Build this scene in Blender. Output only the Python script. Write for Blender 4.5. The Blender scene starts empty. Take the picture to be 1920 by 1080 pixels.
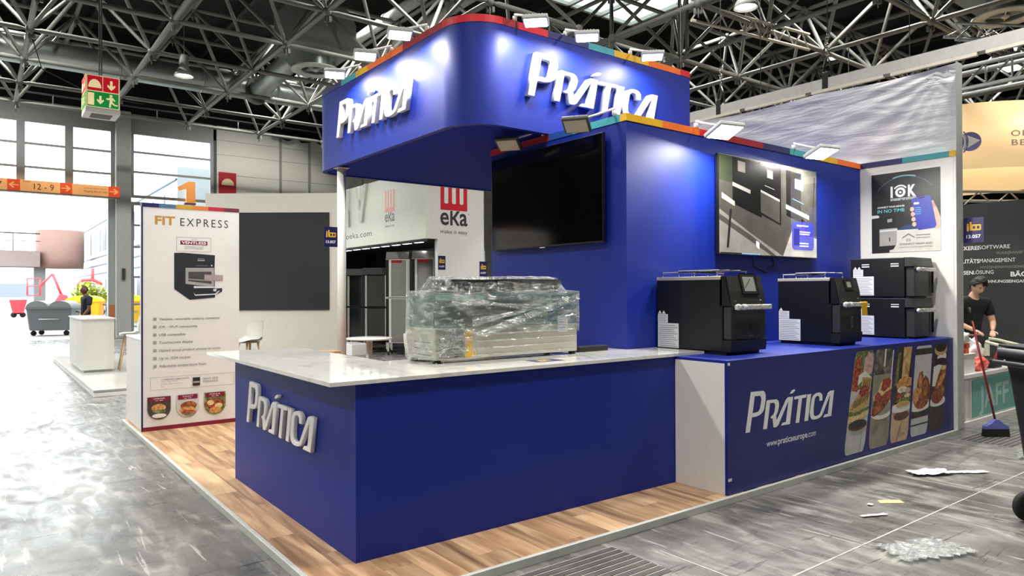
import bpy, bmesh, math, random
from mathutils import Vector, Matrix
random.seed(7)
PI = math.pi
sc = bpy.context.scene
col = sc.collection

# ------------------------------------------------------------------ camera
cam_d = bpy.data.cameras.new('camera')
cam = bpy.data.objects.new('camera', cam_d)
col.objects.link(cam)
cam_d.sensor_width = 36.0
cam_d.lens = 1314.2 / 1920 * 36.0
cam_d.clip_start, cam_d.clip_end = 0.05, 400
_yaw, _pitch, _roll = 0.6515007, 0.00588272, -0.0035394
_d = Vector((math.sin(_yaw) * math.cos(_pitch), math.cos(_yaw) * math.cos(_pitch), math.sin(_pitch)))
_r = Vector((math.cos(_yaw), -math.sin(_yaw), 0))
_u = _r.cross(_d)
_r2 = _r * math.cos(_roll) + _u * math.sin(_roll)
_u2 = _u * math.cos(_roll) - _r * math.sin(_roll)
_m = Matrix((_r2, _u2, -_d)).transposed().to_4x4()
_m.translation = Vector((0, 0, 1.6))
cam.matrix_world = _m
sc.camera = cam

# ------------------------------------------------------------------ sky, exposure
world = bpy.data.worlds.new('overcast_sky')
sc.world = world
world.use_nodes = True
_bg = world.node_tree.nodes['Background']
_bg.inputs[0].default_value = (0.90, 0.96, 1.0, 1)
_bg.inputs[1].default_value = 6.0
sc.view_settings.view_transform = 'Standard'
sc.view_settings.look = 'None'
sc.view_settings.exposure = 0.12
sc.view_settings.gamma = 1.0
sc.view_settings.use_curve_mapping = False
sc.cycles.max_bounces = 6
sc.cycles.diffuse_bounces = 3
sc.cycles.glossy_bounces = 3
sc.cycles.transparent_max_bounces = 10
sc.cycles.caustics_reflective = False
sc.cycles.caustics_refractive = False
sc.cycles.sample_clamp_indirect = 6
HALL_LAMP_W = 800.0        # high-bay pendants under the roof
FLOOD_W = 20.0             # small LED floodlights of the stand

# ------------------------------------------------------------------ materials
def s2l(c):
    c = c / 255.0
    return c / 12.92 if c <= 0.04045 else ((c + 0.055) / 1.055) ** 2.4
def rgb(r, g, b): return (s2l(r), s2l(g), s2l(b), 1.0)
_mats = {}
def mat(name, c=(200, 200, 200), rough=0.5, metal=0.0, noise=0.06, scale=12.0, spec=0.5, emit=None, estr=0.0, bump=0.0, coat=0.0, stretch=None):
    """procedural principled material: base colour with a fine noise variation"""
    if name in _mats: return _mats[name]
    m = bpy.data.materials.new(name); m.use_nodes = True
    nt = m.node_tree; N = nt.nodes; L = nt.links
    b = N['Principled BSDF']
    b.inputs['Roughness'].default_value = rough
    b.inputs['Metallic'].default_value = metal
    b.inputs['Specular IOR Level'].default_value = spec
    if coat: b.inputs['Coat Weight'].default_value = coat
    base = rgb(*c)
    b.inputs['Base Color'].default_value = base
    if noise > 0 or bump > 0:
        tc = N.new('ShaderNodeTexCoord'); no = N.new('ShaderNodeTexNoise')
        no.inputs['Scale'].default_value = scale; no.inputs['Detail'].default_value = 4
        src = tc.outputs['Object']
        if stretch:
            mp = N.new('ShaderNodeMapping'); mp.inputs['Scale'].default_value = stretch
            L.new(src, mp.inputs[0]); src = mp.outputs[0]
        L.new(src, no.inputs['Vector'])
        if noise > 0:
            rp = N.new('ShaderNodeValToRGB')
            rp.color_ramp.elements[0].position = 0.3; rp.color_ramp.elements[1].position = 0.7
            rp.color_ramp.elements[0].color = tuple(x * (1 - noise) for x in base[:3]) + (1,)
            rp.color_ramp.elements[1].color = tuple(min(1, x * (1 + noise)) for x in base[:3]) + (1,)
            L.new(no.outputs['Fac'], rp.inputs['Fac']); L.new(rp.outputs['Color'], b.inputs['Base Color'])
        if bump > 0:
            bp = N.new('ShaderNodeBump'); bp.inputs['Strength'].default_value = bump; bp.inputs['Distance'].default_value = 0.02
            L.new(no.outputs['Fac'], bp.inputs['Height']); L.new(bp.outputs['Normal'], b.inputs['Normal'])
    if emit:
        b.inputs['Emission Color'].default_value = rgb(*emit); b.inputs['Emission Strength'].default_value = estr
    _mats[name] = m
    return m

def ramp_mat(name, cols, scale=20.0, rough=0.5, vor=False, detail=5, distort=0.6, bump=0.0):
    """mottled print colour (photographed food, wood, cloth): noise or cells through several colours"""
    if name in _mats: return _mats[name]
    m = bpy.data.materials.new(name); m.use_nodes = True
    nt = m.node_tree; N = nt.nodes; L = nt.links; b = N['Principled BSDF']
    b.inputs['Roughness'].default_value = rough
    tc = N.new('ShaderNodeTexCoord')
    if vor:
        no = N.new('ShaderNodeTexVoronoi'); no.inputs['Scale'].default_value = scale; out = no.outputs['Color']
    else:
        no = N.new('ShaderNodeTexNoise'); no.inputs['Scale'].default_value = scale; no.inputs['Detail'].default_value = detail
        no.inputs['Distortion'].default_value = distort; out = no.outputs['Fac']
    L.new(tc.outputs['Object'], no.inputs['Vector'])
    rp = N.new('ShaderNodeValToRGB'); e = rp.color_ramp.elements
    n = len(cols)
    for i, c in enumerate(cols):
        p = 0.3 + 0.4 * i / max(1, n - 1)
        if i == 0: e[0].position = p; e[0].color = rgb(*c)
        elif i == n - 1: e[-1].position = p; e[-1].color = rgb(*c)
        else:
            q = e.new(p); q.color = rgb(*c)
    L.new(out, rp.inputs['Fac']); L.new(rp.outputs['Color'], b.inputs['Base Color'])
    if bump:
        bp = N.new('ShaderNodeBump'); bp.inputs['Strength'].default_value = bump
        L.new(no.outputs[0], bp.inputs['Height']); L.new(bp.outputs['Normal'], b.inputs['Normal'])
    _mats[name] = m
    return m

def lamp_mat(name, c, strength):
    if name in _mats: return _mats[name]
    m = bpy.data.materials.new(name); m.use_nodes = True
    b = m.node_tree.nodes['Principled BSDF']
    b.inputs['Base Color'].default_value = (0.8, 0.8, 0.8, 1)
    b.inputs['Emission Color'].default_value = rgb(*c); b.inputs['Emission Strength'].default_value = strength
    _mats[name] = m
    return m

def glass_mat(name, tint=(220, 240, 235), alpha=0.25, rough=0.02):
    """thin pane: mostly see-through with a sharp reflection"""
    if name in _mats: return _mats[name]
    m = bpy.data.materials.new(name); m.use_nodes = True
    nt = m.node_tree; N = nt.nodes; L = nt.links
    out = N['Material Output']; N.remove(N['Principled BSDF'])
    tr = N.new('ShaderNodeBsdfTransparent'); tr.inputs[0].default_value = rgb(*tint)
    gl = N.new('ShaderNodeBsdfGlossy'); gl.inputs['Roughness'].default_value = rough
    lw = N.new('ShaderNodeLayerWeight'); pw = N.new('ShaderNodeMath'); pw.operation = 'POWER'; pw.inputs[1].default_value = 4.0
    mx = N.new('ShaderNodeMixShader')
    ad = N.new('ShaderNodeMath'); ad.operation = 'MULTIPLY_ADD'; ad.inputs[1].default_value = 0.85; ad.inputs[2].default_value = 0.025 + alpha * 0.1
    L.new(lw.outputs['Facing'], pw.inputs[0]); L.new(pw.outputs[0], ad.inputs[0]); L.new(ad.outputs[0], mx.inputs[0]); L.new(tr.outputs[0], mx.inputs[1]); L.new(gl.outputs[0], mx.inputs[2])
    L.new(mx.outputs[0], out.inputs[0])
    _mats[name] = m
    return m

def film_mat(name, lo=0.05, hi=0.6, scale=9.0, stretch=(1, 1, 1), tint=(235, 240, 238)):
    """stretched clear plastic film: see-through with whitish streaks and shiny creases"""
    if name in _mats: return _mats[name]
    m = bpy.data.materials.new(name); m.use_nodes = True
    nt = m.node_tree; N = nt.nodes; L = nt.links
    out = N['Material Output']; N.remove(N['Principled BSDF'])
    tc = N.new('ShaderNodeTexCoord'); mp = N.new('ShaderNodeMapping'); mp.inputs['Scale'].default_value = stretch
    no = N.new('ShaderNodeTexNoise'); no.inputs['Scale'].default_value = scale; no.inputs['Detail'].default_value = 6; no.inputs['Distortion'].default_value = 1.2
    L.new(tc.outputs['Object'], mp.inputs[0]); L.new(mp.outputs[0], no.inputs['Vector'])
    mr = N.new('ShaderNodeMapRange'); mr.inputs[1].default_value = 0.45; mr.inputs[2].default_value = 0.75
    mr.inputs[3].default_value = lo; mr.inputs[4].default_value = hi
    L.new(no.outputs['Fac'], mr.inputs[0])
    bp = N.new('ShaderNodeBump'); bp.inputs['Strength'].default_value = 0.8; bp.inputs['Distance'].default_value = 0.03
    L.new(no.outputs['Fac'], bp.inputs['Height'])
    tr = N.new('ShaderNodeBsdfTransparent'); tr.inputs[0].default_value = rgb(*tint)
    gl = N.new('ShaderNodeBsdfGlossy'); gl.inputs['Roughness'].default_value = 0.12; L.new(bp.outputs[0], gl.inputs['Normal'])
    df = N.new('ShaderNodeBsdfTranslucent'); df.inputs[0].default_value = (0.85, 0.88, 0.87, 1)
    d2 = N.new('ShaderNodeBsdfDiffuse'); d2.inputs[0].default_value = (0.85, 0.88, 0.87, 1)
    ms = N.new('ShaderNodeMixShader'); ms.inputs[0].default_value = 0.6; L.new(df.outputs[0], ms.inputs[1]); L.new(d2.outputs[0], ms.inputs[2])
    m2 = N.new('ShaderNodeMixShader'); m2.inputs[0].default_value = 0.55; L.new(ms.outputs[0], m2.inputs[1]); L.new(gl.outputs[0], m2.inputs[2])
    mx = N.new('ShaderNodeMixShader'); L.new(mr.outputs[0], mx.inputs[0]); L.new(tr.outputs[0], mx.inputs[1]); L.new(m2.outputs[0], mx.inputs[2])
    L.new(mx.outputs[0], out.inputs[0])
    _mats[name] = m
    return m

# ------------------------------------------------------------------ mesh building
class MB:
    """collects boxes, tubes, prisms, lathes; build() links them as ONE mesh object"""
    def __init__(s): s.v = []; s.f = []; s.mi = []; s.mats = []; s.sm = []
    def m(s, mt):
        if mt is None: return 0
        if mt not in s.mats: s.mats.append(mt)
        return s.mats.index(mt)
    def face(s, idx, mt=None, smooth=False): s.f.append(idx); s.mi.append(s.m(mt)); s.sm.append(smooth)
    def poly(s, pts, mt=None, flip=False):
        n = len(s.v); s.v += [tuple(p) for p in pts]
        i = list(range(n, n + len(pts)))
        s.face(i[::-1] if flip else i, mt)
    def box(s, a, b, mt=None, bev=0.0, T=None):
        x0, y0, z0 = (min(a[i], b[i]) for i in range(3)); x1, y1, z1 = (max(a[i], b[i]) for i in range(3))
        if bev > 0:
            bev = min(bev, (x1 - x0) * .45, (y1 - y0) * .45, (z1 - z0) * .45)
            bm = bmesh.new(); bmesh.ops.create_cube(bm, size=1)
            for v in bm.verts: v.co = Vector(((x0 + x1) / 2 + v.co.x * (x1 - x0), (y0 + y1) / 2 + v.co.y * (y1 - y0), (z0 + z1) / 2 + v.co.z * (z1 - z0)))
            bmesh.ops.bevel(bm, geom=list(bm.edges), offset=bev, segments=2, affect='EDGES', profile=0.5)
            s.bm(bm, mt, T=T); return s
        P = [(x0, y0, z0), (x1, y0, z0), (x1, y1, z0), (x0, y1, z0), (x0, y0, z1), (x1, y0, z1), (x1, y1, z1), (x0, y1, z1)]
        if T is not None: P = [tuple(T @ Vector(p)) for p in P]
        n = len(s.v); s.v += P
        for q in ((0, 3, 2, 1), (4, 5, 6, 7), (0, 1, 5, 4), (1, 2, 6, 5), (2, 3, 7, 6), (3, 0, 4, 7)): s.face([n + k for k in q], mt)
        return s
    def bm(s, bm, mt=None, T=None, smooth=False):
        n = len(s.v); bm.verts.index_update()
        s.v += [tuple((T @ v.co) if T is not None else v.co) for v in bm.verts]
        for f in bm.faces: s.face([n + v.index for v in f.verts], mt, smooth)
        bm.free(); return s
    def tube(s, p, q, r, mt=None, n=10, r2=None, caps=True, smooth=True):
        p = Vector(p); q = Vector(q); r2 = r if r2 is None else r2
        d = (q - p).normalized(); a = Vector((0, 0, 1)) if abs(d.z) < .9 else Vector((1, 0, 0))
        e1 = d.cross(a).normalized(); e2 = d.cross(e1)
        k = len(s.v)
        for c, rr in ((p, r), (q, r2)):
            for i in range(n):
                t = 2 * PI * i / n; s.v.append(tuple(c + e1 * (rr * math.cos(t)) + e2 * (rr * math.sin(t))))
        for i in range(n):
            j = (i + 1) % n; s.face([k + i, k + j, k + n + j, k + n + i][::-1], mt, smooth)
        if caps:
            s.face([k + i for i in range(n)], mt); s.face([k + n + i for i in range(n)][::-1], mt)
        return s
    def path(s, pts, r, mt=None, n=8):
        """one bent tube through points"""
        P = [Vector(p) for p in pts]; k = len(s.v); e1 = None
        R = r if isinstance(r, (list, tuple)) else [r] * len(P)
        for i, p in enumerate(P):
            d = (P[min(i + 1, len(P) - 1)] - P[max(i - 1, 0)]).normalized()
            if e1 is None:
                a = Vector((0, 0, 1)) if abs(d.z) < .9 else Vector((1, 0, 0)); e1 = d.cross(a).normalized()
            else: e1 = (e1 - d * e1.dot(d)).normalized()
            e2 = d.cross(e1)
            for j in range(n):
                t = 2 * PI * j / n; s.v.append(tuple(p + e1 * (R[i] * math.cos(t)) + e2 * (R[i] * math.sin(t))))
        for i in range(len(P) - 1):
            for j in range(n):
                j2 = (j + 1) % n; a, b = k + i * n, k + (i + 1) * n
                s.face([a + j, b + j, b + j2, a + j2], mt, True)
        s.face([k + j for j in range(n)], mt); s.face([k + (len(P) - 1) * n + j for j in range(n)][::-1], mt)
        return s
    def lathe(s, prof, c=(0, 0, 0), mt=None, n=24, T=None, smooth=True, close=False):
        k = len(s.v); c = Vector(c)
        for (r, z) in prof:
            for j in range(n):
                t = 2 * PI * j / n; v = Vector((r * math.cos(t), r * math.sin(t), z))
                s.v.append(tuple((T @ v if T is not None else v) + c))
        m = len(prof)
        for i in range(m if close else m - 1):
            for j in range(n):
                j2 = (j + 1) % n; a, b = k + i * n, k + ((i + 1) % m) * n
                s.face([a + j, a + j2, b + j2, b + j], mt, smooth)
        if not close:
            s.face([k + j for j in range(n)][::-1], mt); s.face([k + (m - 1) * n + j for j in range(n)], mt)
        return s
    def prism(s, pts, o, ux, uy, dn, mt=None, mt_side=None):
        """polygon pts (2D) in the frame o,ux,uy pushed out along dn (a vector)"""
        o = Vector(o); ux = Vector(ux); uy = Vector(uy); dn = Vector(dn)
        k = len(s.v); n = len(pts)
        A = [o + ux * x + uy * y for x, y in pts]
        s.v += [tuple(p) for p in A] + [tuple(p + dn) for p in A]
        area = sum(pts[i][0] * pts[(i + 1) % n][1] - pts[(i + 1) % n][0] * pts[i][1] for i in range(n))
        ccw = (area > 0) == (ux.cross(uy).dot(dn) > 0)
        top = [k + n + i for i in range(n)]; bot = [k + i for i in range(n)][::-1]
        if not ccw: top = top[::-1]; bot = bot[::-1]
        s.face(top, mt); s.face(bot, mt)
        for i in range(n):
            j = (i + 1) % n; q = [k + i, k + j, k + n + j, k + n + i]
            s.face(q if ccw else q[::-1], mt_side or mt)
        return s
    def grid(s, fn, nu, nv, mt=None, smooth=True, flip=False):
        k = len(s.v)
        for j in range(nv + 1):
            for i in range(nu + 1): s.v.append(tuple(fn(i / nu, j / nv)))
        for j in range(nv):
            for i in range(nu):
                a = k + j * (nu + 1) + i; q = [a, a + 1, a + nu + 2, a + nu + 1]
                s.face(q[::-1] if flip else q, mt, smooth)
        return s
    def ball(s, c, r, mt=None, n=12, T=None):
        if not isinstance(r, (tuple, list)): r = (r, r, r)
        bm = bmesh.new(); bmesh.ops.create_uvsphere(bm, u_segments=n, v_segments=max(6, n * 2 // 3), radius=1)
        for v in bm.verts: v.co = Vector((v.co.x * r[0], v.co.y * r[1], v.co.z * r[2]))
        M = Matrix.Translation(Vector(c)) @ (T.to_4x4() if T is not None else Matrix())
        return s.bm(bm, mt, T=M, smooth=True)
    def mesh(s, name, mt=None):
        me = bpy.data.meshes.new(name)
        me.from_pydata(s.v, [], s.f)
        if not s.mats: s.mats = [mt]
        for x in s.mats: me.materials.append(x if x is not None else mt)
        me.polygons.foreach_set('material_index', s.mi)
        me.polygons.foreach_set('use_smooth', s.sm)
        me.update()
        return me
    def build(s, name, mt=None, parent=None):
        o = bpy.data.objects.new(name, s.mesh(name, mt)); col.objects.link(o)
        if parent is not None: o.parent = parent; o.matrix_parent_inverse = Matrix.Translation(-Vector(parent.location)) if parent.rotation_euler[2] == 0 else parent.matrix_basis.inverted()
        return o

def thing(name, label, cat, loc=(0, 0, 0), group=None):
    """an Empty at the thing's base that parents its parts (parts are built in world coordinates)"""
    o = bpy.data.objects.new(name, None); col.objects.link(o)
    o.location = loc; o.empty_display_size = 0.1
    o['label'] = label; o['category'] = cat
    if group: o['group'] = group
    return o
def tag(o, label, cat, group=None):
    o['label'] = label; o['category'] = cat
    if group: o['group'] = group
    return o
def struct(o): o['kind'] = 'structure'; return o
def stuff(o): o['kind'] = 'stuff'; return o
def lab(o, label): o['label'] = label; return o
def link(name, me, parent=None, mw=None):
    o = bpy.data.objects.new(name, me); col.objects.link(o)
    if parent is not None: o.parent = parent; o.matrix_parent_inverse = Matrix.Translation(-Vector(parent.location))
    if mw is not None: o.matrix_basis = mw
    return o
def copy_thing(root, loc, rotz=None, label=None):
    """a copy of a thing with copies of its parts and sub-parts; mesh data is shared"""
    r = root.copy(); col.objects.link(r); r.location = loc
    if rotz is not None: r.rotation_euler = (0, 0, rotz)
    if label: r['label'] = label
    for ch in list(root.children):
        c = ch.copy(); col.objects.link(c); c.parent = r; c.matrix_parent_inverse = ch.matrix_parent_inverse.copy()
        for g in list(ch.children):
            d = g.copy(); col.objects.link(d); d.parent = c; d.matrix_parent_inverse = g.matrix_parent_inverse.copy()
    return r

# ------------------------------------------------------------------ lettering and flat print
_tcache = {}
def text_polys(txt, bold=0.0, space=1.0):
    """triangulated outline of a line of text, cap height scaled to 1: (verts2d, faces, width)"""
    key = (txt, bold, space)
    if key in _tcache: return _tcache[key]
    cu = bpy.data.curves.new('text', 'FONT'); cu.body = txt; cu.size = 1.0; cu.offset = bold; cu.space_character = space
    cu.resolution_u = 3; cu.fill_mode = 'FRONT'
    o = bpy.data.objects.new('text', cu)
    me = bpy.data.meshes.new_from_object(o)
    V = [(v.co.x, v.co.y) for v in me.vertices]; F = [tuple(p.vertices) for p in me.polygons]
    bpy.data.objects.remove(o); bpy.data.curves.remove(cu); bpy.data.meshes.remove(me)
    if not V: V = [(0, 0)]; F = []
    cap = 0.70
    x0 = min(v[0] for v in V); V = [((x - x0) / cap, y / cap) for x, y in V]
    w = max(v[0] for v in V)
    _tcache[key] = (V, F, w)
    return _tcache[key]

class Print:
    """flat print on a plane: coloured shapes and lettering laid over each other in real layers"""
    def __init__(s, o, ux, uy, step=0.00025):
        s.o = Vector(o); s.ux = Vector(ux).normalized(); s.uy = Vector(uy).normalized(); s.n = s.ux.cross(s.uy).normalized()
        s.b = MB(); s.k = 1; s.step = step
    def P(s, x, y): return s.o + s.ux * x + s.uy * y + s.n * (s.step * s.k)
    def poly(s, pts, mt, up=True):
        if len(pts) > 4:
            from mathutils.geometry import tessellate_polygon
            n = len(s.b.v); s.b.v += [tuple(s.P(x, y)) for x, y in pts]
            for t in tessellate_polygon([[Vector((x, y, 0)) for x, y in pts]]):
                a, b, c = (pts[i] for i in t)
                t = list(t)
                if (b[0] - a[0]) * (c[1] - a[1]) - (c[0] - a[0]) * (b[1] - a[1]) < 0: t = t[::-1]
                s.b.face([n + i for i in t], mt)
        else:
            area = sum(pts[i][0] * pts[(i + 1) % len(pts)][1] - pts[(i + 1) % len(pts)][0] * pts[i][1] for i in range(len(pts)))
            s.b.poly([s.P(x, y) for x, y in (pts if area > 0 else pts[::-1])], mt)
        if up: s.k += 1
        return s
    def rect(s, x0, y0, x1, y1, mt, up=True): return s.poly([(x0, y0), (x1, y0), (x1, y1), (x0, y1)], mt, up)
    def rrect(s, x0, y0, x1, y1, r, mt, up=True): return s.poly(rrect_pts(x0, y0, x1, y1, r), mt, up)
    def ell(s, cx, cy, rx, ry, mt, n=20, a0=0, a1=2 * PI, rot=0, up=True):
        pts = []
        for i in range(n + (0 if a1 - a0 >= 2 * PI - 1e-6 else 1)):
            t = a0 + (a1 - a0) * i / n; x, y = rx * math.cos(t), ry * math.sin(t)
            pts.append((cx + x * math.cos(rot) - y * math.sin(rot), cy + x * math.sin(rot) + y * math.cos(rot)))
        return s.poly(pts, mt, up)
    def ring(s, cx, cy, r0, r1, mt, a0=0, a1=2 * PI, n=24, up=True):
        for i in range(n):
            t, u = a0 + (a1 - a0) * i / n, a0 + (a1 - a0) * (i + 1) / n
            s.poly([(cx + r0 * math.cos(t), cy + r0 * math.sin(t)), (cx + r1 * math.cos(t), cy + r1 * math.sin(t)), (cx + r1 * math.cos(u), cy + r1 * math.sin(u)), (cx + r0 * math.cos(u), cy + r0 * math.sin(u))], mt, False)
        if up: s.k += 1
        return s
    def frame(s, x0, y0, x1, y1, w, mt):
        for a in ((x0, y0, x1, y0 + w), (x0, y1 - w, x1, y1), (x0, y0 + w, x0 + w, y1 - w), (x1 - w, y0 + w, x1, y1 - w)): s.rect(*a, mt, up=False)
        s.k += 1; return s
    def text(s, txt, x, y, h, mt, width=None, bold=0.0, align='L', space=1.0, slant=0.0):
        """cap height h, baseline at y; width squeezes or stretches the line to that length"""
        V, F, w = text_polys(txt, bold, space)
        sx = h if width is None else width / w
        W = w * sx; x0 = x - (W if align == 'R' else W / 2 if align == 'C' else 0)
        n = len(s.b.v); s.b.v += [tuple(s.P(x0 + a * sx + b * h * slant, y + b * h)) for a, b in V]
        for f in F: s.b.face([n + i for i in f], mt)
        s.k += 1; return s
    def build(s, name, parent=None): return s.b.build(name, None, parent)

def rrect_pts(x0, y0, x1, y1, r, n=5):
    out = []
    for cx, cy, a in ((x1 - r, y0 + r, -PI / 2), (x1 - r, y1 - r, 0), (x0 + r, y1 - r, PI / 2), (x0 + r, y0 + r, PI)):
        for i in range(n + 1): t = a + PI / 2 * i / n; out.append((cx + r * math.cos(t), cy + r * math.sin(t)))
    return out

X = Vector((1, 0, 0)); Y = Vector((0, 1, 0)); Z = Vector((0, 0, 1))
# ------------------------------------------------------------------ shared colours
WHITE = mat('white_laminate', (225, 224, 220), 0.45, noise=0.02)
WHITE_G = mat('white_gloss', (238, 238, 236), 0.18, noise=0.01)
GREYP = mat('grey_paint', (150, 152, 150), 0.5)
LGREY = mat('light_grey_paint', (185, 187, 184), 0.5)
DGREY = mat('dark_grey_paint', (62, 64, 64), 0.55)
BLACK = mat('black_paint', (14, 14, 15), 0.5)
MATTEBLK = mat('roof_black', (8, 9, 11), 0.9)
BLUE = mat('royal_blue_laminate', (6, 34, 132), 0.5, noise=0.03, scale=3, spec=0.4)
NAVY = mat('navy_print', (24, 24, 84), 0.45, noise=0.02)
ALU = mat('brushed_aluminium', (190, 192, 190), 0.35, metal=0.7)
STEEL = mat('stainless_steel', (206, 199, 187), 0.36, metal=0.55, noise=0.05, scale=30, stretch=(1, 1, 20))
CHROME = mat('chrome', (215, 215, 215), 0.12, metal=1.0, noise=0)
GALV = mat('galvanised_duct', (176, 184, 182), 0.38, metal=0.85, noise=0.08, scale=2)
TRUSS = mat('truss_grey', (128, 130, 125), 0.5, metal=0.0, noise=0.05)
RUBBER = mat('black_rubber', (20, 20, 20), 0.8)
RED = mat('signal_red', (205, 26, 42), 0.45)
DRED = mat('wine_red', (120, 22, 44), 0.45)
TEAL = mat('teal_print', (62, 152, 160), 0.45)
YEL = mat('yellow_print', (222, 172, 24), 0.45)
ORA = mat('orange_print', (232, 110, 30), 0.45)
TXT = mat('dark_lettering', (52, 52, 54), 0.5, noise=0)
TXTG = mat('grey_lettering', (120, 120, 118), 0.5, noise=0)
TXTW = mat('white_lettering', (235, 236, 238), 0.5, noise=0)

# ------------------------------------------------------------------ floor
def floor_mat():
    m = bpy.data.materials.new('hall_floor'); m.use_nodes = True
    nt = m.node_tree; N = nt.nodes; L = nt.links; b = N['Principled BSDF']
    tc = N.new('ShaderNodeTexCoord')
    def noise(scale, det, dist, st=(1, 1, 1), rot=0):
        mp = N.new('ShaderNodeMapping'); mp.inputs['Scale'].default_value = st; mp.inputs['Rotation'].default_value = (0, 0, rot)
        no = N.new('ShaderNodeTexNoise'); no.inputs['Scale'].default_value = scale; no.inputs['Detail'].default_value = det; no.inputs['Distortion'].default_value = dist
        L.new(tc.outputs['Object'], mp.inputs[0]); L.new(mp.outputs[0], no.inputs['Vector']); return no.outputs['Fac']
    def ramp(src, *st):
        r = N.new('ShaderNodeValToRGB'); e = r.color_ramp.elements
        e[0].position, e[0].color = st[0][0], (st[0][1],) * 3 + (1,); e[1].position, e[1].color = st[-1][0], (st[-1][1],) * 3 + (1,)
        for p, c in st[1:-1]: q = e.new(p); q.color = (c,) * 3 + (1,)
        L.new(src, r.inputs[0]); return r.outputs[0]
    def mixc(fac, a, bb, mode='MIX'):
        x = N.new('ShaderNodeMix'); x.data_type = 'RGBA'; x.blend_type = mode
        if isinstance(fac, float): x.inputs[0].default_value = fac
        else: L.new(fac, x.inputs[0])
        L.new(a, x.inputs[6])
        if isinstance(bb, tuple): x.inputs[7].default_value = bb
        else: L.new(bb, x.inputs[7])
        return x.outputs[2]
    big = ramp(noise(0.9, 10, 1.0), (0.30, 0.075), (0.5, 0.125), (0.70, 0.22))
    smear = ramp(noise(4.5, 12, 1.5, (1.0, 0.30, 1), 0.9), (0.47, 0.0), (0.60, 0.30), (0.76, 0.95))
    c1 = mixc(smear, big, (0.42, 0.42, 0.40, 1))
    scr = ramp(noise(9.0, 10, 3.0, (1, 0.06, 1), 1.1), (0.63, 0.0), (0.68, 0.9))
    c2 = mixc(scr, c1, (0.42, 0.42, 0.41, 1))
    dark = ramp(noise(2.2, 10, 2.0, (0.4, 1, 1), -0.4), (0.56, 0.0), (0.76, 0.75))
    c3 = mixc(dark, c2, (0.035, 0.034, 0.032, 1))
    nick = ramp(noise(11.0, 9, 3.5, (0.07, 1, 1), 0.35), (0.64, 0.0), (0.69, 0.85)); c3 = mixc(nick, c3, (0.03, 0.03, 0.03, 1))
    tint = mixc(1.0, c3, (1.0, 0.985, 0.95, 1), 'MULTIPLY')
    L.new(tint, b.inputs['Base Color'])
    rr = ramp(noise(6.0, 10, 1.5, (1, .4, 1), .5), (0.35, 0.20), (0.7, 0.48)); L.new(rr, b.inputs['Roughness'])
    bp = N.new('ShaderNodeBump'); bp.inputs['Strength'].default_value = 0.06; bp.inputs['Distance'].default_value = 0.008
    L.new(noise(14, 9, 1.5, (1, .4, 1), .6), bp.inputs['Height']); L.new(bp.outputs[0], b.inputs['Normal'])
    return m
HALLF = floor_mat()
fl = MB(); fl.box((-16, -16, -0.2), (42, 28.9, 0), HALLF); struct(fl.build('floor'))
fo = struct(bpy.data.objects['floor'])
# service duct covers and joint lines let into the floor
JOINT = mat('joint_filler', (168, 166, 158), 0.6, noise=0.2)
SLOT = mat('duct_cover', (70, 69, 66), 0.55, noise=0.35, scale=9)
def strip(name, p, q, w, mt, h=0.002):
    p = Vector(p); q = Vector(q); d = (q - p).normalized(); s = Vector((-d.y, d.x, 0)) * w / 2
    b = MB(); b.prism([(0, 0), (1, 0), (1, 1), (0, 1)], p - s, q - p, s * 2, Z * h, mt); return b.build(name, None, fo)
for k in range(0, 6): strip('joint_strip', (2.9, 2.18 - 3.02 * k + 0.0, 0), (26, 2.19 - 3.02 * k, 0), 0.012, JOINT)
for k in range(0, 6): strip('joint_strip', (3.35 + 3.0 * k, 2.9, 0), (3.35 + 3.0 * k, -3, 0), 0.012, JOINT)
for (cx, cy, ln) in ((2.36, 2.66, .80), (8.4, 2.62, 1.05)):
    for i in range(9):
        strip('duct_cover_rib', (cx, cy + 0.055 * i, 0), (cx + ln, cy + 0.055 * i, 0), 0.034, SLOT, 0.003)
        strip('duct_cover_edge', (cx, cy + 0.0275 + 0.055 * i, 0), (cx + ln, cy + 0.0275 + 0.055 * i, 0), 0.006, JOINT, 0.003)

# ------------------------------------------------------------------ hall shell
HW = 28.7                                                    # inner face of the gate wall
WALLM = mat('hall_wall_grey', (168, 170, 168), 0.6, noise=0.03)
PANELM = mat('hall_panel_white', (222, 223, 214), 0.55, noise=0.02)
PAVE = mat('outdoor_paving', (150, 148, 145), 0.8, noise=0.15, scale=0.8)
b = MB(); b.box((-60, 28.9, -0.2), (80, 150, -0.005), PAVE); tag(b.build('forecourt'), 'pale concrete forecourt outside the open hall gate', 'ground'); struct(bpy.data.objects['forecourt'])
b = MB()
b.box((-16, HW, 7.55), (7.39, HW + .3, 8.15), WALLM)          # lintel band over gate and window
b.box((-16, HW, 0), (-4.4, HW + .3, 7.55), WALLM)
b.box((7.30, HW, 0), (42, HW + .3, 8.15), mat('joint_shadow', (92, 94, 92), .7))
b.box((-16, HW - .02, 8.15), (42, HW + .3, 11.0), MATTEBLK)
wb = struct(b.build('wall_back'))
xs = [7.39, 9.90, 11.12] + [11.12 + 2.45 * k for k in range(1, 13)]
zs = [0, .78, 1.56, 2.34, 3.12, 3.9, 4.68, 5.46, 6.24, 7.02, 7.58, 8.14]
for i in range(len(xs) - 1):
    if xs[i] > 34: continue
    for j in range(len(zs) - 1):
        b = MB(); b.box((xs[i] + .02, HW - .04, zs[j] + .006), (xs[i + 1] - .02, HW - .001, zs[j + 1] - .006), PANELM); b.build('panel', None, wb)
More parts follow.
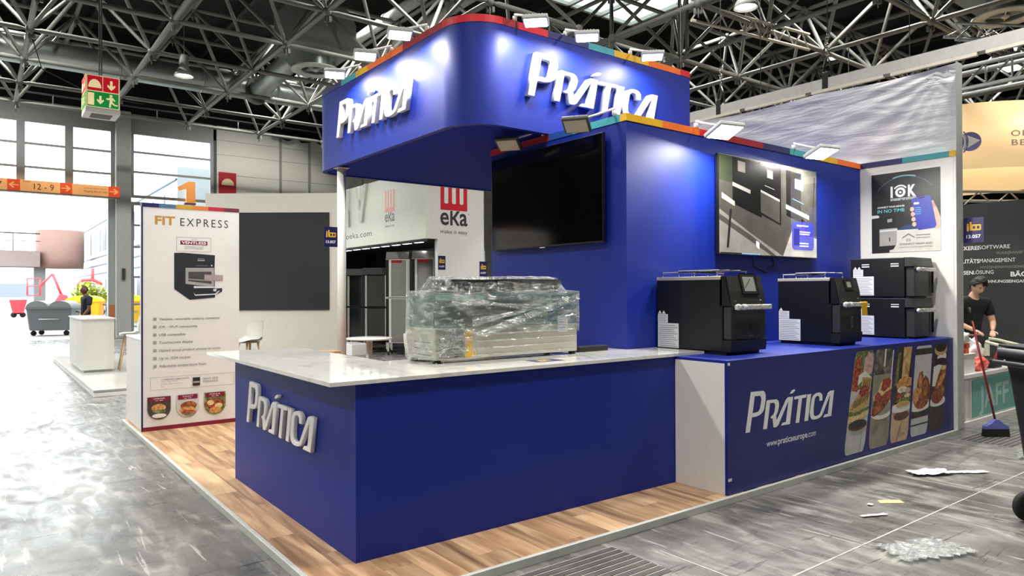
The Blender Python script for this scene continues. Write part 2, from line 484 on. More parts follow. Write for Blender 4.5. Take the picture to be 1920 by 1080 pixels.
for x in (9.90, 11.12):
    b = MB(); b.box((x - .05, HW - .07, 0), (x + .05, HW - .042, 8.14), GREYP); b.build('panel_seam_rail', None, wb)
b = MB(); b.box((3.92, HW - .35, 0), (4.40, HW + .3, 8.15), LGREY, 0.02); struct(b.build('trim_1'))
# gate: transom windows over the opening
FR = mat('window_frame_grey', (160, 164, 164), 0.45)
PANE = glass_mat('window_glass', (245, 250, 250), 0.15)
def window(name, x0, x1, z0, z1, xm, zm, d=0.12):
    b = MB()
    for a in ((x0, z0, x1, z0 + .10), (x0, z1 - .12, x1, z1), (x0, z0 + .1, x0 + .12, z1 - .12), (x1 - .12, z0 + .1, x1, z1 - .12)):
        b.box((a[0], HW, a[1]), (a[2], HW + d, a[3]), FR)
    w = struct(b.build(name))
    for x in xm: b = MB(); b.box((x - .12, HW - .03, z0 + .1), (x + .12, HW + d, z1 - .12), FR); b.build('mullion', None, w)
    for z in zm: b = MB(); b.box((x0 + .12, HW + .01, z - .035), (x1 - .12, HW + d - .01, z + .035), FR); b.build('transom', None, w)
    ex = [x0 + .12] + [x for x in xm] + [x1 - .12]; ez = [z0 + .1] + list(zm) + [z1 - .12]
    for i in range(len(ex) - 1):
        for j in range(len(ez) - 1):
            b = MB(); b.box((ex[i] + (.12 if i else 0), HW + .05, ez[j] + (.035 if j else 0)), (ex[i + 1] - (.12 if i < len(ex) - 2 else 0), HW + .06, ez[j + 1] - (.035 if j < len(ez) - 2 else 0)), PANE); b.build('pane', None, w)
    return w
window('window_1', -4.4, 3.92, 5.0, 7.55, (-1.55, 1.15, 2.53), (5.9, 6.7))
window('window_2', 4.42, 7.30, 5.10, 7.55, (), (6.05, 6.78))
window('window_3', 4.42, 7.30, 0.0, 4.95, (5.9,), (1.2, 2.2, 3.3, 4.1))
# the folded gate leaf beside the pillar
b = MB(); b.box((3.70, HW - .12, 0), (3.92, HW + .1, 5.0), mat('gate_leaf', (178, 184, 182), 0.4)); g = struct(b.build('door_1'))
b = MB(); b.box((3.74, HW - .125, .0), (3.9, HW - .12, 1.2), mat('gate_warning_paint', (214, 128, 84), .5)); b.build('warning_panel', None, g)
b = MB(); b.box((4.1, HW - .40, 2.1), (4.2, HW - .35, 2.5), DGREY, .01); tag(b.build('gate_control_box'), 'small dark control box fixed to the pillar beside the gate', 'switch box')
# closing walls, out of the picture, and the dark roof
CLOSE = mat('far_wall_grey', (70, 71, 71), 0.8)
b = MB(); b.box((-16.3, -16, 0), (-16, HW, 11), CLOSE); struct(b.build('wall_left'))
b = MB(); b.box((42, -16, 0), (42.3, HW + .3, 11), mat('far_wall_dark', (34, 35, 36), .8)); struct(b.build('wall_right'))
b = MB(); b.box((-16, -16.3, 0), (42, -16, 11), CLOSE); struct(b.build('wall_front'))
b = MB(); b.box((-16.3, -16.3, 11.0), (42.3, HW + .3, 11.2), MATTEBLK); ce = struct(b.build('ceiling'))
RBEAM = mat('roof_beam_dark', (40, 40, 42), .8)
for k in range(30):
    b = MB(); b.box((-16 + 1.9 * k, -2, 10.7), (-15.88 + 1.9 * k, HW, 11.0), RBEAM); b.build('roof_purlin', None, ce)
# glazed roof light
b = MB()
SKYP = lamp_mat('roof_light_pane', (225, 245, 240), 2.0)
rl = thing('roof_light', 'bright glazed roof light high above the right end of the curved blue fascia', 'skylight', (15.2, 14.6, 10.5))
for i in range(3):
    b = MB(); b.box((13.2 + i * 1.35, 13.4, 10.52), (14.45 + i * 1.35, 16.0, 10.56), SKYP); b.build('pane', None, rl)
b = MB()
for i in range(4): b.box((13.1 + i * 1.35, 13.3, 10.4), (13.2 + i * 1.35, 16.1, 10.65), LGREY)
b.box((13.1, 13.3, 10.4), (17.25, 13.4, 10.65), LGREY); b.box((13.1, 16.0, 10.4), (17.25, 16.1, 10.65), LGREY); b.build('frame', None, rl)

# ------------------------------------------------------------------ space frame
def tube_mesh(name, r, L, mt):
    b = MB(); e = 0.10
    b.lathe([(r * .45, 0), (r * .5, e), (r, e * 2.2), (r, L - e * 2.2), (r * .5, L - e), (r * .45, L)], mt=mt, n=8); return b.mesh(name)
def orient(p, q):
    d = (q - p).normalized(); M = d.to_track_quat('Z', 'Y').to_matrix().to_4x4(); M.translation = p; return M
PT = 2.45
def space_frame(label, x0, nx, y0, ny, zb, posts=()):
    root = thing('space_frame', label, 'roof frame', (x0, y0, zb))
    zt = zb + PT / math.sqrt(2)
    ch = tube_mesh('chord', .058, PT, TRUSS); dg = tube_mesh('diagonal', .046, PT, TRUSS)
    nb = MB(); nb.ball((0, 0, 0), .095, TRUSS, 10)
    for a in (0, PI / 2): nb.box((-.03 + .07 * math.cos(a), -.03 + .07 * math.sin(a), -.2), (.03 + .07 * math.cos(a), .03 + .07 * math.sin(a), -.09), TRUSS)
    nb.tube((0, 0, -.3), (0, 0, -.09), .015, TRUSS, 6); nd = nb.mesh('node')
    B = lambda i, j: Vector((x0 + PT * i, y0 + PT * j, zb)); T = lambda i, j: Vector((x0 + PT * (i + .5), y0 + PT * (j + .5), zt))
    chords, diags, nodes = [], [], []
    for i in range(nx + 1):
        for j in range(ny + 1):
            nodes.append(B(i, j))
            if i < nx: chords.append((B(i, j), B(i + 1, j)))
            if j < ny: chords.append((B(i, j), B(i, j + 1)))
    for i in range(nx):
        for j in range(ny):
            nodes.append(T(i, j))
            if i < nx - 1: chords.append((T(i, j), T(i + 1, j)))
            if j < ny - 1: chords.append((T(i, j), T(i, j + 1)))
            for a in (0, 1):
                for c in (0, 1): diags.append((B(i + a, j + c), T(i, j)))
    eye = Vector((0, 0, 1.6))
    def far(s): m = (s[0] + s[1]) / 2 - eye; return m.length + (30 if m.x < -.1 * m.y else 0)
    rest = MB()
    for nm, L, me, rr in (('chord', chords, ch, .058), ('diagonal', diags, dg, .046)):
        L.sort(key=far)
        for p, q in L[:300]: link(nm, me, root, orient(p, q))
        for p, q in L[300:]: rest.tube(p, q, rr, TRUSS, 6, caps=False)
    nodes.sort(key=lambda n: (n - eye).length)
    for n in nodes[:300]: link('node', nd, root, Matrix.Translation(n))
    for p, q in posts: b = MB(); b.tube(p, q, .05, TRUSS, 8); b.build('post', None, root)
    if rest.v: stuff(rest.build('far_bars', None, root))
    return root
space_frame('grey tubular space frame under the black roof above the gate side', 0.92 - PT * 3, 7, 14.0 - PT, 6, 7.5)
space_frame('grey tubular space frame under the dark roof above the cloth and truss rail', 14.17 - PT, 9, 9.05 - PT * 4, 11, 7.5,
            [(Vector((14.17, 11.52, 7.5)), Vector((14.17, 11.52, 9.23))), (Vector((14.3, 11.4, 7.5)), Vector((14.3, 11.4, 9.23)))])

# ------------------------------------------------------------------ ducts and diffusers
d = thing('air_duct', 'long galvanised round air duct running along the gate wall under the roof', 'duct', (0, 22.6, 8.07))
for i in range(10):
    b = MB(); x = -10 + 2.2 * i; b.tube((x, 22.6, 8.07), (x + 2.2, 22.6, 8.07), .36, GALV, 32, caps=False); b.build('duct_section', None, d)
    b = MB(); b.tube((x - .03, 22.6, 8.07), (x + .03, 22.6, 8.07), .37, GALV, 32); b.build('duct_collar', None, d)
b = MB(); b.tube((7.0, 22.3, 7.95), (7.0, 19.1, 8.15), .30, GALV, 28); b.build('branch_duct', None, d)
b = MB(); b.tube((7.0, 22.5, 7.95), (7.0, 22.15, 7.96), .40, mat('duct_shoe', (90, 94, 92), .5, metal=.6), 28); b.build('branch_shoe', None, d)
def diffuser(x, y, z, label, box=True):
    t = thing('ceiling_diffuser', label, 'air diffuser', (x, y, z))
    DM = mat('diffuser_white', (205, 207, 202), .45); 
    b = MB(); b.lathe([(.36, .0), (.64, .0), (.64, -.03), (.60, -.05), (.38, -.04)], (x, y, z), DM, 40, close=True); b.build('ring', None, t)
    b = MB(); b.tube((x, y, z + .0), (x, y, z + .42), .37, GALV, 32, caps=False); b.build('neck', None, t)
    b = MB()
    for a in range(4):
        u = Vector((math.cos(a * PI / 2 + .4), math.sin(a * PI / 2 + .4), 0)); b.prism([(0, 0), (.36, .05), (.36, .1), (0, .16)], (x, y, z - .03), u, Z, u.cross(Z) * .02, DM)
    b.ball((x, y, z), (.09, .09, .06), DM, 10); b.build('vane', None, t)
    b = MB(); b.prism([(-.85, 0), (.85, 0), (.85, .75), (.62, 1.1), (-.85, 1.1)], (x, y - .7, z + .42), X, Z, Y * 1.5, mat('plenum_grey', (122, 130, 126), .5)); b.build('plenum_box', None, t)
diffuser(7.23, 18.16, 7.6, 'round white ceiling diffuser under a grey box behind the curved blue fascia')
diffuser(17.94, 5.63, 7.62, 'round white ceiling diffuser at the top right above the beige drum sign')
for (xa, dx) in ((9.3, 0), (10.35, .0)):
    p = thing('round_pipe', 'thick pale pipe running beside the grey box under the roof, ' + ('left one of the pair' if dx == 0 and xa < 10 else 'right one of the pair'), 'pipe', (xa, 18, 9.4))
    b = MB(); b.tube((xa, 10, 9.4), (xa, 27, 9.4), .16, LGREY, 16); b.build('pipe', None, p)
    b = MB()
    for k in range(9): b.tube((xa, 10.4 + 1.9 * k, 9.4), (xa, 10.5 + 1.9 * k, 9.4), .185, LGREY, 16)
    b.build('pipe_collar', None, p)
b = MB()
from mathutils import noise as mn
b.path([(9.5 + .21 * i, 28.45 + .05 * math.sin(i * 2.1), 8.02 + .07 * math.sin(i * 1.7)) for i in range(13)], [.08 + .07 * abs(math.sin(i * 1.3)) for i in range(13)], mat('black_fabric', (16, 16, 18), .9), 10); tag(b.build('fabric_bundle'), 'lumpy bundle of black fabric along the top of the white hall wall', 'fabric roll')
# thin conduits with sprinkler drops near the wall
cd = thing('sprinkler_pipe', 'thin dark sprinkler pipe with drop heads below the long duct', 'pipe', (0, 26.5, 7.9))
b = MB(); b.tube((-8, 26.5, 7.9), (12, 26.5, 7.9), .03, DGREY, 6); b.build('pipe', None, cd)
for x in (-1, 1.9, 4.9, 7.6):
    b = MB(); b.tube((x, 26.5, 7.9), (x, 26.5, 7.62), .02, LGREY, 6); b.lathe([(.01, 0), (.07, .02), (.05, .05)], (x, 26.5, 7.58), LGREY, 10); b.build('sprinkler_head', None, cd)
b = MB(); b.path([(.95, 18.95, 7.4), (1.2, 19.8, 6.9), (2.4, 20.5, 6.6), (3.6, 21.2, 6.75)], .012, BLACK, 6); tag(b.build('hanging_cable'), 'thin black cable hanging in a loop under the roof frame', 'cable')

# ------------------------------------------------------------------ pendants
LAMPE = lamp_mat('high_bay_glow', (255, 250, 238), 30.0)
def pendant_parts(t, x, y, z, rod):
    b = MB(); b.lathe([(.075, .52), (.11, .50), (.11, .20), (.19, .08), (.23, -.02), (.215, -.02), (.10, .18), (.09, .18)], (x, y, z), LGREY, 20, close=True); b.build('shade', None, t)
    b = MB(); b.lathe([(.17, .02), (.17, .035)], (x, y, z), LAMPE, 20); b.build('lens', None, t)
    b = MB(); b.tube((x, y, z + .5), (x, y, rod), .012, DGREY, 6); b.build('rod', None, t)
seen = [(4.07, 18.73, 7.0, 'hall pendant lamp hanging below the round duct at the left'), (11.6, 7.86, 7.0, 'hall pendant lamp at the top edge over the short lattice girder')]
ld = bpy.data.lights.new('high_bay', 'SPOT'); ld.energy = HALL_LAMP_W; ld.spot_size = math.radians(140); ld.spot_blend = 0.6; ld.shadow_soft_size = 0.2; ld.color = (1.0, 0.965, 0.90)
_lds = {}
def high_bay(x, y, z, label, group=None, w=1.0):
    if w not in _lds: _lds[w] = ld.copy(); _lds[w].energy = HALL_LAMP_W * w
    t = thing('pendant_lamp', label, 'ceiling lamp', (x, y, z), group)
    pendant_parts(t, x, y, z, 10.99 if z > 9.5 else 9.0)
    o = bpy.data.objects.new('bulb_light', _lds[w]); col.objects.link(o); o.location = (x, y, z - .06)
for s in seen: high_bay(*s)
for x in (-8.5, -4.3, -.1, 4.1, 8.3, 12.5, 16.7, 20.9, 25.1, 30):  # lamps beyond the two pendants above, added and weighted to light the hall
    for y, w in ((-3.0, .6), (2.4, .9), (7.9, 1.0), (13.4, 1.0), (18.7, 1.0), (24.2, 1.0)):
        if y < 0 and x not in (-4.3, 4.1, 12.5): continue
        if (x, y) in ((4.1, 18.7), (12.5, 7.9)): continue
        dd = x * .6065 + y * .795; inview = dd > 5 and abs(x * .795 - y * .6065) < .85 * dd and 5.4 / dd < .50
        if inview and x not in (-.1, 8.3, 16.7, 25.1): continue
        if inview: w *= 2
        if y in (18.7, 24.2) and x > 12: continue
        high_bay(x, y, 10.2 if inview else 7.0, 'added hall pendant lamp continuing the lamp grid', 'lamps added to light the hall', w)
# ------------------------------------------------------------------ the stand: platform with planks
WOOD = None
def wood_mat():
    m = bpy.data.materials.new('oak_plank'); m.use_nodes = True
    nt = m.node_tree; N = nt.nodes; L = nt.links; b = N['Principled BSDF']; b.inputs['Roughness'].default_value = 0.42
    oi = N.new('ShaderNodeObjectInfo'); tc = N.new('ShaderNodeTexCoord')
    ad = N.new('ShaderNodeVectorMath'); ad.operation = 'MULTIPLY_ADD'; ad.inputs[1].default_value = (9, .9, 9)
    cv = N.new('ShaderNodeCombineXYZ'); L.new(oi.outputs['Random'], cv.inputs[0]); L.new(oi.outputs['Random'], cv.inputs[1])
    sc_ = N.new('ShaderNodeVectorMath'); sc_.operation = 'SCALE'; sc_.inputs['Scale'].default_value = 37; L.new(cv.outputs[0], sc_.inputs[0])
    L.new(tc.outputs['Object'], ad.inputs[0]); L.new(sc_.outputs[0], ad.inputs[2])
    n1 = N.new('ShaderNodeTexNoise'); n1.inputs['Scale'].default_value = 1.1; n1.inputs['Detail'].default_value = 8; n1.inputs['Distortion'].default_value = 0.8
    L.new(ad.outputs[0], n1.inputs['Vector'])
    rp = N.new('ShaderNodeValToRGB'); e = rp.color_ramp.elements
    e[0].position = .30; e[0].color = rgb(116, 86, 58); e[1].position = .72; e[1].color = rgb(212, 179, 140)
    q = e.new(.48); q.color = rgb(165, 131, 98)
    L.new(n1.outputs[0], rp.inputs[0])
    hs = N.new('ShaderNodeHueSaturation'); mr = N.new('ShaderNodeMapRange'); mr.inputs[3].default_value = .78; mr.inputs[4].default_value = 1.22
    L.new(oi.outputs['Random'], mr.inputs[0]); L.new(mr.outputs[0], hs.inputs['Value']); L.new(rp.outputs[0], hs.inputs['Color'])
    L.new(hs.outputs[0], b.inputs['Base Color'])
    return m
WOOD = wood_mat()
PX0, PX1, PY0, PY1, PZ = 1.41, 8.84, 3.20, 9.80, 0.05
pf = thing('stand_platform', 'low wood-floored platform edged in grey metal that carries the blue stand', 'platform', (PX0, PY0, 0))
b = MB(); b.box((PX0 + .03, PY0 + .03, 0), (PX1, PY1, PZ - .006), mat('platform_board', (120, 92, 64), .7)); b.build('deck', None, pf)
KERB = mat('kerb_aluminium', (190, 192, 187), .4, metal=.1)
b = MB(); b.box((PX0, PY0, 0), (PX1 + .02, PY0 + .03, PZ + .002), KERB, .003); b.build('kerb', None, pf)
b = MB(); b.box((PX0, PY0 + .03, 0), (PX0 + .03, PY1, PZ + .002), KERB, .003); b.build('kerb', None, pf)
pw, plen = .182, 1.22
k = 0
x = PX0 + .03
while x < 6.9:
    y = PY0 + .03 - plen * ((k * .37) % 1)
    x2 = x + pw
    while y < PY1:
        ya, yb = max(y, PY0 + .03), min(y + plen, PY1 - .01)
        if yb - ya > .02 and (x < 4.6 or yb > 4.2):
            b = MB(); b.box((x + .0008, ya + .0008, PZ - .006), (x2 - .0008, yb - .0008, PZ), WOOD); b.build('plank', None, pf)
        y += plen
    x = x2; k += 1

# ------------------------------------------------------------------ the logo lettering
_k = 6.75
def _c(L): return [((x - 117) / 1120.0, 0, y) for x, y in L]
# outlines measured on the printed logo of the oven counter, squared up from perspective
LOGO = {
 'P': [[(187,245),(340,228),(358,240),(371,275),(372,330),(355,450),(340,490),(310,525),(262,552),(198,565),(172,752),(117,762)],[(232,298),(300,290),(316,310),(318,350),(303,450),(290,480),(270,498),(207,512)]],
 'RA': [[(384,360),(400,347),(508,335),(530,350),(541,385),(541,420),(524,500),(503,540),(513,605),(632,335),(655,310),(718,302),(678,648),(568,668),(585,634),(630,622),(661,352),(535,655),(515,680),(490,690),(470,690),(460,580),(433,572),(450,545),(472,528),(487,490),(494,410),(485,385),(472,378),(428,385),(388,708),(340,716)]],
 'accent': [[(700,228),(718,213),(745,210),(740,232),(710,260),(678,266)]],
 'T': [[(738,303),(890,272),(882,312),(832,322),(795,630),(750,635),(788,328),(733,338)]],
 'I': [[(900,275),(947,268),(907,605),(862,611)]],
 'CA': [[(955,330),(975,285),(1010,257),(1050,248),(1075,258),(1090,285),(1088,348),(1052,355),(1053,315),(1045,296),(1030,290),(1008,300),(992,330),(977,460),(979,530),(990,545),(1015,548),(1042,535),(1060,515),(1163,250),(1185,230),(1237,220),(1200,545),(1100,565),(1118,528),(1160,517),(1188,275),(1085,535),(1062,562),(1030,580),(985,592),(955,588),(938,560),(930,500)]],
}
def _unproject():
    f, C = 1314.2, Vector((0, 0, 1.6))
    out = {}
    for nm, polys in LOGO.items():
        o = []
        for pg in polys:
            q = []
            for cx, cy in pg:
                px, py = 1380 + cx / _k, 700 + cy / _k
                v = _d * f + _r2 * (px - 960) - _u2 * (py - 540)
                p = C + v * (3.24 / v.y); q.append((p.x, p.z))
            o.append(q)
        out[nm] = o
    xs = [p[0] for a in out.values() for q in a for p in q]; zs_ = [p[1] for a in out.values() for q in a for p in q]
    x0, w, z0 = min(xs), max(xs) - min(xs), min(zs_)
    return {n: [[((x - x0) / w, (z - z0) / w) for x, z in q] for q in a] for n, a in out.items()}
LOGO = _unproject()
def logo(parent, o, ux, uy, w, depth, mt, bevel=0.0, h=1.0):
    """the lettering as raised letters, one mesh per letter"""
    o = Vector(o); ux = Vector(ux); uy = Vector(uy); n = ux.cross(uy)
    for nm, polys in LOGO.items():
        cu = bpy.data.curves.new('letter', 'CURVE'); cu.dimensions = '2D'; cu.fill_mode = 'BOTH'; cu.extrude = depth / 2 - bevel; cu.bevel_depth = bevel; cu.bevel_resolution = 1
        cu.offset = -bevel
        for q in polys:
            s = cu.splines.new('POLY'); s.points.add(len(q) - 1); s.use_cyclic_u = True
            for pt, (x, z) in zip(s.points, q): pt.co = (x * w, z * w * h, 0, 1)
        t = bpy.data.objects.new('t', cu); me = bpy.data.meshes.new_from_object(t); bpy.data.objects.remove(t); bpy.data.curves.remove(cu)
        for v in me.vertices: v.co = o + ux * v.co.x + uy * v.co.y + n * (v.co.z + depth / 2)
        me.materials.clear(); me.materials.append(mt); me.name = 'letter'
        link('letter', me, parent)

LETTER = mat('white_letter', (235, 236, 234), .4, noise=.02)
# ------------------------------------------------------------------ reception counter
SZ0, SZ1 = 1.074, 1.097
rc = thing('reception_counter', 'blue L-shaped reception counter with raised white lettering on its end', 'counter', (3.0, 4.2, PZ))
b = MB(); b.prism([(1.72, 3.74), (4.515, 3.74), (4.515, 4.25), (4.50, 4.25), (4.50, 4.55), (2.28, 4.55), (2.28, 6.09), (1.72, 6.09)], (0, 0, PZ), X, Y, Z * (SZ0 - PZ - .001), BLUE); b.build('body', None, rc)
b = MB(); b.box((1.7195, 3.7385, PZ), (1.7225, 3.7405, SZ0 - .002), mat('edge_strip_blue', (40, 62, 150), .4)); b.build('edge_strip', None, rc)
logo(rc, (1.7195, 5.684, .576), -Y, Z, 1.395, .03, LETTER, .004)
MARB = None
def marble():
    m = bpy.data.materials.new('white_marble'); m.use_nodes = True
    nt = m.node_tree; N = nt.nodes; L = nt.links; b = N['Principled BSDF']; b.inputs['Roughness'].default_value = .06; b.inputs['Coat Weight'].default_value = .3
    tc = N.new('ShaderNodeTexCoord'); n = N.new('ShaderNodeTexNoise'); n.inputs['Scale'].default_value = 2.4; n.inputs['Detail'].default_value = 8; n.inputs['Distortion'].default_value = 2.2
    mp = N.new('ShaderNodeMapping'); mp.inputs['Scale'].default_value = (1.4, .5, 1); mp.inputs['Rotation'].default_value = (0, 0, .5)
    L.new(tc.outputs['Object'], mp.inputs[0]); L.new(mp.outputs[0], n.inputs['Vector'])
    rp = N.new('ShaderNodeValToRGB'); e = rp.color_ramp.elements
    e[0].position = .30; e[0].color = rgb(196, 198, 194); e[1].position = .50; e[1].color = rgb(222, 223, 218)
    L.new(n.outputs[0], rp.inputs[0]); L.new(rp.outputs[0], b.inputs['Base Color']); return m
MARB = marble()
b = MB(); b.prism([(1.56, 3.72), (4.872, 3.72), (4.872, 4.256), (4.50, 4.256), (4.50, 4.66), (2.37, 4.66), (2.37, 6.35), (1.56, 6.35)], (0, 0, SZ0), X, Y, Z * (SZ1 - SZ0), MARB)
tag(b.build('countertop'), 'white marble L-shaped worktop lying on the blue reception counter', 'worktop')

# ------------------------------------------------------------------ oven counter
OZ = 1.0725
oc = thing('oven_counter', 'long blue display counter with printed food pictures and white end panel', 'counter', (6.5, 3.7, PZ))
b = MB(); b.box((4.5175, 3.24, PZ), (8.654, 4.258, OZ), BLUE); b.build('body', None, oc)
OCF = mat('counter_front_blue', (33, 38, 112), .5, noise=.03, scale=3)
b = MB(); b.box((4.519, 3.2385, PZ + .001), (8.655, 3.2399, OZ - .001), OCF); b.build('front_print', None, oc)
b = MB(); b.box((4.5155, 3.262, PZ + .001), (4.5172, 3.735, OZ - .022), WHITE); lab(b.build('end_panel', None, oc), 'white end panel')
for z, l in ((1.035, .03), (.155, .045)):
    b = MB(); b.box((4.522, 3.2375, z), (4.522 + l, 3.2385, z + .022), WHITE); b.build('adhesive_tape', None, oc)
logo(oc, (4.745, 3.2384, .495 - .005), X, Z, 1.335, .0012, LETTER)
p = Print((5.03, 3.2384, .352), X, Z); p.text('www.', 0, 0, .052, TXTW, width=.16, space=.9); p.text('praticaeurope', .165, 0, .052, TXTW, width=.44, bold=.012); p.text('.com', .61, 0, .052, TXTW, width=.13)
p.build('web_address', oc)
# food pictures
BUN = ramp_mat('bread_print', [(120, 70, 30), (196, 138, 78), (222, 178, 110)], 30)
BUN2 = ramp_mat('toast_print', [(170, 134, 66), (202, 172, 104), (150, 112, 56)], 25)
GRILL = mat('grill_mark_print', (84, 52, 26), .5)
MEAT = ramp_mat('meat_print', [(60, 28, 18), (128, 60, 36), (170, 96, 60)], 35)
CHICK = ramp_mat('roast_print', [(84, 40, 18), (150, 84, 40), (190, 120, 66)], 16)
TOMA = ramp_mat('tomato_print', [(96, 26, 20), (158, 52, 38), (196, 128, 100)], 34)
LEAF = ramp_mat('salad_print', [(58, 72, 34), (98, 112, 58), (160, 164, 116)], 30)
CHEESE = ramp_mat('cheese_print', [(190, 150, 76), (214, 188, 128), (226, 210, 178)], 24)
PLATE = mat('plate_print', (222, 218, 210), .45, noise=.05)
ONION = ramp_mat('ham_print', [(178, 134, 128), (206, 176, 168), (150, 104, 100)], 20)
WPL = ramp_mat('pale_wood_print', [(176, 150, 118), (196, 172, 138), (160, 132, 100)], 8)
WBD = ramp_mat('brown_board_print', [(70, 44, 30), (104, 70, 48), (60, 38, 26)], 9)
GBG = ramp_mat('grey_backdrop_print', [(120, 118, 100), (146, 142, 122), (96, 96, 84)], 3)
DBG = ramp_mat('dark_backdrop_print', [(34, 28, 26), (70, 60, 52), (28, 24, 22)], 4)
CRATE = ramp_mat('kitchen_blur_print', [(50, 52, 48), (92, 92, 84), (150, 146, 136)], 14)
LWD = mat('white_boards_print', (190, 190, 188), .5, noise=.08)
BAG = ramp_mat('baguette_print', [(150, 106, 56), (196, 158, 100), (220, 190, 140)], 10)
COFF = mat('dark_dish_print', (40, 32, 28), .4)
def picture(x, wt, dx, z0, z1, draw):
    """a slanted picture with rounded corners: base print, then shapes; u 0..1 across, v 0..1 up"""
    p = Print((x, 3.2384, z0), X, Z); H = z1 - z0
    def q(u, v): return (u * wt + dx * v, v * H)
    base = [q(*a) for a in rrect_pts(0, 0, 1, 1, .12)]
    class D:
        def __init__(s): s.p = p
        def poly(s, pts, m): p.poly([q(min(1, max(0, u)), min(1, max(0, v))) for u, v in pts], m)
        def ell(s, cu, cv, ru, rv, m, n=18, rot=0):
            pts = []
            for i in range(n):
                t = 2 * PI * i / n; a, c = ru * math.cos(t), rv * math.sin(t)
                pts.append((cu + a * math.cos(rot) - c * math.sin(rot), cv + (a * math.sin(rot) + c * math.cos(rot))))
            s.poly(pts, m)
        def base(s, m): p.poly(base, m)
        def band(s, v0, v1, m, e=.12):
            r = [(u, v) for u, v in rrect_pts(0, 0, 1, 1, e) if v0 <= v <= v1]
            L_ = [a for a in r if a[0] < .5]; R_ = [a for a in r if a[0] >= .5]
            pts = ([(0, v0)] if v0 > e else []) + ([(1, v0)] if v0 > e else []) + sorted(R_, key=lambda a: a[1]) + ([(1, v1)] if v1 < 1 - e else []) + ([(0, v1)] if v1 < 1 - e else []) + sorted(L_, key=lambda a: -a[1])
            s.poly(pts, m)
    draw(D()); return p.build('food_picture', oc)
def pic1(d):
    d.base(LWD); d.band(.62, 1, LEAF); d.poly([(.02, .62), (.30, .60), (.42, .78), (.30, .96), (.12, .95), (.02, .80)], TOMA); d.poly([(.5, .80), (.72, .74), (1, .78), (1, .96), (.7, .98), (.52, .92)], ONION); d.poly([(.3, .66), (.6, .72), (.95, .66), (1, .72), (.6, .80), (.3, .76)], PLATE)
    d.poly([(.0, .38), (.12, .36), (.95, .46), (1, .60), (.62, .66), (.45, .60), (.0, .46)], BUN2); d.poly([(.48, .60), (1, .56), (1, .72), (.50, .74)], BUN2)
    d.poly([(.0, .36), (.30, .33), (1, .40), (1, .44), (.3, .40), (.0, .42)], LEAF); d.poly([(.40, .58), (.55, .54), (.85, .57), (.92, .62), (.70, .66), (.48, .64)], TOMA); d.poly([(.0, .30), (.5, .31), (1, .36), (1, .41), (.5, .37), (.0, .37)], CHEESE)
    for i in range(7): d.poly([(.10 + .12 * i, .43 + .012 * i), (.135 + .12 * i, .43 + .012 * i), (.28 + .12 * i, .52 + .012 * i), (.245 + .12 * i, .52 + .012 * i)], GRILL)
    for i in range(5): d.poly([(.54 + .10 * i, .63), (.57 + .10 * i, .63), (.63 + .10 * i, .71), (.60 + .10 * i, .71)], GRILL)
    d.ell(.5, .27, .46, .05, WBD); d.ell(.5, .285, .44, .04, COFF); d.poly([(.72, .0), (.735, .0), (.76, .22), (.745, .22)], TXTG)
def pic2(d):
    d.base(GBG); d.band(.74, 1, CRATE); d.poly([(.5, .82), (.58, .82), (.60, 1), (.52, 1)], PLATE); d.poly([(.88, .4), (.94, .4), (1, .98), (.95, .98)], PLATE)
    d.ell(.55, .37, .62, .09, PLATE); d.ell(.55, .39, .54, .07, GBG); d.poly([(.0, .34), (.15, .32), (.55, .36), (1, .48), (1, .60), (.6, .58), (.1, .48)], MEAT)
    d.poly([(.05, .48), (.25, .50), (.6, .53), (1, .58), (1, .66), (.78, .70), (.42, .66), (.3, .58), (.05, .53)], CHEESE); d.poly([(.42, .58), (.60, .56), (.9, .60), (.96, .66), (.82, .70), (.5, .68)], TOMA); d.poly([(.12, .50), (.3, .47), (.42, .50), (.44, .54), (.28, .57), (.14, .54)], TOMA); d.poly([(.55, .47), (.72, .46), (.92, .50), (.9, .56), (.66, .55)], TOMA); d.poly([(.05, .36), (.2, .34), (.6, .40), (.5, .44), (.2, .42)], CHICK)
def pic3(d):
    d.base(WPL); d.band(.40, 1, DBG); d.poly([(.42, .62), (.80, .62), (.92, 1), (.46, 1)], BAG); d.poly([(.06, .60), (.2, .60), (.3, .95), (.16, .95)], LEAF); d.ell(.55, .27, .44, .05, WBD); d.ell(.52, .355, .62, .05, PLATE)
    d.poly([(.16, .60), (.3, .66), (.6, .685), (1, .66), (1, .56), (.6, .55), (.2, .54)], BUN); d.poly([(.16, .42), (1, .46), (1, .58), (.18, .57)], MEAT); d.ell(.50, .545, .28, .035, PLATE); d.ell(.47, .545, .18, .022, CHEESE); d.ell(.8, .53, .16, .03, ONION); d.ell(.55, .50, .2, .02, LEAF); d.ell(.8, .475, .18, .022, CHEESE); d.ell(.35, .48, .18, .022, TOMA); d.ell(.58, .43, .40, .03, LEAF); d.ell(.58, .395, .38, .03, BUN2); d.poly([(.3, .0), (.32, .0), (.60, .22), (.58, .22)], GRILL)
def pic4(d):
    d.base(LWD); d.poly([(.0, .97), (.0, .90), (1, .90), (1, .97)], DBG); d.band(.20, .30, DBG, 0); d.band(.115, .13, TXT, 0); d.ell(.45, .325, .66, .06, PLATE)
    d.ell(.52, .40, .46, .11, CHICK); d.poly([(.28, .42), (.20, .58), (.30, .70), (.50, .72), (.62, .58), (.60, .40)], CHICK); d.poly([(.34, .46), (.30, .62), (.38, .69), (.46, .66), (.50, .48)], BUN); d.poly([(.56, .40), (.50, .60), (.66, .66), (.86, .62), (1, .52), (1, .38)], MEAT); d.poly([(.62, .42), (.58, .58), (.70, .64), (.82, .58), (.86, .42)], CHICK); d.ell(.18, .45, .18, .09, BUN)
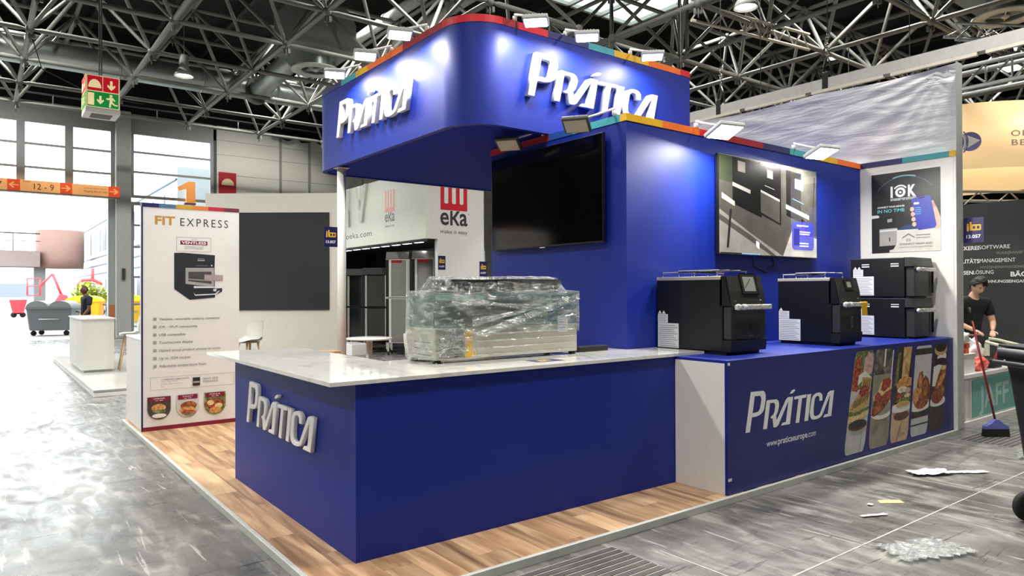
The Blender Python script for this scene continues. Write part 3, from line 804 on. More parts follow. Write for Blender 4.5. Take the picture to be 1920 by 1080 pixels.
def pic5(d):
    d.base(DBG); d.ell(.5, .93, .42, .07, BUN2); d.ell(.5, .955, .36, .05, COFF); d.ell(.5, .84, .22, .03, PLATE); d.ell(.78, .85, .12, .04, PLATE); d.ell(.55, .79, .42, .045, COFF); d.poly([(.05, .52), (.08, .74), (.4, .76), (.8, .74), (.9, .6), (.5, .5)], PLATE); d.ell(.48, .335, .58, .06, PLATE)
    d.poly([(.10, .40), (.40, .62), (.62, .74), (.92, .72), (.95, .62), (.70, .50), (.40, .36)], CHICK); d.poly([(.30, .44), (.56, .62), (.90, .66), (.88, .60), (.62, .52), (.40, .40)], BUN); d.ell(.45, .40, .42, .09, MEAT); d.ell(.66, .44, .24, .08, CHICK); d.poly([(.55, .70), (.62, .745), (.92, .74), (.94, .70), (.7, .69)], CHEESE)
picture(6.243, .374, .225, .100, 1.035, pic1); picture(6.70, .392, .15, .095, 1.032, pic2)
picture(7.13, .390, .152, .095, 1.028, pic3); picture(7.57, .40, .158, .100, 1.022, pic4); picture(7.995, .37, .168, .100, 1.022, pic5)

# ------------------------------------------------------------------ storage tower and the curved fascia
TX0, TX1, TY0, TY1, TZ = 4.513, 8.654, 4.262, 6.29, 3.10
tw = thing('storage_tower', 'tall royal blue box wall of the stand that carries both televisions', 'stand wall', (6.5, 5.2, PZ))
b = MB(); b.box((TX0, TY0, PZ), (TX1, TY1, TZ), BLUE); b.build('body', None, tw)
def trim(parent, nm, pts, z0, z1, th, mt):
    """a strip following pts (x,y), pushed out by th to the right-hand side of travel"""
    b = MB()
    for (a, c) in zip(pts[:-1], pts[1:]):
        a = Vector((a[0], a[1], 0)); c = Vector((c[0], c[1], 0)); d = (c - a).normalized(); n = Vector((d.y, -d.x, 0))
        b.prism([(0, 0), (1, 0), (1, 1), (0, 1)], a + Z * z0, c - a, n * th, Z * (z1 - z0), mt)
    return b.build(nm, None, parent)
TNAVY = mat('trim_navy', (28, 34, 92), .45); TBLUE = mat('trim_blue', (26, 66, 130), .45); TDR = mat('trim_dark_red', (146, 24, 36), .45)
ty = [(6.29, 6.05, RED), (6.05, 5.30, TDR), (5.30, 4.95, TBLUE), (4.95, 4.62, TEAL), (4.62, 4.33, TEAL), (4.33, 4.262, YEL)]
for a, c, m in ty: trim(tw, 'colour_strip', [(TX0 + .03, a), (TX0 + .03, c)], TZ + .0005, TZ + .066, .036, m)
tx = [(4.507, 4.99, YEL), (4.99, 5.53, ORA), (5.53, 5.72, RED), (5.72, 6.58, TDR), (6.58, 7.09, TNAVY), (7.09, 7.53, TEAL), (7.53, 8.10, YEL), (8.10, 8.654, ORA)]
for a, c, m in tx: trim(tw, 'colour_strip', [(c, TY0 + .03), (a, TY0 + .03)][::-1], TZ + .0005, TZ + .066, .036, m)

CX0, CX1, CY0, CY1, CZ0, CZ1 = 3.535, 6.76, 5.298, 8.90, 3.168, 4.125
RC, RC2, RC3 = .40, .10, .30
def rounded(x0, x1, y0, y1, ins=0.0):
    """outline of the fascia, counter-clockwise from the back right"""
    pts = []
    def arc(cx, cy, r, a0, a1, n):
        for i in range(n + 1): t = a0 + (a1 - a0) * i / n; pts.append((cx + r * math.cos(t), cy + r * math.sin(t)))
    arc(x0 + RC3, y1 - RC3, RC3 - ins, PI / 2, PI, 8); arc(x0 + RC, y0 + RC, RC - ins, PI, 1.5 * PI, 14); arc(x1 - RC2, y0 + RC2, RC2 - ins, 1.5 * PI, 2 * PI, 6)
    pts.append((x1 - ins, y1 - ins))
    out = []
    for i, p in enumerate(pts):
        q = pts[(i + 1) % len(pts)]; out.append(p)
        if math.dist(p, q) > .3:
            for k in (.004, .996): out.append((p[0] + (q[0] - p[0]) * k, p[1] + (q[1] - p[1]) * k))
    return out
cn = thing('curved_fascia', 'big curved blue fascia with raised white lettering on top of the stand', 'fascia', (5.1, 7.0, CZ0))
o1, o2 = rounded(CX0, CX1, CY0, CY1), rounded(CX0, CX1, CY0, CY1, .06)
b = MB(); n = len(o1)
R4 = ((o1, CZ0), (o1, CZ1), (o2, CZ1), (o2, CZ0))
for r in range(4):
    (pa, za), (pb, zb_) = R4[r], R4[(r + 1) % 4]
    a = len(b.v); b.v += [(x, y, za) for x, y in pa]; c = len(b.v); b.v += [(x, y, zb_) for x, y in pb]
    for i in range(n):
        j = (i + 1) % n; b.face([a + i, a + j, c + j, c + i], BLUE, r in (0, 2))
b.build('fascia_board', None, cn)
b = MB(); b.prism(o2, (0, 0, CZ0 + .012), X, Y, Z * .03, mat('soffit_blue', (9, 30, 140), .7, noise=.02, spec=.12)); b.build('soffit', None, cn)
b = MB(); b.prism(o2, (0, 0, CZ1 - .05), X, Y, Z * .03, DGREY); b.build('top_board', None, cn)
# colour strip along the top edge
def along(p0, p1, n=1): return [(p0[0] + (p1[0] - p0[0]) * i / n, p0[1] + (p1[1] - p0[1]) * i / n) for i in range(n + 1)]
arcL = [(CX0 + RC + RC * math.cos(PI + PI / 2 * i / 14), CY0 + RC + RC * math.sin(PI + PI / 2 * i / 14)) for i in range(15)]
arcF = [(CX0 + RC3 + RC3 * math.cos(PI / 2 + PI / 2 * i / 8), CY1 - RC3 + RC3 * math.sin(PI / 2 + PI / 2 * i / 8)) for i in range(9)]
arcR = [(CX1 - RC2 + RC2 * math.cos(-PI / 2 + PI / 2 * i / 6), CY0 + RC2 + RC2 * math.sin(-PI / 2 + PI / 2 * i / 6)) for i in range(7)]
def in_(pts): return [(x + .03 * 0, y) for x, y in pts]
segs = [(arcF[4:] + [(CX0, 8.06)], TNAVY), ([(CX0, 8.06), (CX0, 7.64)], TEAL), ([(CX0, 7.64), (CX0, 7.33)], YEL), ([(CX0, 7.33), (CX0, 6.50)], ORA), ([(CX0, 6.50), (CX0, 5.72)], TDR),
        ([(CX0, 5.72)] + arcL, RED), ([(3.935, CY0), (4.13, CY0)], TDR), ([(4.13, CY0), (4.50, CY0)], RED), ([(4.50, CY0), (5.05, CY0)], TNAVY), ([(5.05, CY0), (5.43, CY0)], TEAL), ([(5.43, CY0), (5.97, CY0)], YEL),
        ([(5.97, CY0), (6.52, CY0)], ORA), ([(6.52, CY0), (6.66, CY0)] + arcR[1:], RED)]
for pts, m in segs:
    b = MB(); k0 = len(b.v); n = len(pts)
    def inset(i):
        a = Vector(pts[max(i - 1, 0)]); c = Vector(pts[min(i + 1, n - 1)]); d = (c - a).normalized(); return (pts[i][0] - d.y * .045, pts[i][1] + d.x * .045)
    def outs(i):
        a = Vector(pts[max(i - 1, 0)]); c = Vector(pts[min(i + 1, n - 1)]); d = (c - a).normalized(); return (pts[i][0] + d.y * .004, pts[i][1] - d.x * .004)
    R0 = [outs(i) for i in range(n)]; R1 = [inset(i) for i in range(n)]
    for R_, z in ((R0, CZ1 + .0005), (R0, CZ1 + .07), (R1, CZ1 + .07), (R1, CZ1 + .0005)): b.v += [(x, y, z) for x, y in R_]
    for r in range(4):
        for i in range(n - 1): a, c = k0 + r * n, k0 + ((r + 1) % 4) * n; b.face([a + i, a + i + 1, c + i + 1, c + i], m)
    b.face([k0, k0 + n, k0 + 2 * n, k0 + 3 * n], m); b.face([k0 + n - 1, k0 + 2 * n - 1, k0 + 3 * n - 1, k0 + 4 * n - 1][::-1], m)
    b.build('colour_strip', None, cn)
logo(cn, (4.199, CY0 - .0005, 3.483), X, Z, 1.866, .055, LETTER, .003)
logo(cn, (CX0 - .0005, 8.089, 3.475), -Y, Z, 1.81, .055, LETTER, .003)
b = MB(); b.tube((3.635, 8.29, PZ), (3.635, 8.29, CZ0 - .012), .055, WHITE, 20); b.box((3.56, 8.215, CZ0 - .011), (3.71, 8.365, CZ0 - .001), WHITE)
pp = thing('canopy_post', 'white round post holding up the left end of the blue fascia', 'post', (3.635, 8.29, PZ)); b.build('pole', None, pp)
b = MB(); b.box((3.54, 8.195, PZ), (3.73, 8.385, PZ + .012), WHITE); b.build('foot_plate', None, pp)

# ------------------------------------------------------------------ televisions
SCR = mat('black_screen', (4, 4, 5), .10, noise=0, spec=.6)
BEZ = mat('black_bezel', (18, 18, 20), .35)
tv = thing('television', 'large switched-off television on the narrow blue wall above the reception counter', 'television', (4.49, 5.35, 2.04))
b = MB(); b.box((4.452, 4.492, 2.046), (4.49, 6.20, 3.034), BEZ, .006); b.build('housing', None, tv)
b = MB(); b.box((4.4505, 4.503, 2.062), (4.4519, 6.189, 3.024), SCR); b.build('screen', None, tv)
b = MB(); b.box((4.490, 5.0, 2.3), (4.5128, 5.7, 2.8), DGREY); b.build('wall_bracket', None, tv)
b = MB(); b.box((4.4515, 5.3, 2.036), (4.462, 5.38, 2.0459), CHROME); b.build('sensor', None, tv)
tv = thing('television', 'large television showing a row of dark ovens on the wide blue wall', 'television', (6.65, 4.24, 1.96))
b = MB(); b.box((5.735, 4.202, 1.962), (7.54, 4.24, 2.953), BEZ, .006); b.build('housing', None, tv)
b = MB(); b.box((6.2, 4.24, 2.2), (7.0, 4.2618, 2.7), DGREY); b.build('wall_bracket', None, tv)
def scr(name, c, e=.75): return mat(name, c, .25, noise=.25, scale=6, emit=c, estr=e)
S_D, S_M, S_L, S_S, S_G, S_B, S_W, S_P = scr('screen_dark', (30, 30, 30)), scr('screen_mid', (84, 82, 76)), scr('screen_light', (150, 146, 138)), scr('screen_steel', (196, 192, 184)), scr('screen_green', (62, 70, 52)), scr('screen_blue', (58, 60, 168)), scr('screen_white', (236, 236, 232)), scr('screen_panel', (110, 150, 190))
p = Print((5.748, 4.2017, 1.974), X, Z); W, H = 1.779, .967
def u(*a): return [(x * W, y * H) for x, y in a]
p.rect(0, 0, W, H, S_M)
p.poly(u((0, .75), (.14, .72), (.12, 1), (0, 1)), S_G); p.poly(u((0, .45), (.3, .22), (.62, 0), (0, 0)), S_L); p.poly(u((.62, 0), (1, 0), (1, .22), (.72, .30)), S_S); p.poly(u((0, .40), (.3, .20), (.55, 0), (.50, 0), (0, .34)), S_M)
p.poly(u((.12, .52), (.40, .40), (.40, .98), (.12, 1)), S_D); p.poly(u((.12, .74), (.29, .68), (.29, .64), (.12, .70)), S_S); p.poly(u((.17, .86), (.24, .85), (.24, .96), (.17, .97)), S_L); p.poly(u((.02, .62), (.14, .54), (.14, .49), (.02, .56)), S_S)
p.poly(u((.38, .44), (.60, .34), (.60, .97), (.38, 1)), S_D); p.poly(u((.39, .70), (.585, .62), (.585, .36), (.39, .46)), S_M); p.poly(u((.39, .70), (.585, .62), (.585, .595), (.39, .675)), S_S); p.poly(u((.455, .84), (.515, .83), (.515, .92), (.455, .93)), S_S); p.poly(u((.43, .755), (.53, .725), (.53, .72), (.43, .75)), S_W)
p.poly(u((.66, .46), (.95, .34), (.98, .93), (.66, .96)), S_D); p.poly(u((.82, .44), (.95, .36), (.97, .93), (.82, .95)), S_M); p.poly(u((.65, .58), (.91, .48), (.91, .43), (.65, .53)), S_S); p.poly(u((.75, .77), (.84, .75), (.84, .87), (.75, .88)), S_P); p.poly(u((.72, .655), (.85, .61), (.85, .602), (.72, .647)), S_P)
p.rrect(.715 * W, .08 * H, .965 * W, .40 * H, .05, S_B); p.rect(.735 * W, .13 * H, .80 * W, .32 * H, scr('screen_deep_blue', (28, 28, 120))); 
for i, (v, l) in enumerate(((.35, .10), (.28, .12), (.255, .11), (.15, .10), (.12, .10))): p.rect(.80 * W, v * H, (.80 + l) * W, (v + .012) * H, S_W, up=False)
p.k += 1; p.text('Baking', .77 * W, .345 * H, .022, S_W); p.rect(0, 0, .2 * W, .012 * H, S_D); p.rect(.2 * W, 0, .38 * W, .012 * H, S_P); p.poly(u((.06, .06), (.08, .06), (.11, .46), (.09, .46)), S_D); p.poly(u((.34, .09), (.37, .06), (.37, .13), (.34, .15)), S_W)
p.build('screen_picture', tv)
b = MB(); b.box((5.748, 4.1965, 1.974), (7.527, 4.1968, 2.941), glass_mat('screen_glass', (255, 255, 255), .3)); b.build('screen_glass', None, tv)

# ------------------------------------------------------------------ floodlights
FLE = lamp_mat('flood_glow', (255, 253, 244), 45.0)
FLO = mat('flood_glass_off', (196, 188, 172), .3)
def flood(base, head, aim, label, on=True, group='floodlights on the stand', w=.24, h=.20, pw=1.0):
    """head box on an arm from the top edge; aim = direction the glass faces"""
    base = Vector(base); head = Vector(head); aim = Vector(aim).normalized()
    t = thing('floodlight', label, 'floodlight', base, group)
    M = aim.to_track_quat('Z', 'Y').to_matrix().to_4x4(); M.translation = head
    b = MB(); b.box((-w / 2, -h / 2, -.03), (w / 2, h / 2, .012), LGREY if on else DGREY, .012, T=M); b.build('housing', None, t)
    b = MB(); b.box((-w / 2 + .02, -h / 2 + .02, .0125), (w / 2 - .02, h / 2 - .02, .016), FLE if on else FLO, T=M); b.build('glass', None, t)
    b = MB()
    for i in range(6): b.box((-w / 2 + .03 + .03 * i, -h / 2 + .03, -.045), (-w / 2 + .04 + .03 * i, h / 2 - .03, -.0305), LGREY, T=M)
    b.build('cooling_fin', None, t)
    b = MB(); e = M @ Vector((0, 0, -.05)); b.tube(base, base + Z * .05, .022, WHITE, 10); b.path([base + Z * .05, base + Z * .07, (base + e) / 2 + Z * .03, e], .011, WHITE, 8); b.build('arm', None, t)
    if on:
        l = bpy.data.lights.new('flood_beam', 'AREA'); l.shape = 'RECTANGLE'; l.size = w - .04; l.size_y = h - .04; l.energy = FLOOD_W * pw; l.color = (1.0, .97, .90); l.spread = math.radians(180)
        o = bpy.data.objects.new('flood_beam', l); col.objects.link(o)
        m = (-aim).to_track_quat('Z', 'Y').to_matrix().to_4x4(); m.translation = M @ Vector((0, 0, .022)); o.matrix_world = m
for y, n in ((6.04, 'nearest its corner'), (6.80, 'middle one'), (7.59, 'at the far end')):
    flood((CX0 + .02, y, CZ1 + .071), (3.25, y, 4.10), (-.05, -.12, -1), 'lit floodlight on the narrow face of the curved fascia, ' + n)
for x, n in ((4.10, 'nearest its corner'), (4.75, 'above its first letter'), (5.70, 'above its last letters')):
    flood((x, CY0 + .02, CZ1 + .071), (x, 5.0, 4.10), (-.05, -.05, -1), 'lit floodlight on the wide face of the curved fascia, ' + n)
for y, n in ((5.52, 'above the far end of the dark television'), (4.53, 'above the near end of the dark television')):
    flood((TX0 + .01, y - .12, TZ + .067), (4.17, y, 3.06), (-.35, -.25, -.9), 'unlit floodlight leaning out ' + n, on=False)
for x, n in ((5.49, 'left end of the lit television'), (7.19, 'right end of the lit television')):
    flood((x, TY0 + .01, TZ + .067), (x, 3.95, 3.08), (-.08, -.3, -.95), 'lit floodlight above the ' + n, w=.28, h=.26, pw=2.6)
# ------------------------------------------------------------------ ovens on the display counter
OVB = mat('oven_black', (16, 16, 17), .38, noise=.04)
OVF = mat('oven_front_graphite', (44, 45, 44), .42, noise=.05)
OVP = mat('oven_plinth', (12, 12, 13), .5)
LABL = mat('white_sticker', (206, 208, 212), .5, noise=.03)
WRAP = mat('wrapped_handle_film', (214, 214, 206), .18, metal=.35, noise=.35, scale=40, bump=.5)
GLS = mat('touch_glass', (150, 158, 148), .15, noise=.05)
def sticker(t, x, y1, z0, two=True):
    """warning sheet on the left side of the oven, read from the left (runs towards the front)"""
    p = Print((x - .0002, y1, z0), -Y, Z)
    p.rect(0, 0, .235, .215, LABL); p.rect(0, .218, .115, .295, LABL)
    for i in range(11): p.rect(.012, .012 + .018 * i, .222 - .022 * (i % 3), .017 + .018 * i, TXTG, up=False)
    for i in range(4): p.rect(.010, .232 + .016 * i, .10, .237 + .016 * i, TXTG, up=False)
    p.k += 1
    for i in range(2 if two else 1): p.poly([(.005 + .045 * i, .298), (.045 + .045 * i, .298), (.025 + .045 * i, .328)], LABL)
    p.build('warning_sticker', t)
def tall_oven(x, w, yf, yb, label, big, flag):
    t = thing('speed_oven', label, 'oven', (x + w / 2, (yf + yb) / 2, OZ), 'countertop ovens')
    z0, z1, zm, zp = OZ + .001, 1.728, 1.478, 1.20
    b = MB(); b.box((x + .02, yf + .05, z0), (x + w - .02, yb - .02, OZ + .028), OVP); b.build('foot_frame', None, t)
    b = MB(); b.box((x, yf + .075, OZ + .028), (x + w, yb, z1 - .012), OVB, .006); b.build('body', None, t)
    # plinth, door and sloping control panel
    b = MB(); b.prism([(0, OZ + .030), (.075, OZ + .030), (.075, zp - .004), (-.012, zp - .004), (-.004, OZ + .05)], (x, yf, 0), Y, Z, X * w, OVP); b.build('plinth', None, t)
    b = MB(); b.box((x + .01, yf - .004, zp), (x + w - .004, yf + .074, zm - .006), OVF, .006); dr = b.build('door', None, t)
    b = MB(); b.prism([(-.004, zm), (.10, zm), (.10, z1), (.045, z1), (.012, zm + .12)], (x + .012, yf, 0), Y, Z, X * (w - .016), OVF); b.build('control_panel', None, t)
    b = MB(); b.prism([(.0, zm), (.10, zm), (.10, z1 - .002), (.05, z1 - .002)], (x, yf, 0), Y, Z, X * .0115, OVB); b.build('side_cheek', None, t)
    b = MB(); b.box((x + .02, yf - .058, zm - .030), (x + w + .012, yf - .026, zm - .006 + .018), WRAP, .008)
    for dx in (.05, w - .05): b.box((x + dx - .012, yf - .03, zm - .026), (x + dx + .012, yf - .003, zm + .002), CHROME)
    b.ball((x + .05, yf - .042, zm - .009), (.034, .026, .028), WRAP, 10); b.ball((x + .13, yf - .042, zm - .009), (.05, .024, .027), WRAP, 10); b.build('handle', None, t)
    # touch screen lying in the slope of the panel
    uy = Vector((0, .033, z1 - zm - .12)).normalized(); o = Vector((x + .012, yf + .012, zm + .12)); n = X.cross(uy)
    sw, sh = (.235, .185) if big else (.155, .115)
    c0 = o + X * ((w - sw) / 2 + (.03 if big else .0)) + uy * ((.128 - sh) * .5)
    b = MB(); b.prism(rrect_pts(0, 0, sw, sh, .01), c0 + n * .0005, X, uy, n * .006, CHROME if big else OVB, OVB); s_ = b.build('screen_bezel', None, t)
    P = Print(c0 + n * .0068, X, uy); P.rrect(.008, .008, sw - .008, sh - .008, .006, BLACK); P.rect(.04, .03, sw - .035, sh - .03, GLS)
    if big: P.poly([(.05, .06), (.055, .055), (.15, .135), (.145, .14)], BLACK)
    P.build('screen', t)
    P = Print((x, yf - .0042 + .004, zm + .05), X, Vector((0, .012, .12)).normalized()); uy2 = P.uy
    P.o = Vector((x + .0, yf + .001, zm + .03)); P.rect(w * .40, .0, w * .68, .003, TXTG); P.ell(w * .86, .004, .016, .02, LABL); P.ell(w * .15, .0, .014, .017, TXTG); P.build('buttons', t)
    P = Print((x + w * .55, yf - .0044, zp + .10), X, Z)
    if big: P.frame(-.035, -.055, .035, .055, .004, TXT); P.ell(0, -.01, .022, .035, BLACK); P.ell(0, .03, .012, .012, BLACK); P.rect(-.035, -.075, .035, -.068, TXTG)
    else: P.rrect(-.016, -.055, .016, .055, .006, TXTG); P.rect(-.006, -.04, .006, .04, TXT)
    P.build('door_emblem', t)
    sticker(t, x, yb - .01, OZ + .032, big)
    # steel top edge and the racks lying on the lid
    b = MB(); b.box((x - .004, yf + .09, z1 - .030), (x + w, yb, z1), STEEL, .003); b.build('lid', None, t)
    if flag:
        b = MB(); b.box((x + w - .10, yf - .062, zm - .034), (x + w + .014, yf - .022, zm + .016), YEL, .01); b.prism([(0, 0), (.10, 0), (.115, -.085), (.012, -.085)], (x + w - .115, yf - .064, zm - .03), X, Z, Y * .004, YEL); lab(b.build('yellow_tag', None, t), 'yellow film tag on the handle')
    if flag: b = MB(); b.box((x + .005, yf - .006, zp - .003), (x + w, yf - .003, zp + .004), CHROME); b.build('trim_line', None, t)
    return t
def racks(x, w, yf, yb, zt, label):
    t = thing('wire_rack', label, 'rack', (x + w / 2, (yf + yb) / 2, zt), 'shelves packed on the ovens')
    for k, (a, c, dz) in enumerate(((.02, .62, .03), (.30, .98, .042))):
        y0, y1 = yb - (yb - yf) * a - .02, yb - (yb - yf) * c
        b = MB(); b.box((x + .03, y1, zt + dz), (x + w - .05, y0, zt + dz + .008), CHROME, .002)
        for i in range(3): b.box((x + .04 + .15 * i, y1, zt + dz + .0085), (x + .05 + .15 * i, y0, zt + dz + .014), WHITE_G)
        b.build('rack_tray', None, t)
        b = MB()
        for yy in (y0 - .01, y1 + .01):
            for xx in (x + .035, x + w - .06): b.tube((xx, yy, zt + .0005), (xx, yy, zt + dz), .004, CHROME, 6)
        b.build('rack_foot', None, t)
tall_oven(4.885, .50, 3.47, 4.245, 'wide black oven with a big touch screen beside the marble worktop', True, False)
racks(4.885, .50, 3.60, 4.245, 1.7282, 'steel trays lying on the lid of the oven beside the worktop')
tall_oven(6.515, .425, 3.415, 4.055, 'narrow black oven with a yellow tag on its handle', False, True)
racks(6.515, .425, 3.55, 4.055, 1.7282, 'steel trays lying on the lid of the oven with the yellow tag')
def deck_oven(x, w, yf, yb, z0, z1, label):
    t = thing('deck_oven', label, 'oven', (x + w / 2, (yf + yb) / 2, z0), 'countertop ovens')
    b = MB(); b.box((x + .03, yf + .06, z0 + .0005), (x + w - .03, yb - .04, z0 + .014), OVP); b.build('foot_frame', None, t)
    b = MB(); b.box((x, yf + .09, z0 + .014), (x + w, yb, z1), OVB, .006); b.build('body', None, t)
    b = MB(); b.box((x + .005, yf + .08, z1 - .012), (x + .012, yb - .02, z1 + .0015), CHROME); b.build('edge_trim', None, t)
    zh = z0 + (z1 - z0) * .70
    b = MB(); b.prism([(.0, zh + .035), (.089, zh + .035), (.089, z1 - .001), (.02, z1 - .001)], (x + .002, yf, 0), Y, Z, X * (w - .004), OVF); b.build('control_panel', None, t)
    b = MB(); b.box((x + .03, yf, z0 + .022), (x + w * .78, yf + .089, zh + .032), OVF, .004); b.build('door', None, t)
    b = MB(); b.box((x + w * .78 + .003, yf + .01, z0 + .022), (x + w - .002, yf + .089, zh + .032), OVB, .004); b.tube((x + w * .9, yf - .012, z0 + .06), (x + w * .9, yf - .012, zh - .02), .012, mat('smoked_plastic', (40, 42, 42), .15), 10); b.build('side_bar', None, t)
    b = MB(); b.box((x + .04, yf - .046, zh - .02), (x + w * .92, yf - .018, zh + .022), WRAP, .007)
    for dx in (.06, .16): b.ball((x + dx, yf - .032, zh), (.035, .022, .026), WRAP, 10)
    for dx in (.07, w * .8): b.box((x + dx, yf - .02, zh - .012), (x + dx + .02, yf + .002, zh + .012), CHROME)
    b.build('handle', None, t)
    b = MB()
    for (d0) in (.13, .45):
        for dz in (.075, .10): b.box((x - .0012, yb - d0 - .085, z1 - dz), (x - .0002, yb - d0, z1 - dz + .012), WHITE if dz > .08 else LGREY)
    b.build('vent_slot', None, t)
    sticker(t, x, yb - .03, z0 + .03)
    return t
deck_oven(8.09, .51, 3.415, 4.10, OZ, 1.517, 'black oven at the bottom of the stack of two by the poster')
deck_oven(8.09, .51, 3.415, 4.10, 1.518, 1.968, 'black oven on top of the stack of two by the poster')
b = MB(); b.path([(5.5, 4.20, OZ + .008), (5.7, 4.12, OZ + .008), (6.0, 4.1, OZ + .008), (6.3, 4.14, OZ + .008), (6.5, 4.2, OZ + .008)], .006, BLACK, 6)
b.path([(6.38, 4.255, 1.95), (6.4, 4.256, 1.86), (6.62, 4.256, 1.80), (6.78, 4.256, 1.88), (6.74, 4.256, 1.95)], .005, BLACK, 6); tag(b.build('power_cable'), 'thin black power cable running behind the ovens and under the lit television', 'cable')

# ------------------------------------------------------------------ refrigerated display in plastic film
dx0, dx1, dy0, dy1, dz0, dz1 = 2.545, 3.885, 4.225, 4.60, SZ1, 1.592
dc = thing('display_case', 'low glass-topped steel cooling display on the marble worktop', 'display case', (3.2, 4.4, SZ1))
b = MB()
for xx in (dx0 + .01, dx1 - .05):
    for yy in (dy0 + .01, dy1 - .05): b.box((xx, yy, dz0 + .0005), (xx + .04, yy + .04, dz0 + .024), RUBBER)
b.build('foot', None, dc)
b = MB(); b.box((dx0, dy0, dz0 + .024), (dx1, dy1, 1.345), STEEL, .004); b.build('base', None, dc)
b = MB(); b.box((dx0 + .245, dy0 - .004, dz0 + .030), (dx1 - .005, dy0 - .0005, 1.338), STEEL, .0015); b.build('front_panel', None, dc)
b = MB(); b.box((dx0 + .005, dy0 - .004, dz0 + .030), (dx0 + .238, dy0 - .0005, 1.338), mat('grille_panel', (176, 172, 164), .35, metal=.8), .0015); gp = b.build('grille_panel', None, dc)
b = MB(); HOLE = mat('grille_slot', (26, 26, 26), .8)
for r, z in enumerate((1.135, 1.152, 1.19, 1.207, 1.245, 1.262)):
    for i in range(14): b.box((dx0 + .028 + .0142 * i, dy0 - .0046, z), (dx0 + .036 + .0142 * i, dy0 - .0041, z + .011), HOLE)
b.build('slot_rows', None, gp)
b = MB()
for z in (1.15, 1.195, 1.24): b.box((dx0 - .0008, dy0 + .06, z), (dx0 - .0002, dy0 + .30, z + .006), HOLE)
b.build('side_slot', None, dc)
p = Print((dx0 + .25, dy0 - .0044, dz0 + .035), X, Z); p.rect(0, 0, .052, .195, YEL); p.poly([(.056, .005), (.096, .005), (.076, .075)], WHITE); p.poly([(.062, .010), (.090, .010), (.076, .062)], YEL); p.text('!', .073, .018, .025, TXT)
p.rect(.88, .16 - .01, .985, .30 - .02, LABL)
for i in range(5): p.rect(.89, .16 + .022 * i, .97, .165 + .022 * i, TXTG, up=False)
p.build('sticker', dc)
CG = glass_mat('case_glass', (228, 246, 240), .35)
for nm, a, c in (('glass_pane', (dx0 + .004, dy0 + .002, 1.346), (dx1 - .004, dy0 + .008, dz1 - .007)), ('glass_pane', (dx0 + .002, dy0 + .01, 1.346), (dx0 + .008, dy1 - .01, dz1 - .007)), ('glass_pane', (dx1 - .008, dy0 + .01, 1.346), (dx1 - .002, dy1 - .01, dz1 - .007)), ('glass_pane', (dx0 + .004, dy1 - .008, 1.346), (dx1 - .004, dy1 - .002, dz1 - .007)), ('glass_top', (dx0, dy0, dz1 - .0065), (dx1, dy1, dz1))):
    b = MB(); b.box(a, c, CG); b.build(nm, None, dc)
b = MB(); b.box((dx0, dy0 - .0005, dz1 - .008), (dx1, dy0 + .0015, dz1 + .0005), mat('glass_edge_green', (70, 120, 112), .2)); b.build('glass_edge', None, dc)
b = MB(); b.box((dx0 + .03, dy0 + .03, 1.3455), (dx1 - .03, dy1 - .03, 1.352), mat('case_floor_steel', (190, 196, 196), .3, metal=.6)); b.build('tray_floor', None, dc)
b = MB(); b.box((dx0 + .02, dy1 - .03, 1.353), (dx1 - .02, dy1 - .012, 1.54), mat('case_back_blue_grey', (150, 166, 172), .35)); b.build('back_door', None, dc)  # lightened: the hall's reflection on the glass is put into this colour
b = MB(); b.box((3.02, 4.45, 1.42), (3.12, 4.56, 1.47), YEL, .01); b.build('yellow_block', None, dc)
def tray(x0, x1, y0, y1, z0, z1, label):
    b = MB(); BT = mat('black_gastro_tray', (24, 24, 26), .22)
    t = .05
    b.prism(rrect_pts(0, 0, x1 - x0, y1 - y0, .03), (x0, y0, z0), X, Y, Z * .006, BT)
    o = rrect_pts(0, 0, x1 - x0, y1 - y0, .03); i_ = rrect_pts(.03, .03, x1 - x0 - .03, y1 - y0 - .03, .02); n = len(o); k = len(b.v)
    for ring, z in ((i_, z0), (o, z1), ([(x * 1.0, y) for x, y in o], z1 + .006), (i_, z1 + .002), (i_, z0 + .01)): b.v += [(x0 + x, y0 + y, z) for x, y in ring]
    for r in range(4):
        for i in range(n): j = (i + 1) % n; b.face([k + r * n + i, k + r * n + j, k + (r + 1) * n + j, k + (r + 1) * n + i], BT)
    b.face([k + 4 * n + i for i in range(n)], BT)
    tag(b.build('serving_tray'), label, 'tray', 'black trays on the cooling display')
for i, (a, c, z) in enumerate(((2.68, 3.10, 1.625), (2.70, 3.14, 1.672))): tray(a, c, 4.26, 4.56, z - .03, z + .015, 'black tray under the film on the display, left stack, ' + ('lower one' if i == 0 else 'upper one'))
for i, (a, c, z) in enumerate(((3.10 + .06, 3.74, 1.63), (3.17, 3.77, 1.678))): tray(a, c, 4.25, 4.57, z - .03, z + .015, 'black tray under the film on the display, right stack, ' + ('lower one' if i == 0 else 'upper one'))
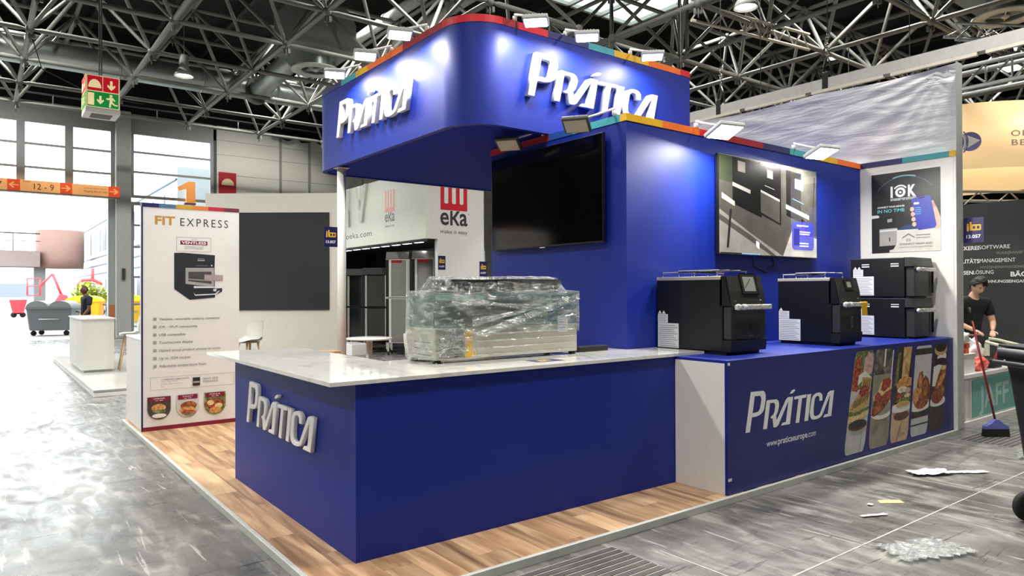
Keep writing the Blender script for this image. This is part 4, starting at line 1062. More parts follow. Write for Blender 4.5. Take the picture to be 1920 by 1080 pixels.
# the film
fm = thing('plastic_film', 'crumpled clear stretch film wrapped round the cooling display and its trays', 'plastic film', (3.2, 4.4, 1.2))
F1 = film_mat('stretch_film', .26, .75, 7.0, (1.0, 1, 2.6)); F2 = film_mat('film_bunch', .07, .70, 26.0, (1, 1, 1)); F3 = film_mat('film_strand', .35, .9, 14, (1, 1, 6))  # stretch_film whiteness raised to stand in for the hall's reflection on the glass
from mathutils import noise as mn
def wob(p, a=.008, s=9): return Vector((mn.noise(p * s), mn.noise(p * s + Vector((7, 3, 1))), mn.noise(p * s + Vector((1, 9, 5))))) * a
e = .014
def sheet(nm, A, B, C, D, nu, nv, mt, a=.008, s=9, push=Vector((0, 0, 0))):
    A, B, C, D = map(Vector, (A, B, C, D)); b = MB()
    def fn(u_, v_): q = (A * (1 - u_) + B * u_) * (1 - v_) + (D * (1 - u_) + C * u_) * v_; return q + wob(q, a, s) + push * math.sin(PI * u_) * math.sin(PI * v_)
    b.grid(fn, nu, nv, mt); return b.build(nm, None, fm)
zb = dz0 + .06
sheet('front_sheet', (dx0 - e, dy0 - e, 1.30), (dx1 + e, dy0 - e, 1.30), (dx1 + e, dy0 - e, dz1 + .02), (dx0 - e, dy0 - e, dz1 + .02), 60, 24, F1)
sheet('lower_sheet', (dx0 - e, dy0 - e - .004, zb - .03), (dx0 + .27, dy0 - e - .004, zb), (dx0 + .32, dy0 - e, 1.30), (dx0 - e, dy0 - e, 1.30), 20, 14, F1)
sheet('side_sheet', (dx0 - e - .01, dy1 + e, dz0 + .02), (dx0 - e - .01, dy0 - e, dz0 + .02), (dx0 - e, dy0 - e, dz1 + .02), (dx0 - e, dy1 + e, dz1 + .02), 20, 26, F1, .012)
sheet('side_sheet', (dx1 + e, dy0 - e, 1.28), (dx1 + e, dy1 + e, 1.28), (dx1 + e, dy1 + e, dz1 + .02), (dx1 + e, dy0 - e, dz1 + .02), 20, 16, F1)
sheet('back_sheet', (dx0 - e, dy1 + e, 1.3), (dx1 + e, dy1 + e, 1.3), (dx1 + e, dy1 + e, dz1 + .02), (dx0 - e, dy1 + e, dz1 + .02), 40, 14, F1)
def topfn(x0, x1, y0, y1, zt, za, zc):
    b = MB()
    def fn(u_, v_):
        du, dv = min(u_, 1 - u_), min(v_, 1 - v_); k = min(1, min(du * 7, dv * 5)); z = za + (zc - za) * (k * k * (3 - 2 * k))
        q = Vector((x0 + (x1 - x0) * u_, y0 + (y1 - y0) * v_, z)); return q + wob(q, .011, 14)
    b.grid(fn, 36, 18, F2 if zc - za > .08 else F1); return b.build('tray_cover', None, fm)
topfn(2.60, 3.15, 4.22, 4.60, 0, dz1 + .015, 1.715); topfn(3.11, 3.80, 4.21, 4.60, 0, dz1 + .015, 1.722)
sheet('top_sheet', (dx0 - e, dy0 - e, dz1 + .012), (dx1 + e, dy0 - e, dz1 + .012), (dx1 + e, dy1 + e, dz1 + .016), (dx0 - e, dy1 + e, dz1 + .016), 40, 10, F1, .006)
def strand(p, q, w, sag=0.0):
    p = Vector(p); q = Vector(q); b = MB(); d = (q - p).normalized(); n = d.cross(Y).normalized()
    def fn(u_, v_): c = p.lerp(q, u_); ww = w * (1 - .75 * u_); return c + n * ww * (v_ - .5) + Y * (-.004 * math.sin(u_ * 40 + v_ * 3)) - Z * sag * math.sin(PI * u_)
    b.grid(fn, 30, 3, F3); b.build('film_strand', None, fm)
yf_ = dy0 - e - .012
for k in range(4): strand((dx0 + .33 + .02 * k, yf_ - .002 * k, 1.30 - .006 * k), (dx1 + .005, yf_ - .002 * k, 1.585 - .012 * k), .022)
for k in range(3): strand((dx0 + .12, yf_ + .003, 1.58 - .03 * k), (dx0 + .95, yf_ + .003, 1.44 + .03 * k), .03)
for k in range(3): strand((dx0 + .3, yf_ + .004, 1.40 - .02 * k), (dx1 - .1, yf_ + .004, 1.52 + .012 * k), .02)
for k in range(4): strand((dx0 + .34, yf_ + .006, 1.292 - .05 * k), (dx1 - .06, yf_ + .008, 1.30 - .052 * k), .016)
for k in range(4): strand((dx0 + .02, yf_, 1.16 + .02 * k), (dx0 + .24, yf_, 1.30 + .006 * k), .012)
b = MB()
for (cx, cz, n) in ((dx0 + .15, 1.60, 7), (dx0 + .155, 1.50, 7), (dx0 + .17, 1.42, 7), (dx0 + .165, 1.345, 5), (dx0 + .02, 1.112, 4), (dx0 + .20, 1.112, 4)):
    for k in range(n):
        q = Vector((cx + random.uniform(-.03, .03), yf_ - random.uniform(0, .012), cz + random.uniform(-.035, .035))); r = random.uniform(.006, .016)
        bm = bmesh.new(); bmesh.ops.create_icosphere(bm, subdivisions=1, radius=r)
        for v in bm.verts: v.co = v.co * random.uniform(.6, 1.5)
        b.bm(bm, F2, T=Matrix.Translation(q))
b.build('film_crumple', None, fm)
# small things by the display
bx = thing('power_strip', 'black multi-socket strip on the worktop behind the cooling display', 'power strip', (4.15, 4.33, SZ1))
b = MB(); b.box((3.98, 4.30, SZ1 + .0005), (4.32, 4.36, SZ1 + .045), BLACK, .008); b.build('body', None, bx)
b = MB()
for i in range(5): b.tube((4.03 + .06 * i, 4.33, SZ1 + .0455), (4.03 + .06 * i, 4.33, SZ1 + .0475), .02, DGREY, 12)
b.build('socket', None, bx)
b = MB(); b.path([(4.0, 4.33, SZ1 + .03), (3.96, 4.36, SZ1 + .08), (3.93, 4.45, SZ1 + .10), (3.91, 4.55, SZ1 + .05)], .006, BLACK, 6); b.build('cord', None, bx)
ff = thing('entry_badge', 'small dark blue card with a yellow emblem lying on the marble edge', 'card', (3.30, 3.93, SZ1))
p = Print((3.19, 3.87, SZ1 + .0006), Vector((1, 0, 0)), Vector((.0, 1, 0))); p.rect(0, 0, .25, .16, NAVY); p.rrect(.06, .05, .17, .12, .01, YEL); p.ell(.095, .075, .014, .014, NAVY); p.ell(.14, .075, .014, .014, NAVY); p.rect(.02, .02, .08, .03, TXTW); p.build('card', ff)
# ------------------------------------------------------------------ information wall with product print
IX0, IX1, IY, IZ = 1.462, 2.52, 8.756, 2.575
iw = thing('information_wall', 'tall white printed panel with a picture of an open black oven', 'display panel', (2.0, 8.8, PZ))
b = MB(); b.box((IX0, IY, PZ), (IX1, IY + .10, IZ), WHITE); b.build('panel', None, iw)
b = MB(); b.box((IX0 - .004, IY - .004, PZ), (IX0 + .012, IY + .02, IZ), NAVY); b.build('edge_strip', None, iw)
for i, m in enumerate((NAVY, mat('strip_steel_blue', (70, 110, 150), .45), mat('strip_ochre', (196, 150, 40), .45), mat('strip_orange', (208, 120, 50), .45), mat('strip_crimson', (176, 24, 56), .45), mat('strip_plum', (110, 26, 56), .45))):
    b = MB(); w = (IX1 - IX0) / 6; b.box((IX0 + i * w, IY - .003, IZ), (IX0 + (i + 1) * w, IY + .10, IZ + .045), m); b.build('colour_strip', None, iw)
b = MB(); b.box((IX0 + .012, IY - .008, PZ), (IX1, IY - .0005, PZ + .045), DRED); b.build('skirting', None, iw)
p = Print((IX0, IY - .0006, PZ), X, Z)
GOLD = mat('gold_lettering', (190, 140, 60), .45)
p.text('FIT', .135, 2.335, .095, GOLD, width=.21, bold=.03); p.text('EXPRESS', .40, 2.33, .092, TXT, width=.53, space=1.35)
p.frame(.36, 2.035, .735, 2.20, .003, TXTG); p.rect(.40, 2.115, .695, 2.16, DRED); p.text('VENTLESS', .415, 2.123, .03, TXTW, width=.265, bold=.02); p.text('CERTIFIED', .55, 2.175, .010, TXTG, align='C'); p.text('INTEGRATED CATALYST', .55, 2.085, .012, TXTG, width=.21, align='C'); p.text('NO HOOD REQUIRED', .55, 2.066, .012, TXTG, width=.2, align='C')
OB = mat('print_oven_black', (36, 37, 44), .45, noise=.04); OG = mat('print_oven_grey', (158, 156, 154), .45); OD = mat('print_oven_cavity', (70, 68, 66), .45, noise=.2)
p.poly([(.335, 1.60), (.335, 2.015), (.42, 2.02), (.78, 2.00), (.775, 1.86), (.78, 1.50), (.50, 1.475)], OB); p.poly([(.455, 1.845), (.77, 1.85), (.77, 1.62), (.455, 1.66)], OG); p.poly([(.485, 1.80), (.74, 1.805), (.74, 1.66), (.485, 1.69)], OD); p.poly([(.485, 1.72), (.74, 1.70), (.74, 1.69), (.485, 1.71)], OG); p.poly([(.45, 1.66), (.52, 1.59), (.86, 1.61), (.86, 1.57), (.78, 1.53), (.55, 1.525)], OB); p.poly([(.545, 1.635), (.80, 1.625), (.80, 1.612), (.545, 1.61)], LABL)
p.poly([(.54, 1.56), (.56, 1.535), (.78, 1.545), (.82, 1.58), (.835, 1.58), (.79, 1.533), (.56, 1.52)], LABL); p.poly([(.76, 1.60), (.80, 1.60), (.79, 1.57), (.76, 1.575)], LABL); p.poly([(.66, 1.77), (.66, 1.70), (.87, 1.70), (.87, 1.765)], mat('print_pad', (168, 146, 146), .5)); p.poly([(.672, 1.755), (.672, 1.715), (.73, 1.715), (.73, 1.752)], OG)
p.rect(.585, 1.93, .665, 1.937, LABL); p.text('EXPRESS', .625, 1.945, .014, OG, align='C'); p.rect(.57, 1.872, .70, 1.875, OG); p.rect(.735, 1.868, .75, 1.885, LABL)
ft = ('Ventless, removable catalytic converter', 'IOK - Wi-Fi connectivity', 'USB compatible', 'Touchscreen display', 'Upload actual product photos or icons', 'Up to 1024 recipes', 'Adjustable temperature from')
fw = (.66, .41, .28, .36, .66, .33, .50)
for i, (s, w) in enumerate(zip(ft, fw)):
    z = 1.245 - .093 * i + .004 * i
    p.text(s, .175, z, .027, TXTG, width=w, bold=.012); p.frame(.115, z - .003, .148, z + .03, .005, TXTG); p.ell(.131, z + .013, .008, .008, TXTG)
p.frame(.085, .455, .995, .60, .003, TXTG)
p.text('COMBINED DIMENSIONS', .20, .562, .014, TXTG, width=.29, bold=.015); p.text('width x depth x height', .20, .540, .010, TXTG, width=.17); p.rect(.20, .478, .203, .528, TXTG); p.text('400 x 690 x 650 mm', .215, .512, .011, TXTG, width=.2); p.text('kg', .215, .484, .011, TXTG)
p.rect(.53, .475, .61, .57, OB); p.rect(.535, .505, .605, .525, OG); p.text('ZERO SIDE', .64, .54, .018, TXTG, width=.17, bold=.02); p.text('CLEARANCE', .64, .507, .018, TXTG, width=.17, bold=.02)
def badge(x, s1, s2, draw):
    pts = [(x, .38), (x, .24)] + [(x + .12 - .12 * math.cos(PI * i / 12), .24 - .115 * math.sin(PI * i / 12)) for i in range(1, 12)] + [(x + .24, .24), (x + .24, .38)]
    p.poly(pts, draw[0]); 
    for (cu, cv, ru, rv, m) in draw[1:]: p.ell(x + cu, cv, ru, rv, m, 16)
    p.rect(x + .015, .325, x + .225, .378, DRED); p.text(s1, x + .12, .352, .014, TXTW, align='C', width=.12); p.text(s2, x + .12, .332, .011, TXTW, align='C', width=.08)
badge(.055, 'HAMBURGER', '1m 20s', (DBG, (.12, .19, .105, .04, OD), (.115, .255, .075, .045, BUN), (.12, .215, .07, .02, LEAF), (.12, .165, .075, .025, PLATE)))
badge(.355, 'TOAST', '1m 15s', (LWD, (.13, .25, .09, .05, CHICK), (.12, .20, .09, .04, BUN), (.13, .17, .08, .03, TOMA), (.13, .15, .06, .018, LEAF)))
badge(.655, 'PIZZA', '2m 30s', (LEAF, (.12, .25, .11, .06, MEAT), (.09, .21, .05, .035, TOMA), (.16, .22, .045, .03, CHEESE), (.12, .17, .07, .035, BUN), (.07, .26, .04, .03, CHEESE)))
p.build('wall_print', iw)
lb = thing('low_partition', 'low white partition box behind the printed panel at the floor edge', 'partition', (1.6, 9.3, PZ))
b = MB(); b.box((IX0 + .004, IY + .101, PZ + .001), (IX0 + .62, PY1 - .005, 1.07), WHITE, .004); b.build('body', None, lb)
b = MB(); b.box((IX0, IY + .101, 1.071), (IX0 + .63, PY1 - .002, 1.09), WHITE_G, .003); b.build('top_board', None, lb)

# ------------------------------------------------------------------ bar table and stools
SEATW = mat('white_plastic_shell', (222, 224, 218), .35, noise=.01); BEECH = mat('beech_wood', (196, 160, 122), .5, noise=.15, scale=30, stretch=(1, 1, .1))
t = thing('bar_table', 'round white bar table behind the marble worktop', 'table', (3.55, 7.13, PZ))
b = MB(); b.lathe([(.02, 1.078), (.24, 1.078), (.252, 1.088), (.248, 1.10), (.02, 1.10)], (3.465, 7.165, 0), WHITE_G, 40); b.build('tabletop', None, t)
b = MB(); b.tube((3.465, 7.165, PZ + .02), (3.465, 7.165, 1.078), .035, ALU, 16); b.build('column', None, t)
b = MB(); b.lathe([(.02, 0), (.23, 0), (.23, .008), (.05, .02), (.02, .02)], (3.465, 7.165, PZ), ALU, 32); b.build('foot', None, t)
def stool_shell(sz, w=.225):
    """one-piece seat shell: seat, curved up into a low back with arms; front points to -y"""
    def fn(u_, v_):
        x = (u_ - .5) * 2; yy = v_
        if v_ < .55: y = -.20 + .36 * v_ / .55; z = .03 * (x * x) + .02 * max(0, .12 - v_) * -6
        else:
            k = (v_ - .55) / .45; y = .16 + .085 * math.sin(k * PI / 2); z = .33 * k ** 1.2
        ww = w * (1 - .12 * max(0, (v_ - .55) / .45) - .10 * max(0, .2 - v_) * 5 * .5)
        wrap = max(0, min(1, (v_ - .35) / .4)); z += wrap * (.10 * abs(x) ** 3) * (1 - .75 * max(0, (v_ - .6) / .4)); y -= wrap * .10 * x * x
        return Vector((x * ww, y, sz + z))
    return fn
def stool(label, loc, rot, floor):
    """white shell bar stool on four wooden legs with a foot ring"""
    t = thing('bar_stool', label, 'stool', (0, 0, 0), 'white bar stools with wooden legs')
    sz = .80 - floor; fn = stool_shell(sz)
    b = MB(); b.grid(fn, 14, 18, SEATW); b.grid(lambda u_, v_: fn(u_, v_) - Vector((0, .012 * max(0, v_ - .5), .012)), 14, 18, SEATW, flip=True); b.build('seat_shell', None, t)
    b = MB(); b.box((-.13, -.13, sz - .035), (.13, .13, sz - .012), BEECH, .006); b.build('seat_frame', None, t)
    for sx in (-1, 1):
        for sy in (-1, 1): b = MB(); b.tube((sx * .105, sy * .105, sz - .03), (sx * .215, sy * .215, 0), .019, BEECH, 10, r2=.012); b.build('leg', None, t)
    b = MB(); k = .30 / sz; r = .215 - .11 * k; pts = [(-r, -r), (r, -r), (r, r), (-r, r), (-r, -r)]
    for a, c in zip(pts[:-1], pts[1:]): b.tube((a[0], a[1], .30), (c[0], c[1], .30), .007, CHROME, 8)
    b.build('foot_ring', None, t)
    t.location = (loc[0], loc[1], floor); t.rotation_euler = (0, 0, rot); return t
stool('white bar stool with wooden legs between the white cabinet and the printed panel', (2.42, 15.6), math.radians(-95), .104)
stool('white bar stool in front of the white wall below the black board', (3.62, 12.05), math.radians(-70), 0.0)
stool('white bar stool beside the round bar table, next to the film-wrapped display', (4.05, 6.95), math.radians(40), PZ)
b = MB(); b.box((3.13, 7.69, .90), (3.36, 7.92, .925), BEECH, .006)
w_ = thing('side_table', 'small table with a pale wooden top just left of the white post', 'table', (3.245, 7.805, PZ)); b.build('tabletop', None, w_)
b = MB(); b.tube((3.245, 7.805, PZ + .015), (3.245, 7.805, .899), .025, WHITE, 12); b.build('column', None, w_)
b = MB(); b.lathe([(.01, 0), (.16, 0), (.16, .008), (.01, .015)], (3.245, 7.805, PZ), WHITE, 24); b.build('foot', None, w_)

# ------------------------------------------------------------------ right partition with poster, post, cloth
rw = thing('partition_wall', 'white partition wall closing the right end of the stand', 'partition', (8.75, 5, 0))
b = MB(); b.box((8.661, 3.20, PZ + .003), (8.835, 4.261, 3.10), WHITE); b.box((8.661, 4.262, PZ + .003), (8.835, 9.7, 3.16), WHITE); b.build('panel', None, rw)
b = MB(); b.box((8.672, 3.197, PZ + .003), (8.84, 3.1995, 4.16), LGREY); b.box((8.78, 3.2, 3.165), (8.835, 3.26, 4.16), LGREY); b.build('end_post', None, rw)
for a, c, m in ((4.258, 3.765, TNAVY), (3.765, 3.265, TEAL), (3.265, 3.20, YEL)):
    b = MB(); b.box((8.656, c, 3.1005), (8.71, a, 3.165), m); b.build('colour_strip', None, rw)
b = MB(); b.prism(rrect_pts(0, 0, 1.02, 2.01, .03), (8.6608, 4.245, 1.08), -Y, Z, -X * .004, WHITE); b.build('liner_panel', None, rw)
PS = thing('poster', 'black and white poster with a hand holding a blue phone on the white wall', 'poster', (8.655, 3.74, 2.05))
b = MB(); b.box((8.652, 3.355, 2.055), (8.6565, 4.121, 3.004), WHITE); b.build('board', None, PS)
p = Print((8.6518, 4.121, 2.055), -Y, Z, .0001); W, H = .766, .949
PBK = mat('poster_black', (30, 31, 32), .4, noise=.08); SKIN = ramp_mat('printed_skin', [(206, 160, 140), (222, 182, 164), (190, 140, 120)], 6); PBL = mat('phone_blue', (44, 58, 168), .4, noise=.04); CYAN = mat('cyan_print', (110, 200, 215), .4); GLO = mat('horizon_glow_print', (84, 112, 126), .4)
p.rect(0, 0, W, H, PBK); p.rect(.27 * W, .0, W, .275 * H, mat('poster_pale', (205, 203, 196), .45)); p.poly([(.38 * W, .275 * H), (.82 * W, .275 * H), (.74 * W, .34 * H), (.50 * W, .33 * H)], mat('poster_blue_glow', (34, 64, 104), .4))
p.ring(.49 * W, .52 * H, .415 * H, .422 * H, GLO, a0=.7, a1=PI - .7); p.ring(.49 * W, .52 * H, .422 * H, .434 * H, mat('horizon_glow_bright', (150, 190, 200), .4), a0=1.25, a1=PI - 1.25)
p.text('I', .29 * W, .69 * H, .125, TXTW, width=.025, bold=.04); p.ring(.435 * W, .745 * H, .030, .058, TXTW); p.ell(.435 * W, .745 * H, .014, .014, TXTW); p.ring(.435 * W, .745 * H, .070, .088, TXTW, a0=.6, a1=PI - .6)
p.text('K', .545 * W, .69 * H, .125, TXTW, width=.09, bold=.05); p.rect(.285 * W, .667 * H, .67 * W, .672 * H, TXTW); p.text('INTERNET OF KITCHEN', .29 * W, .645 * H, .017, TXTW, width=.285, bold=.02)
p.text('CONNECT YOUR DEVICES', .09 * W, .565 * H, .018, TXTW, width=.31, bold=.03); p.text('IN NO TIME', .09 * W, .505 * H, .038, CYAN, width=.31, bold=.01)
p.poly([(.0, .48 * H), (.0, .44 * H), (.11 * W, .445 * H), (.12 * W, .465 * H), (.09 * W, .48 * H)], LABL); p.poly([(0, 0), (0, .44 * H), (.2 * W, .45 * H), (.36 * W, .46 * H), (.37 * W, .30 * H), (.37 * W, .10 * H), (.33 * W, .04 * H), (.12 * W, .0)], OVP); p.poly([(.12 * W, .30 * H), (.385 * W, .305 * H), (.375 * W, .09 * H), (.12 * W, .085 * H)], OG); p.poly([(.12 * W, .285 * H), (.39 * W, .29 * H), (.39 * W, .27 * H), (.12 * W, .265 * H)], LABL); p.rect(.265 * W, .14 * H, .28 * W, .19 * H, BLACK); p.poly([(.24 * W, .42 * H), (.31 * W, .425 * H), (.31 * W, .385 * H), (.24 * W, .38 * H)], OG)
p.poly([(.88 * W, .60 * H), (.90 * W, .61 * H), (.96 * W, .50 * H), (W, .40 * H), (W, .27 * H), (.88 * W, .27 * H), (.84 * W, .34 * H)], SKIN)
p.poly([(.60 * W, .63 * H), (.62 * W, .655 * H), (.84 * W, .675 * H), (.87 * W, .65 * H), (.945 * W, .31 * H), (.92 * W, .275 * H), (.70 * W, .26 * H), (.67 * W, .285 * H)], PBL)
for i in range(4): p.ell((.605 + .01 * i) * W, (.52 - .062 * i) * H, .03 * W, .028 * H, SKIN, 14)
p.rrect(.63 * W, .575 * H, .705 * W, .60 * H, .008, TXTW); p.poly([(.70 * W, .653 * H), (.78 * W, .660 * H), (.78 * W, .648 * H), (.70 * W, .641 * H)], BLACK)
for i in range(4): p.rect(.645 * W, (.53 - .025 * i) * H, .73 * W, (.536 - .025 * i) * H, CYAN, up=False)
p.k += 1
p.poly([(.46 * W, .18 * H), (.55 * W, .23 * H), (.64 * W, .18 * H), (.64 * W, .165 * H), (.55 * W, .21 * H), (.46 * W, .165 * H)], TXTG); p.frame(.52 * W, .13 * H, .58 * W, .16 * H, .006, TXTG); p.rect(.66 * W, .195 * H, .86 * W, .205 * H, TXTG); p.rect(.66 * W, .165 * H, .86 * W, .172 * H, TXTG)
p.text('CONNECT NOW AND', .42 * W, .085 * H, .022, TXTG, width=.36, bold=.02); p.text('CONNECT WORK AND FUTURE', .42 * W, .05 * H, .015, TXTG, width=.36); p.build('poster_print', PS)
CLOTH = None
def cloth_mat():
    m = mat('white_cloth', (228, 228, 228), .85, noise=.03)
    nt = m.node_tree; N = nt.nodes; L = nt.links; b = N['Principled BSDF']
    tc = N.new('ShaderNodeTexCoord'); mp = N.new('ShaderNodeMapping'); mp.inputs['Scale'].default_value = (1, .55, 3.2); mp.inputs['Rotation'].default_value = (.30, 0, 0)
    n = N.new('ShaderNodeTexNoise'); n.inputs['Scale'].default_value = 2.6; n.inputs['Detail'].default_value = 7; n.inputs['Distortion'].default_value = .6
    bp = N.new('ShaderNodeBump'); bp.inputs['Strength'].default_value = .35; bp.inputs['Distance'].default_value = .05
    L.new(tc.outputs['Object'], mp.inputs[0]); L.new(mp.outputs[0], n.inputs['Vector']); L.new(n.outputs[0], bp.inputs['Height']); L.new(bp.outputs[0], b.inputs['Normal']); return m
CLOTH = cloth_mat()
b = MB()
def clo(u_, v_):
    y = 3.222 + 4.9 * u_; z0 = 3.172; zt = 4.165 + .04 * u_ + .05 * math.sin(u_ * 9) * u_ - .035 * math.sin(PI * min(1, u_ * 3)) * (1 if u_ < .33 else 0)
    z = z0 + (zt - z0) * v_; q = Vector((0, y, z))
    d = (Vector((0, 3.24, 4.16)) - q).length; a = math.atan2(4.16 - z, y - 3.24)
    f = .009 * math.sin(a * 26 + 2 * mn.noise(q * 2)) * math.exp(-d * .9) + .008 * mn.noise(Vector((1, y * 1.2 - z * 1.2, z * 5))) + .006 * mn.noise(Vector((4, y * 3, z * 9)))
    return Vector((8.765 - f - .01 * math.sin(PI * v_), y, z))
b.grid(clo, 120, 40, CLOTH); tag(b.build('hanging_cloth'), 'white wrinkled cloth stretched over the neighbouring wall above the poster', 'cloth')
def flag_sign(label, o, ux, w, h, code='13.057'):
    t = thing('row_sign', label, 'sign', o); o = Vector(o); n = ux.cross(Z)
    b = MB(); b.prism([(0, 0), (w, 0), (w, h), (0, h)], o - n * .004, ux, Z, n * .004, NAVY); b.build('board', None, t)
    p = Print(o + n * .0003, ux, Z); k = w / .2
    p.text('i', .032 * k, .13 * h / .27, .085 * k, YEL, width=.022 * k, bold=.03); p.rrect(.062 * k, .13 * h / .27, .175 * k, .195 * h / .27, .012 * k, YEL); p.rect(.062 * k, .15 * h / .27, .082 * k, .225 * h / .27, YEL); p.ell(.105 * k, .163 * h / .27, .014 * k, .018 * k, NAVY); p.ell(.146 * k, .163 * h / .27, .014 * k, .018 * k, NAVY)
    p.text(code, w / 2, .05 * h / .27, .036 * k, TXTW, width=w * .72, bold=.03, align='C'); p.build('sign_print', t)
flag_sign('small dark blue sign with a yellow emblem standing out from the white end post', (8.846, 3.195, 2.135), -Y, .20, .28)
flag_sign('small dark blue sign with a yellow emblem on the round white post', (3.40, 8.285, 2.17), X, .178, .25)

# ------------------------------------------------------------------ rigging behind: box rail, lattice, hoists
rg = thing('rigging_rail', 'long pale box rail with lattice truss hanging behind the cloth', 'truss', (10.5, 6, 4.7))
b = MB(); b.box((10.45, -1.5, 4.74), (10.62, 10.5, 4.90), mat('rail_pale', (186, 187, 184), .5)); b.build('box_rail', None, rg)
b = MB()
for k in range(10): b.box((10.44, -1.2 + 1.2 * k, 4.69), (10.50, -.1 + 1.2 * k, 4.735), mat('rail_cover', (214, 208, 196), .45))
b.build('lamp_strip', None, rg)
b = MB(); b.tube((10.75, -1.5, 4.66), (10.75, 5.6, 4.66), .03, ALU, 8); b.tube((10.75, -1.5, 4.36), (10.75, 5.6, 4.36), .03, ALU, 8); b.tube((11.05, -1.5, 4.66), (11.05, 5.6, 4.66), .03, ALU, 8); b.tube((11.05, -1.5, 4.36), (11.05, 5.6, 4.36), .03, ALU, 8); b.build('truss_chord', None, rg)
for i in range(24):
    y = -1.5 + .3 * i
    for p_, q_ in (((10.75, y, 4.66), (10.75, y + .3, 4.36)), ((10.75, y + .3, 4.36), (10.75, y + .3, 4.66)), ((11.05, y, 4.36), (11.05, y + .3, 4.66))): b = MB(); b.tube(p_, q_, .015, ALU, 6); b.build('truss_brace', None, rg)
for i, (y, n) in enumerate(((7.65, 'left'), (5.68, 'right'))):
    h = thing('chain_hoist', 'black chain hoist hanging over the pale rail, ' + n + ' one of two', 'hoist', (10.5, y, 4.92), 'chain hoists on the rail')
    b = MB(); b.path([(10.53, y - .07, 4.94), (10.53, y - .05, 5.12), (10.53, y, 5.26), (10.53, y + .05, 5.12), (10.53, y + .07, 4.94)], .022, BLACK, 8); b.box((10.48, y - .05, 4.72), (10.445, y + .05, 5.0), BLACK, .01); b.build('sling', None, h)
    b = MB(); 
    for k in range(5): b.lathe([(.018, -.006), (.03, -.006), (.03, .006), (.018, .006)], (10.53, y, 5.30 + .07 * k), CHROME, 10, T=Matrix.Rotation(PI / 2, 3, 'X') if k % 2 else Matrix.Rotation(PI / 2, 3, 'Y'), close=True)
    b.build('chain', None, h)
    b = MB(); b.tube((10.53, y, 5.6), (10.53, y, 7.4), .008, DGREY, 6); b.build('wire', None, h)
for y in (6.9, 8.6, 4.5): b = MB(); b.tube((10.6, y, 4.9), (10.6, y, 7.4), .007, DGREY, 6); b.build('hanging_wire', None, rg)
lt = thing('lattice_girder', 'short pale lattice girder fixed under the space frame above the cloth', 'girder', (12.3, 8.2, 7.2))
L0, L1 = Vector((11.75, 9.25, 7.22)), Vector((15.4, 8.75, 7.22)); PAL = mat('girder_cream', (206, 204, 190), .5)
dL = (L1 - L0) / 14
b = MB(); b.tube(L0, L1, .035, PAL, 8); b.tube(L0 + Z * .36, L1 + Z * .36, .035, PAL, 8); b.build('chord', None, lt)
for i in range(14):
    b = MB(); a = L0 + dL * i; b.tube(a + Z * (.36 if i % 2 else 0), a + dL + Z * (0 if i % 2 else .36), .018, PAL, 6); b.build('brace', None, lt)

# ------------------------------------------------------------------ right neighbour: counter, dark wall, drum, person
MINT = mat('mint_green', (112, 172, 160), .5, noise=.03)
jc = thing('neighbour_counter', 'low white counter with a mint green front panel at the right edge', 'counter', (10.2, 3.5, 0))
b = MB(); b.box((8.95, 3.33, .06), (11.6, 3.66, .565), WHITE); b.build('body', None, jc)
b = MB(); b.box((8.90, 3.295, .566), (11.7, 3.70, .612), WHITE_G, .004); b.build('top_board', None, jc)
b = MB(); b.box((8.9, 3.30, 0), (11.7, 3.68, .058), WHITE); b.build('plinth', None, jc)
b = MB(); b.box((9.42, 3.322, .08), (11.5, 3.3295, .53), MINT); b.build('front_panel', None, jc)
b = MB()
for x in (8.98, 9.2, 9.36): b.box((x, 3.318, .07), (x + .03, 3.3295, .55), WHITE)
b.build('rib', None, jc)
p = Print((9.62, 3.3215, .17), X, Z); MT2 = mat('mint_light', (176, 206, 196), .5)
p.text('JAFF', 0, 0, .27, MT2, width=.98, bold=.02); p.build('lettering', jc)
dwl = thing('dark_display_wall', 'charcoal stand wall with lines of pale lettering behind the man in black', 'stand wall', (12.7, 4, 0))
b = MB(); b.box((12.6, 1.5, 0), (12.75, 8.6, 2.98), mat('charcoal_wall', (50, 52, 53), .6, noise=.03)); b.build('panel', None, dwl)
p = Print((12.599, 4.62, 0), -Y, Z)
p.text('M', .235, 2.46, .125, TXTW); p.text('BÄCKEREI', -.08, 2.245, .062, TXTW, width=.36, bold=.02); p.text('SOFTWARE', .285, 2.25, .060, TXTW, width=.42); p.text('WARENWIRTSCHAFT', .52, 2.16, .042, TXTG, width=.62, bold=.02)
p.text('LITÄTS', .05, 2.035, .062, TXTW, width=.24, bold=.02); p.text('MANAGEMENT', .295, 2.04, .060, TXTW, width=.48); p.text('HYGIENEMANAGEMENT', .30, 1.945, .040, TXTG, width=.66, bold=.02)
p.text('SSEN', .03, 1.855, .060, TXTW, width=.17, bold=.02); p.text('LÖSUNG', .205, 1.86, .058, TXTW, width=.28); p.text('BÄCKER', .71, 1.815, .070, TXTW, width=.42, bold=.03); p.text('RECHNUNGSEINGANG', .30, 1.72, .044, TXTW, width=.66, bold=.02); p.build('lettering', dwl)
dm = thing('drum_sign', 'big warm beige drum-shaped hanging sign at the upper right', 'hanging sign', (17.2, 6.3, 4.5))
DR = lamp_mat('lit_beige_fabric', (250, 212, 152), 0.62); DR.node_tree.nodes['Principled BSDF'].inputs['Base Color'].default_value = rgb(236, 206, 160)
dc_, r_ = Vector((17.75, 6.55, 0)), 2.3
b = MB(); n = 64
b.lathe([(r_, 4.02), (r_, 5.32), (r_ - .03, 5.32), (r_ - .03, 4.02)], dc_, DR, n, close=True); b.build('fabric_ring', None, dm)
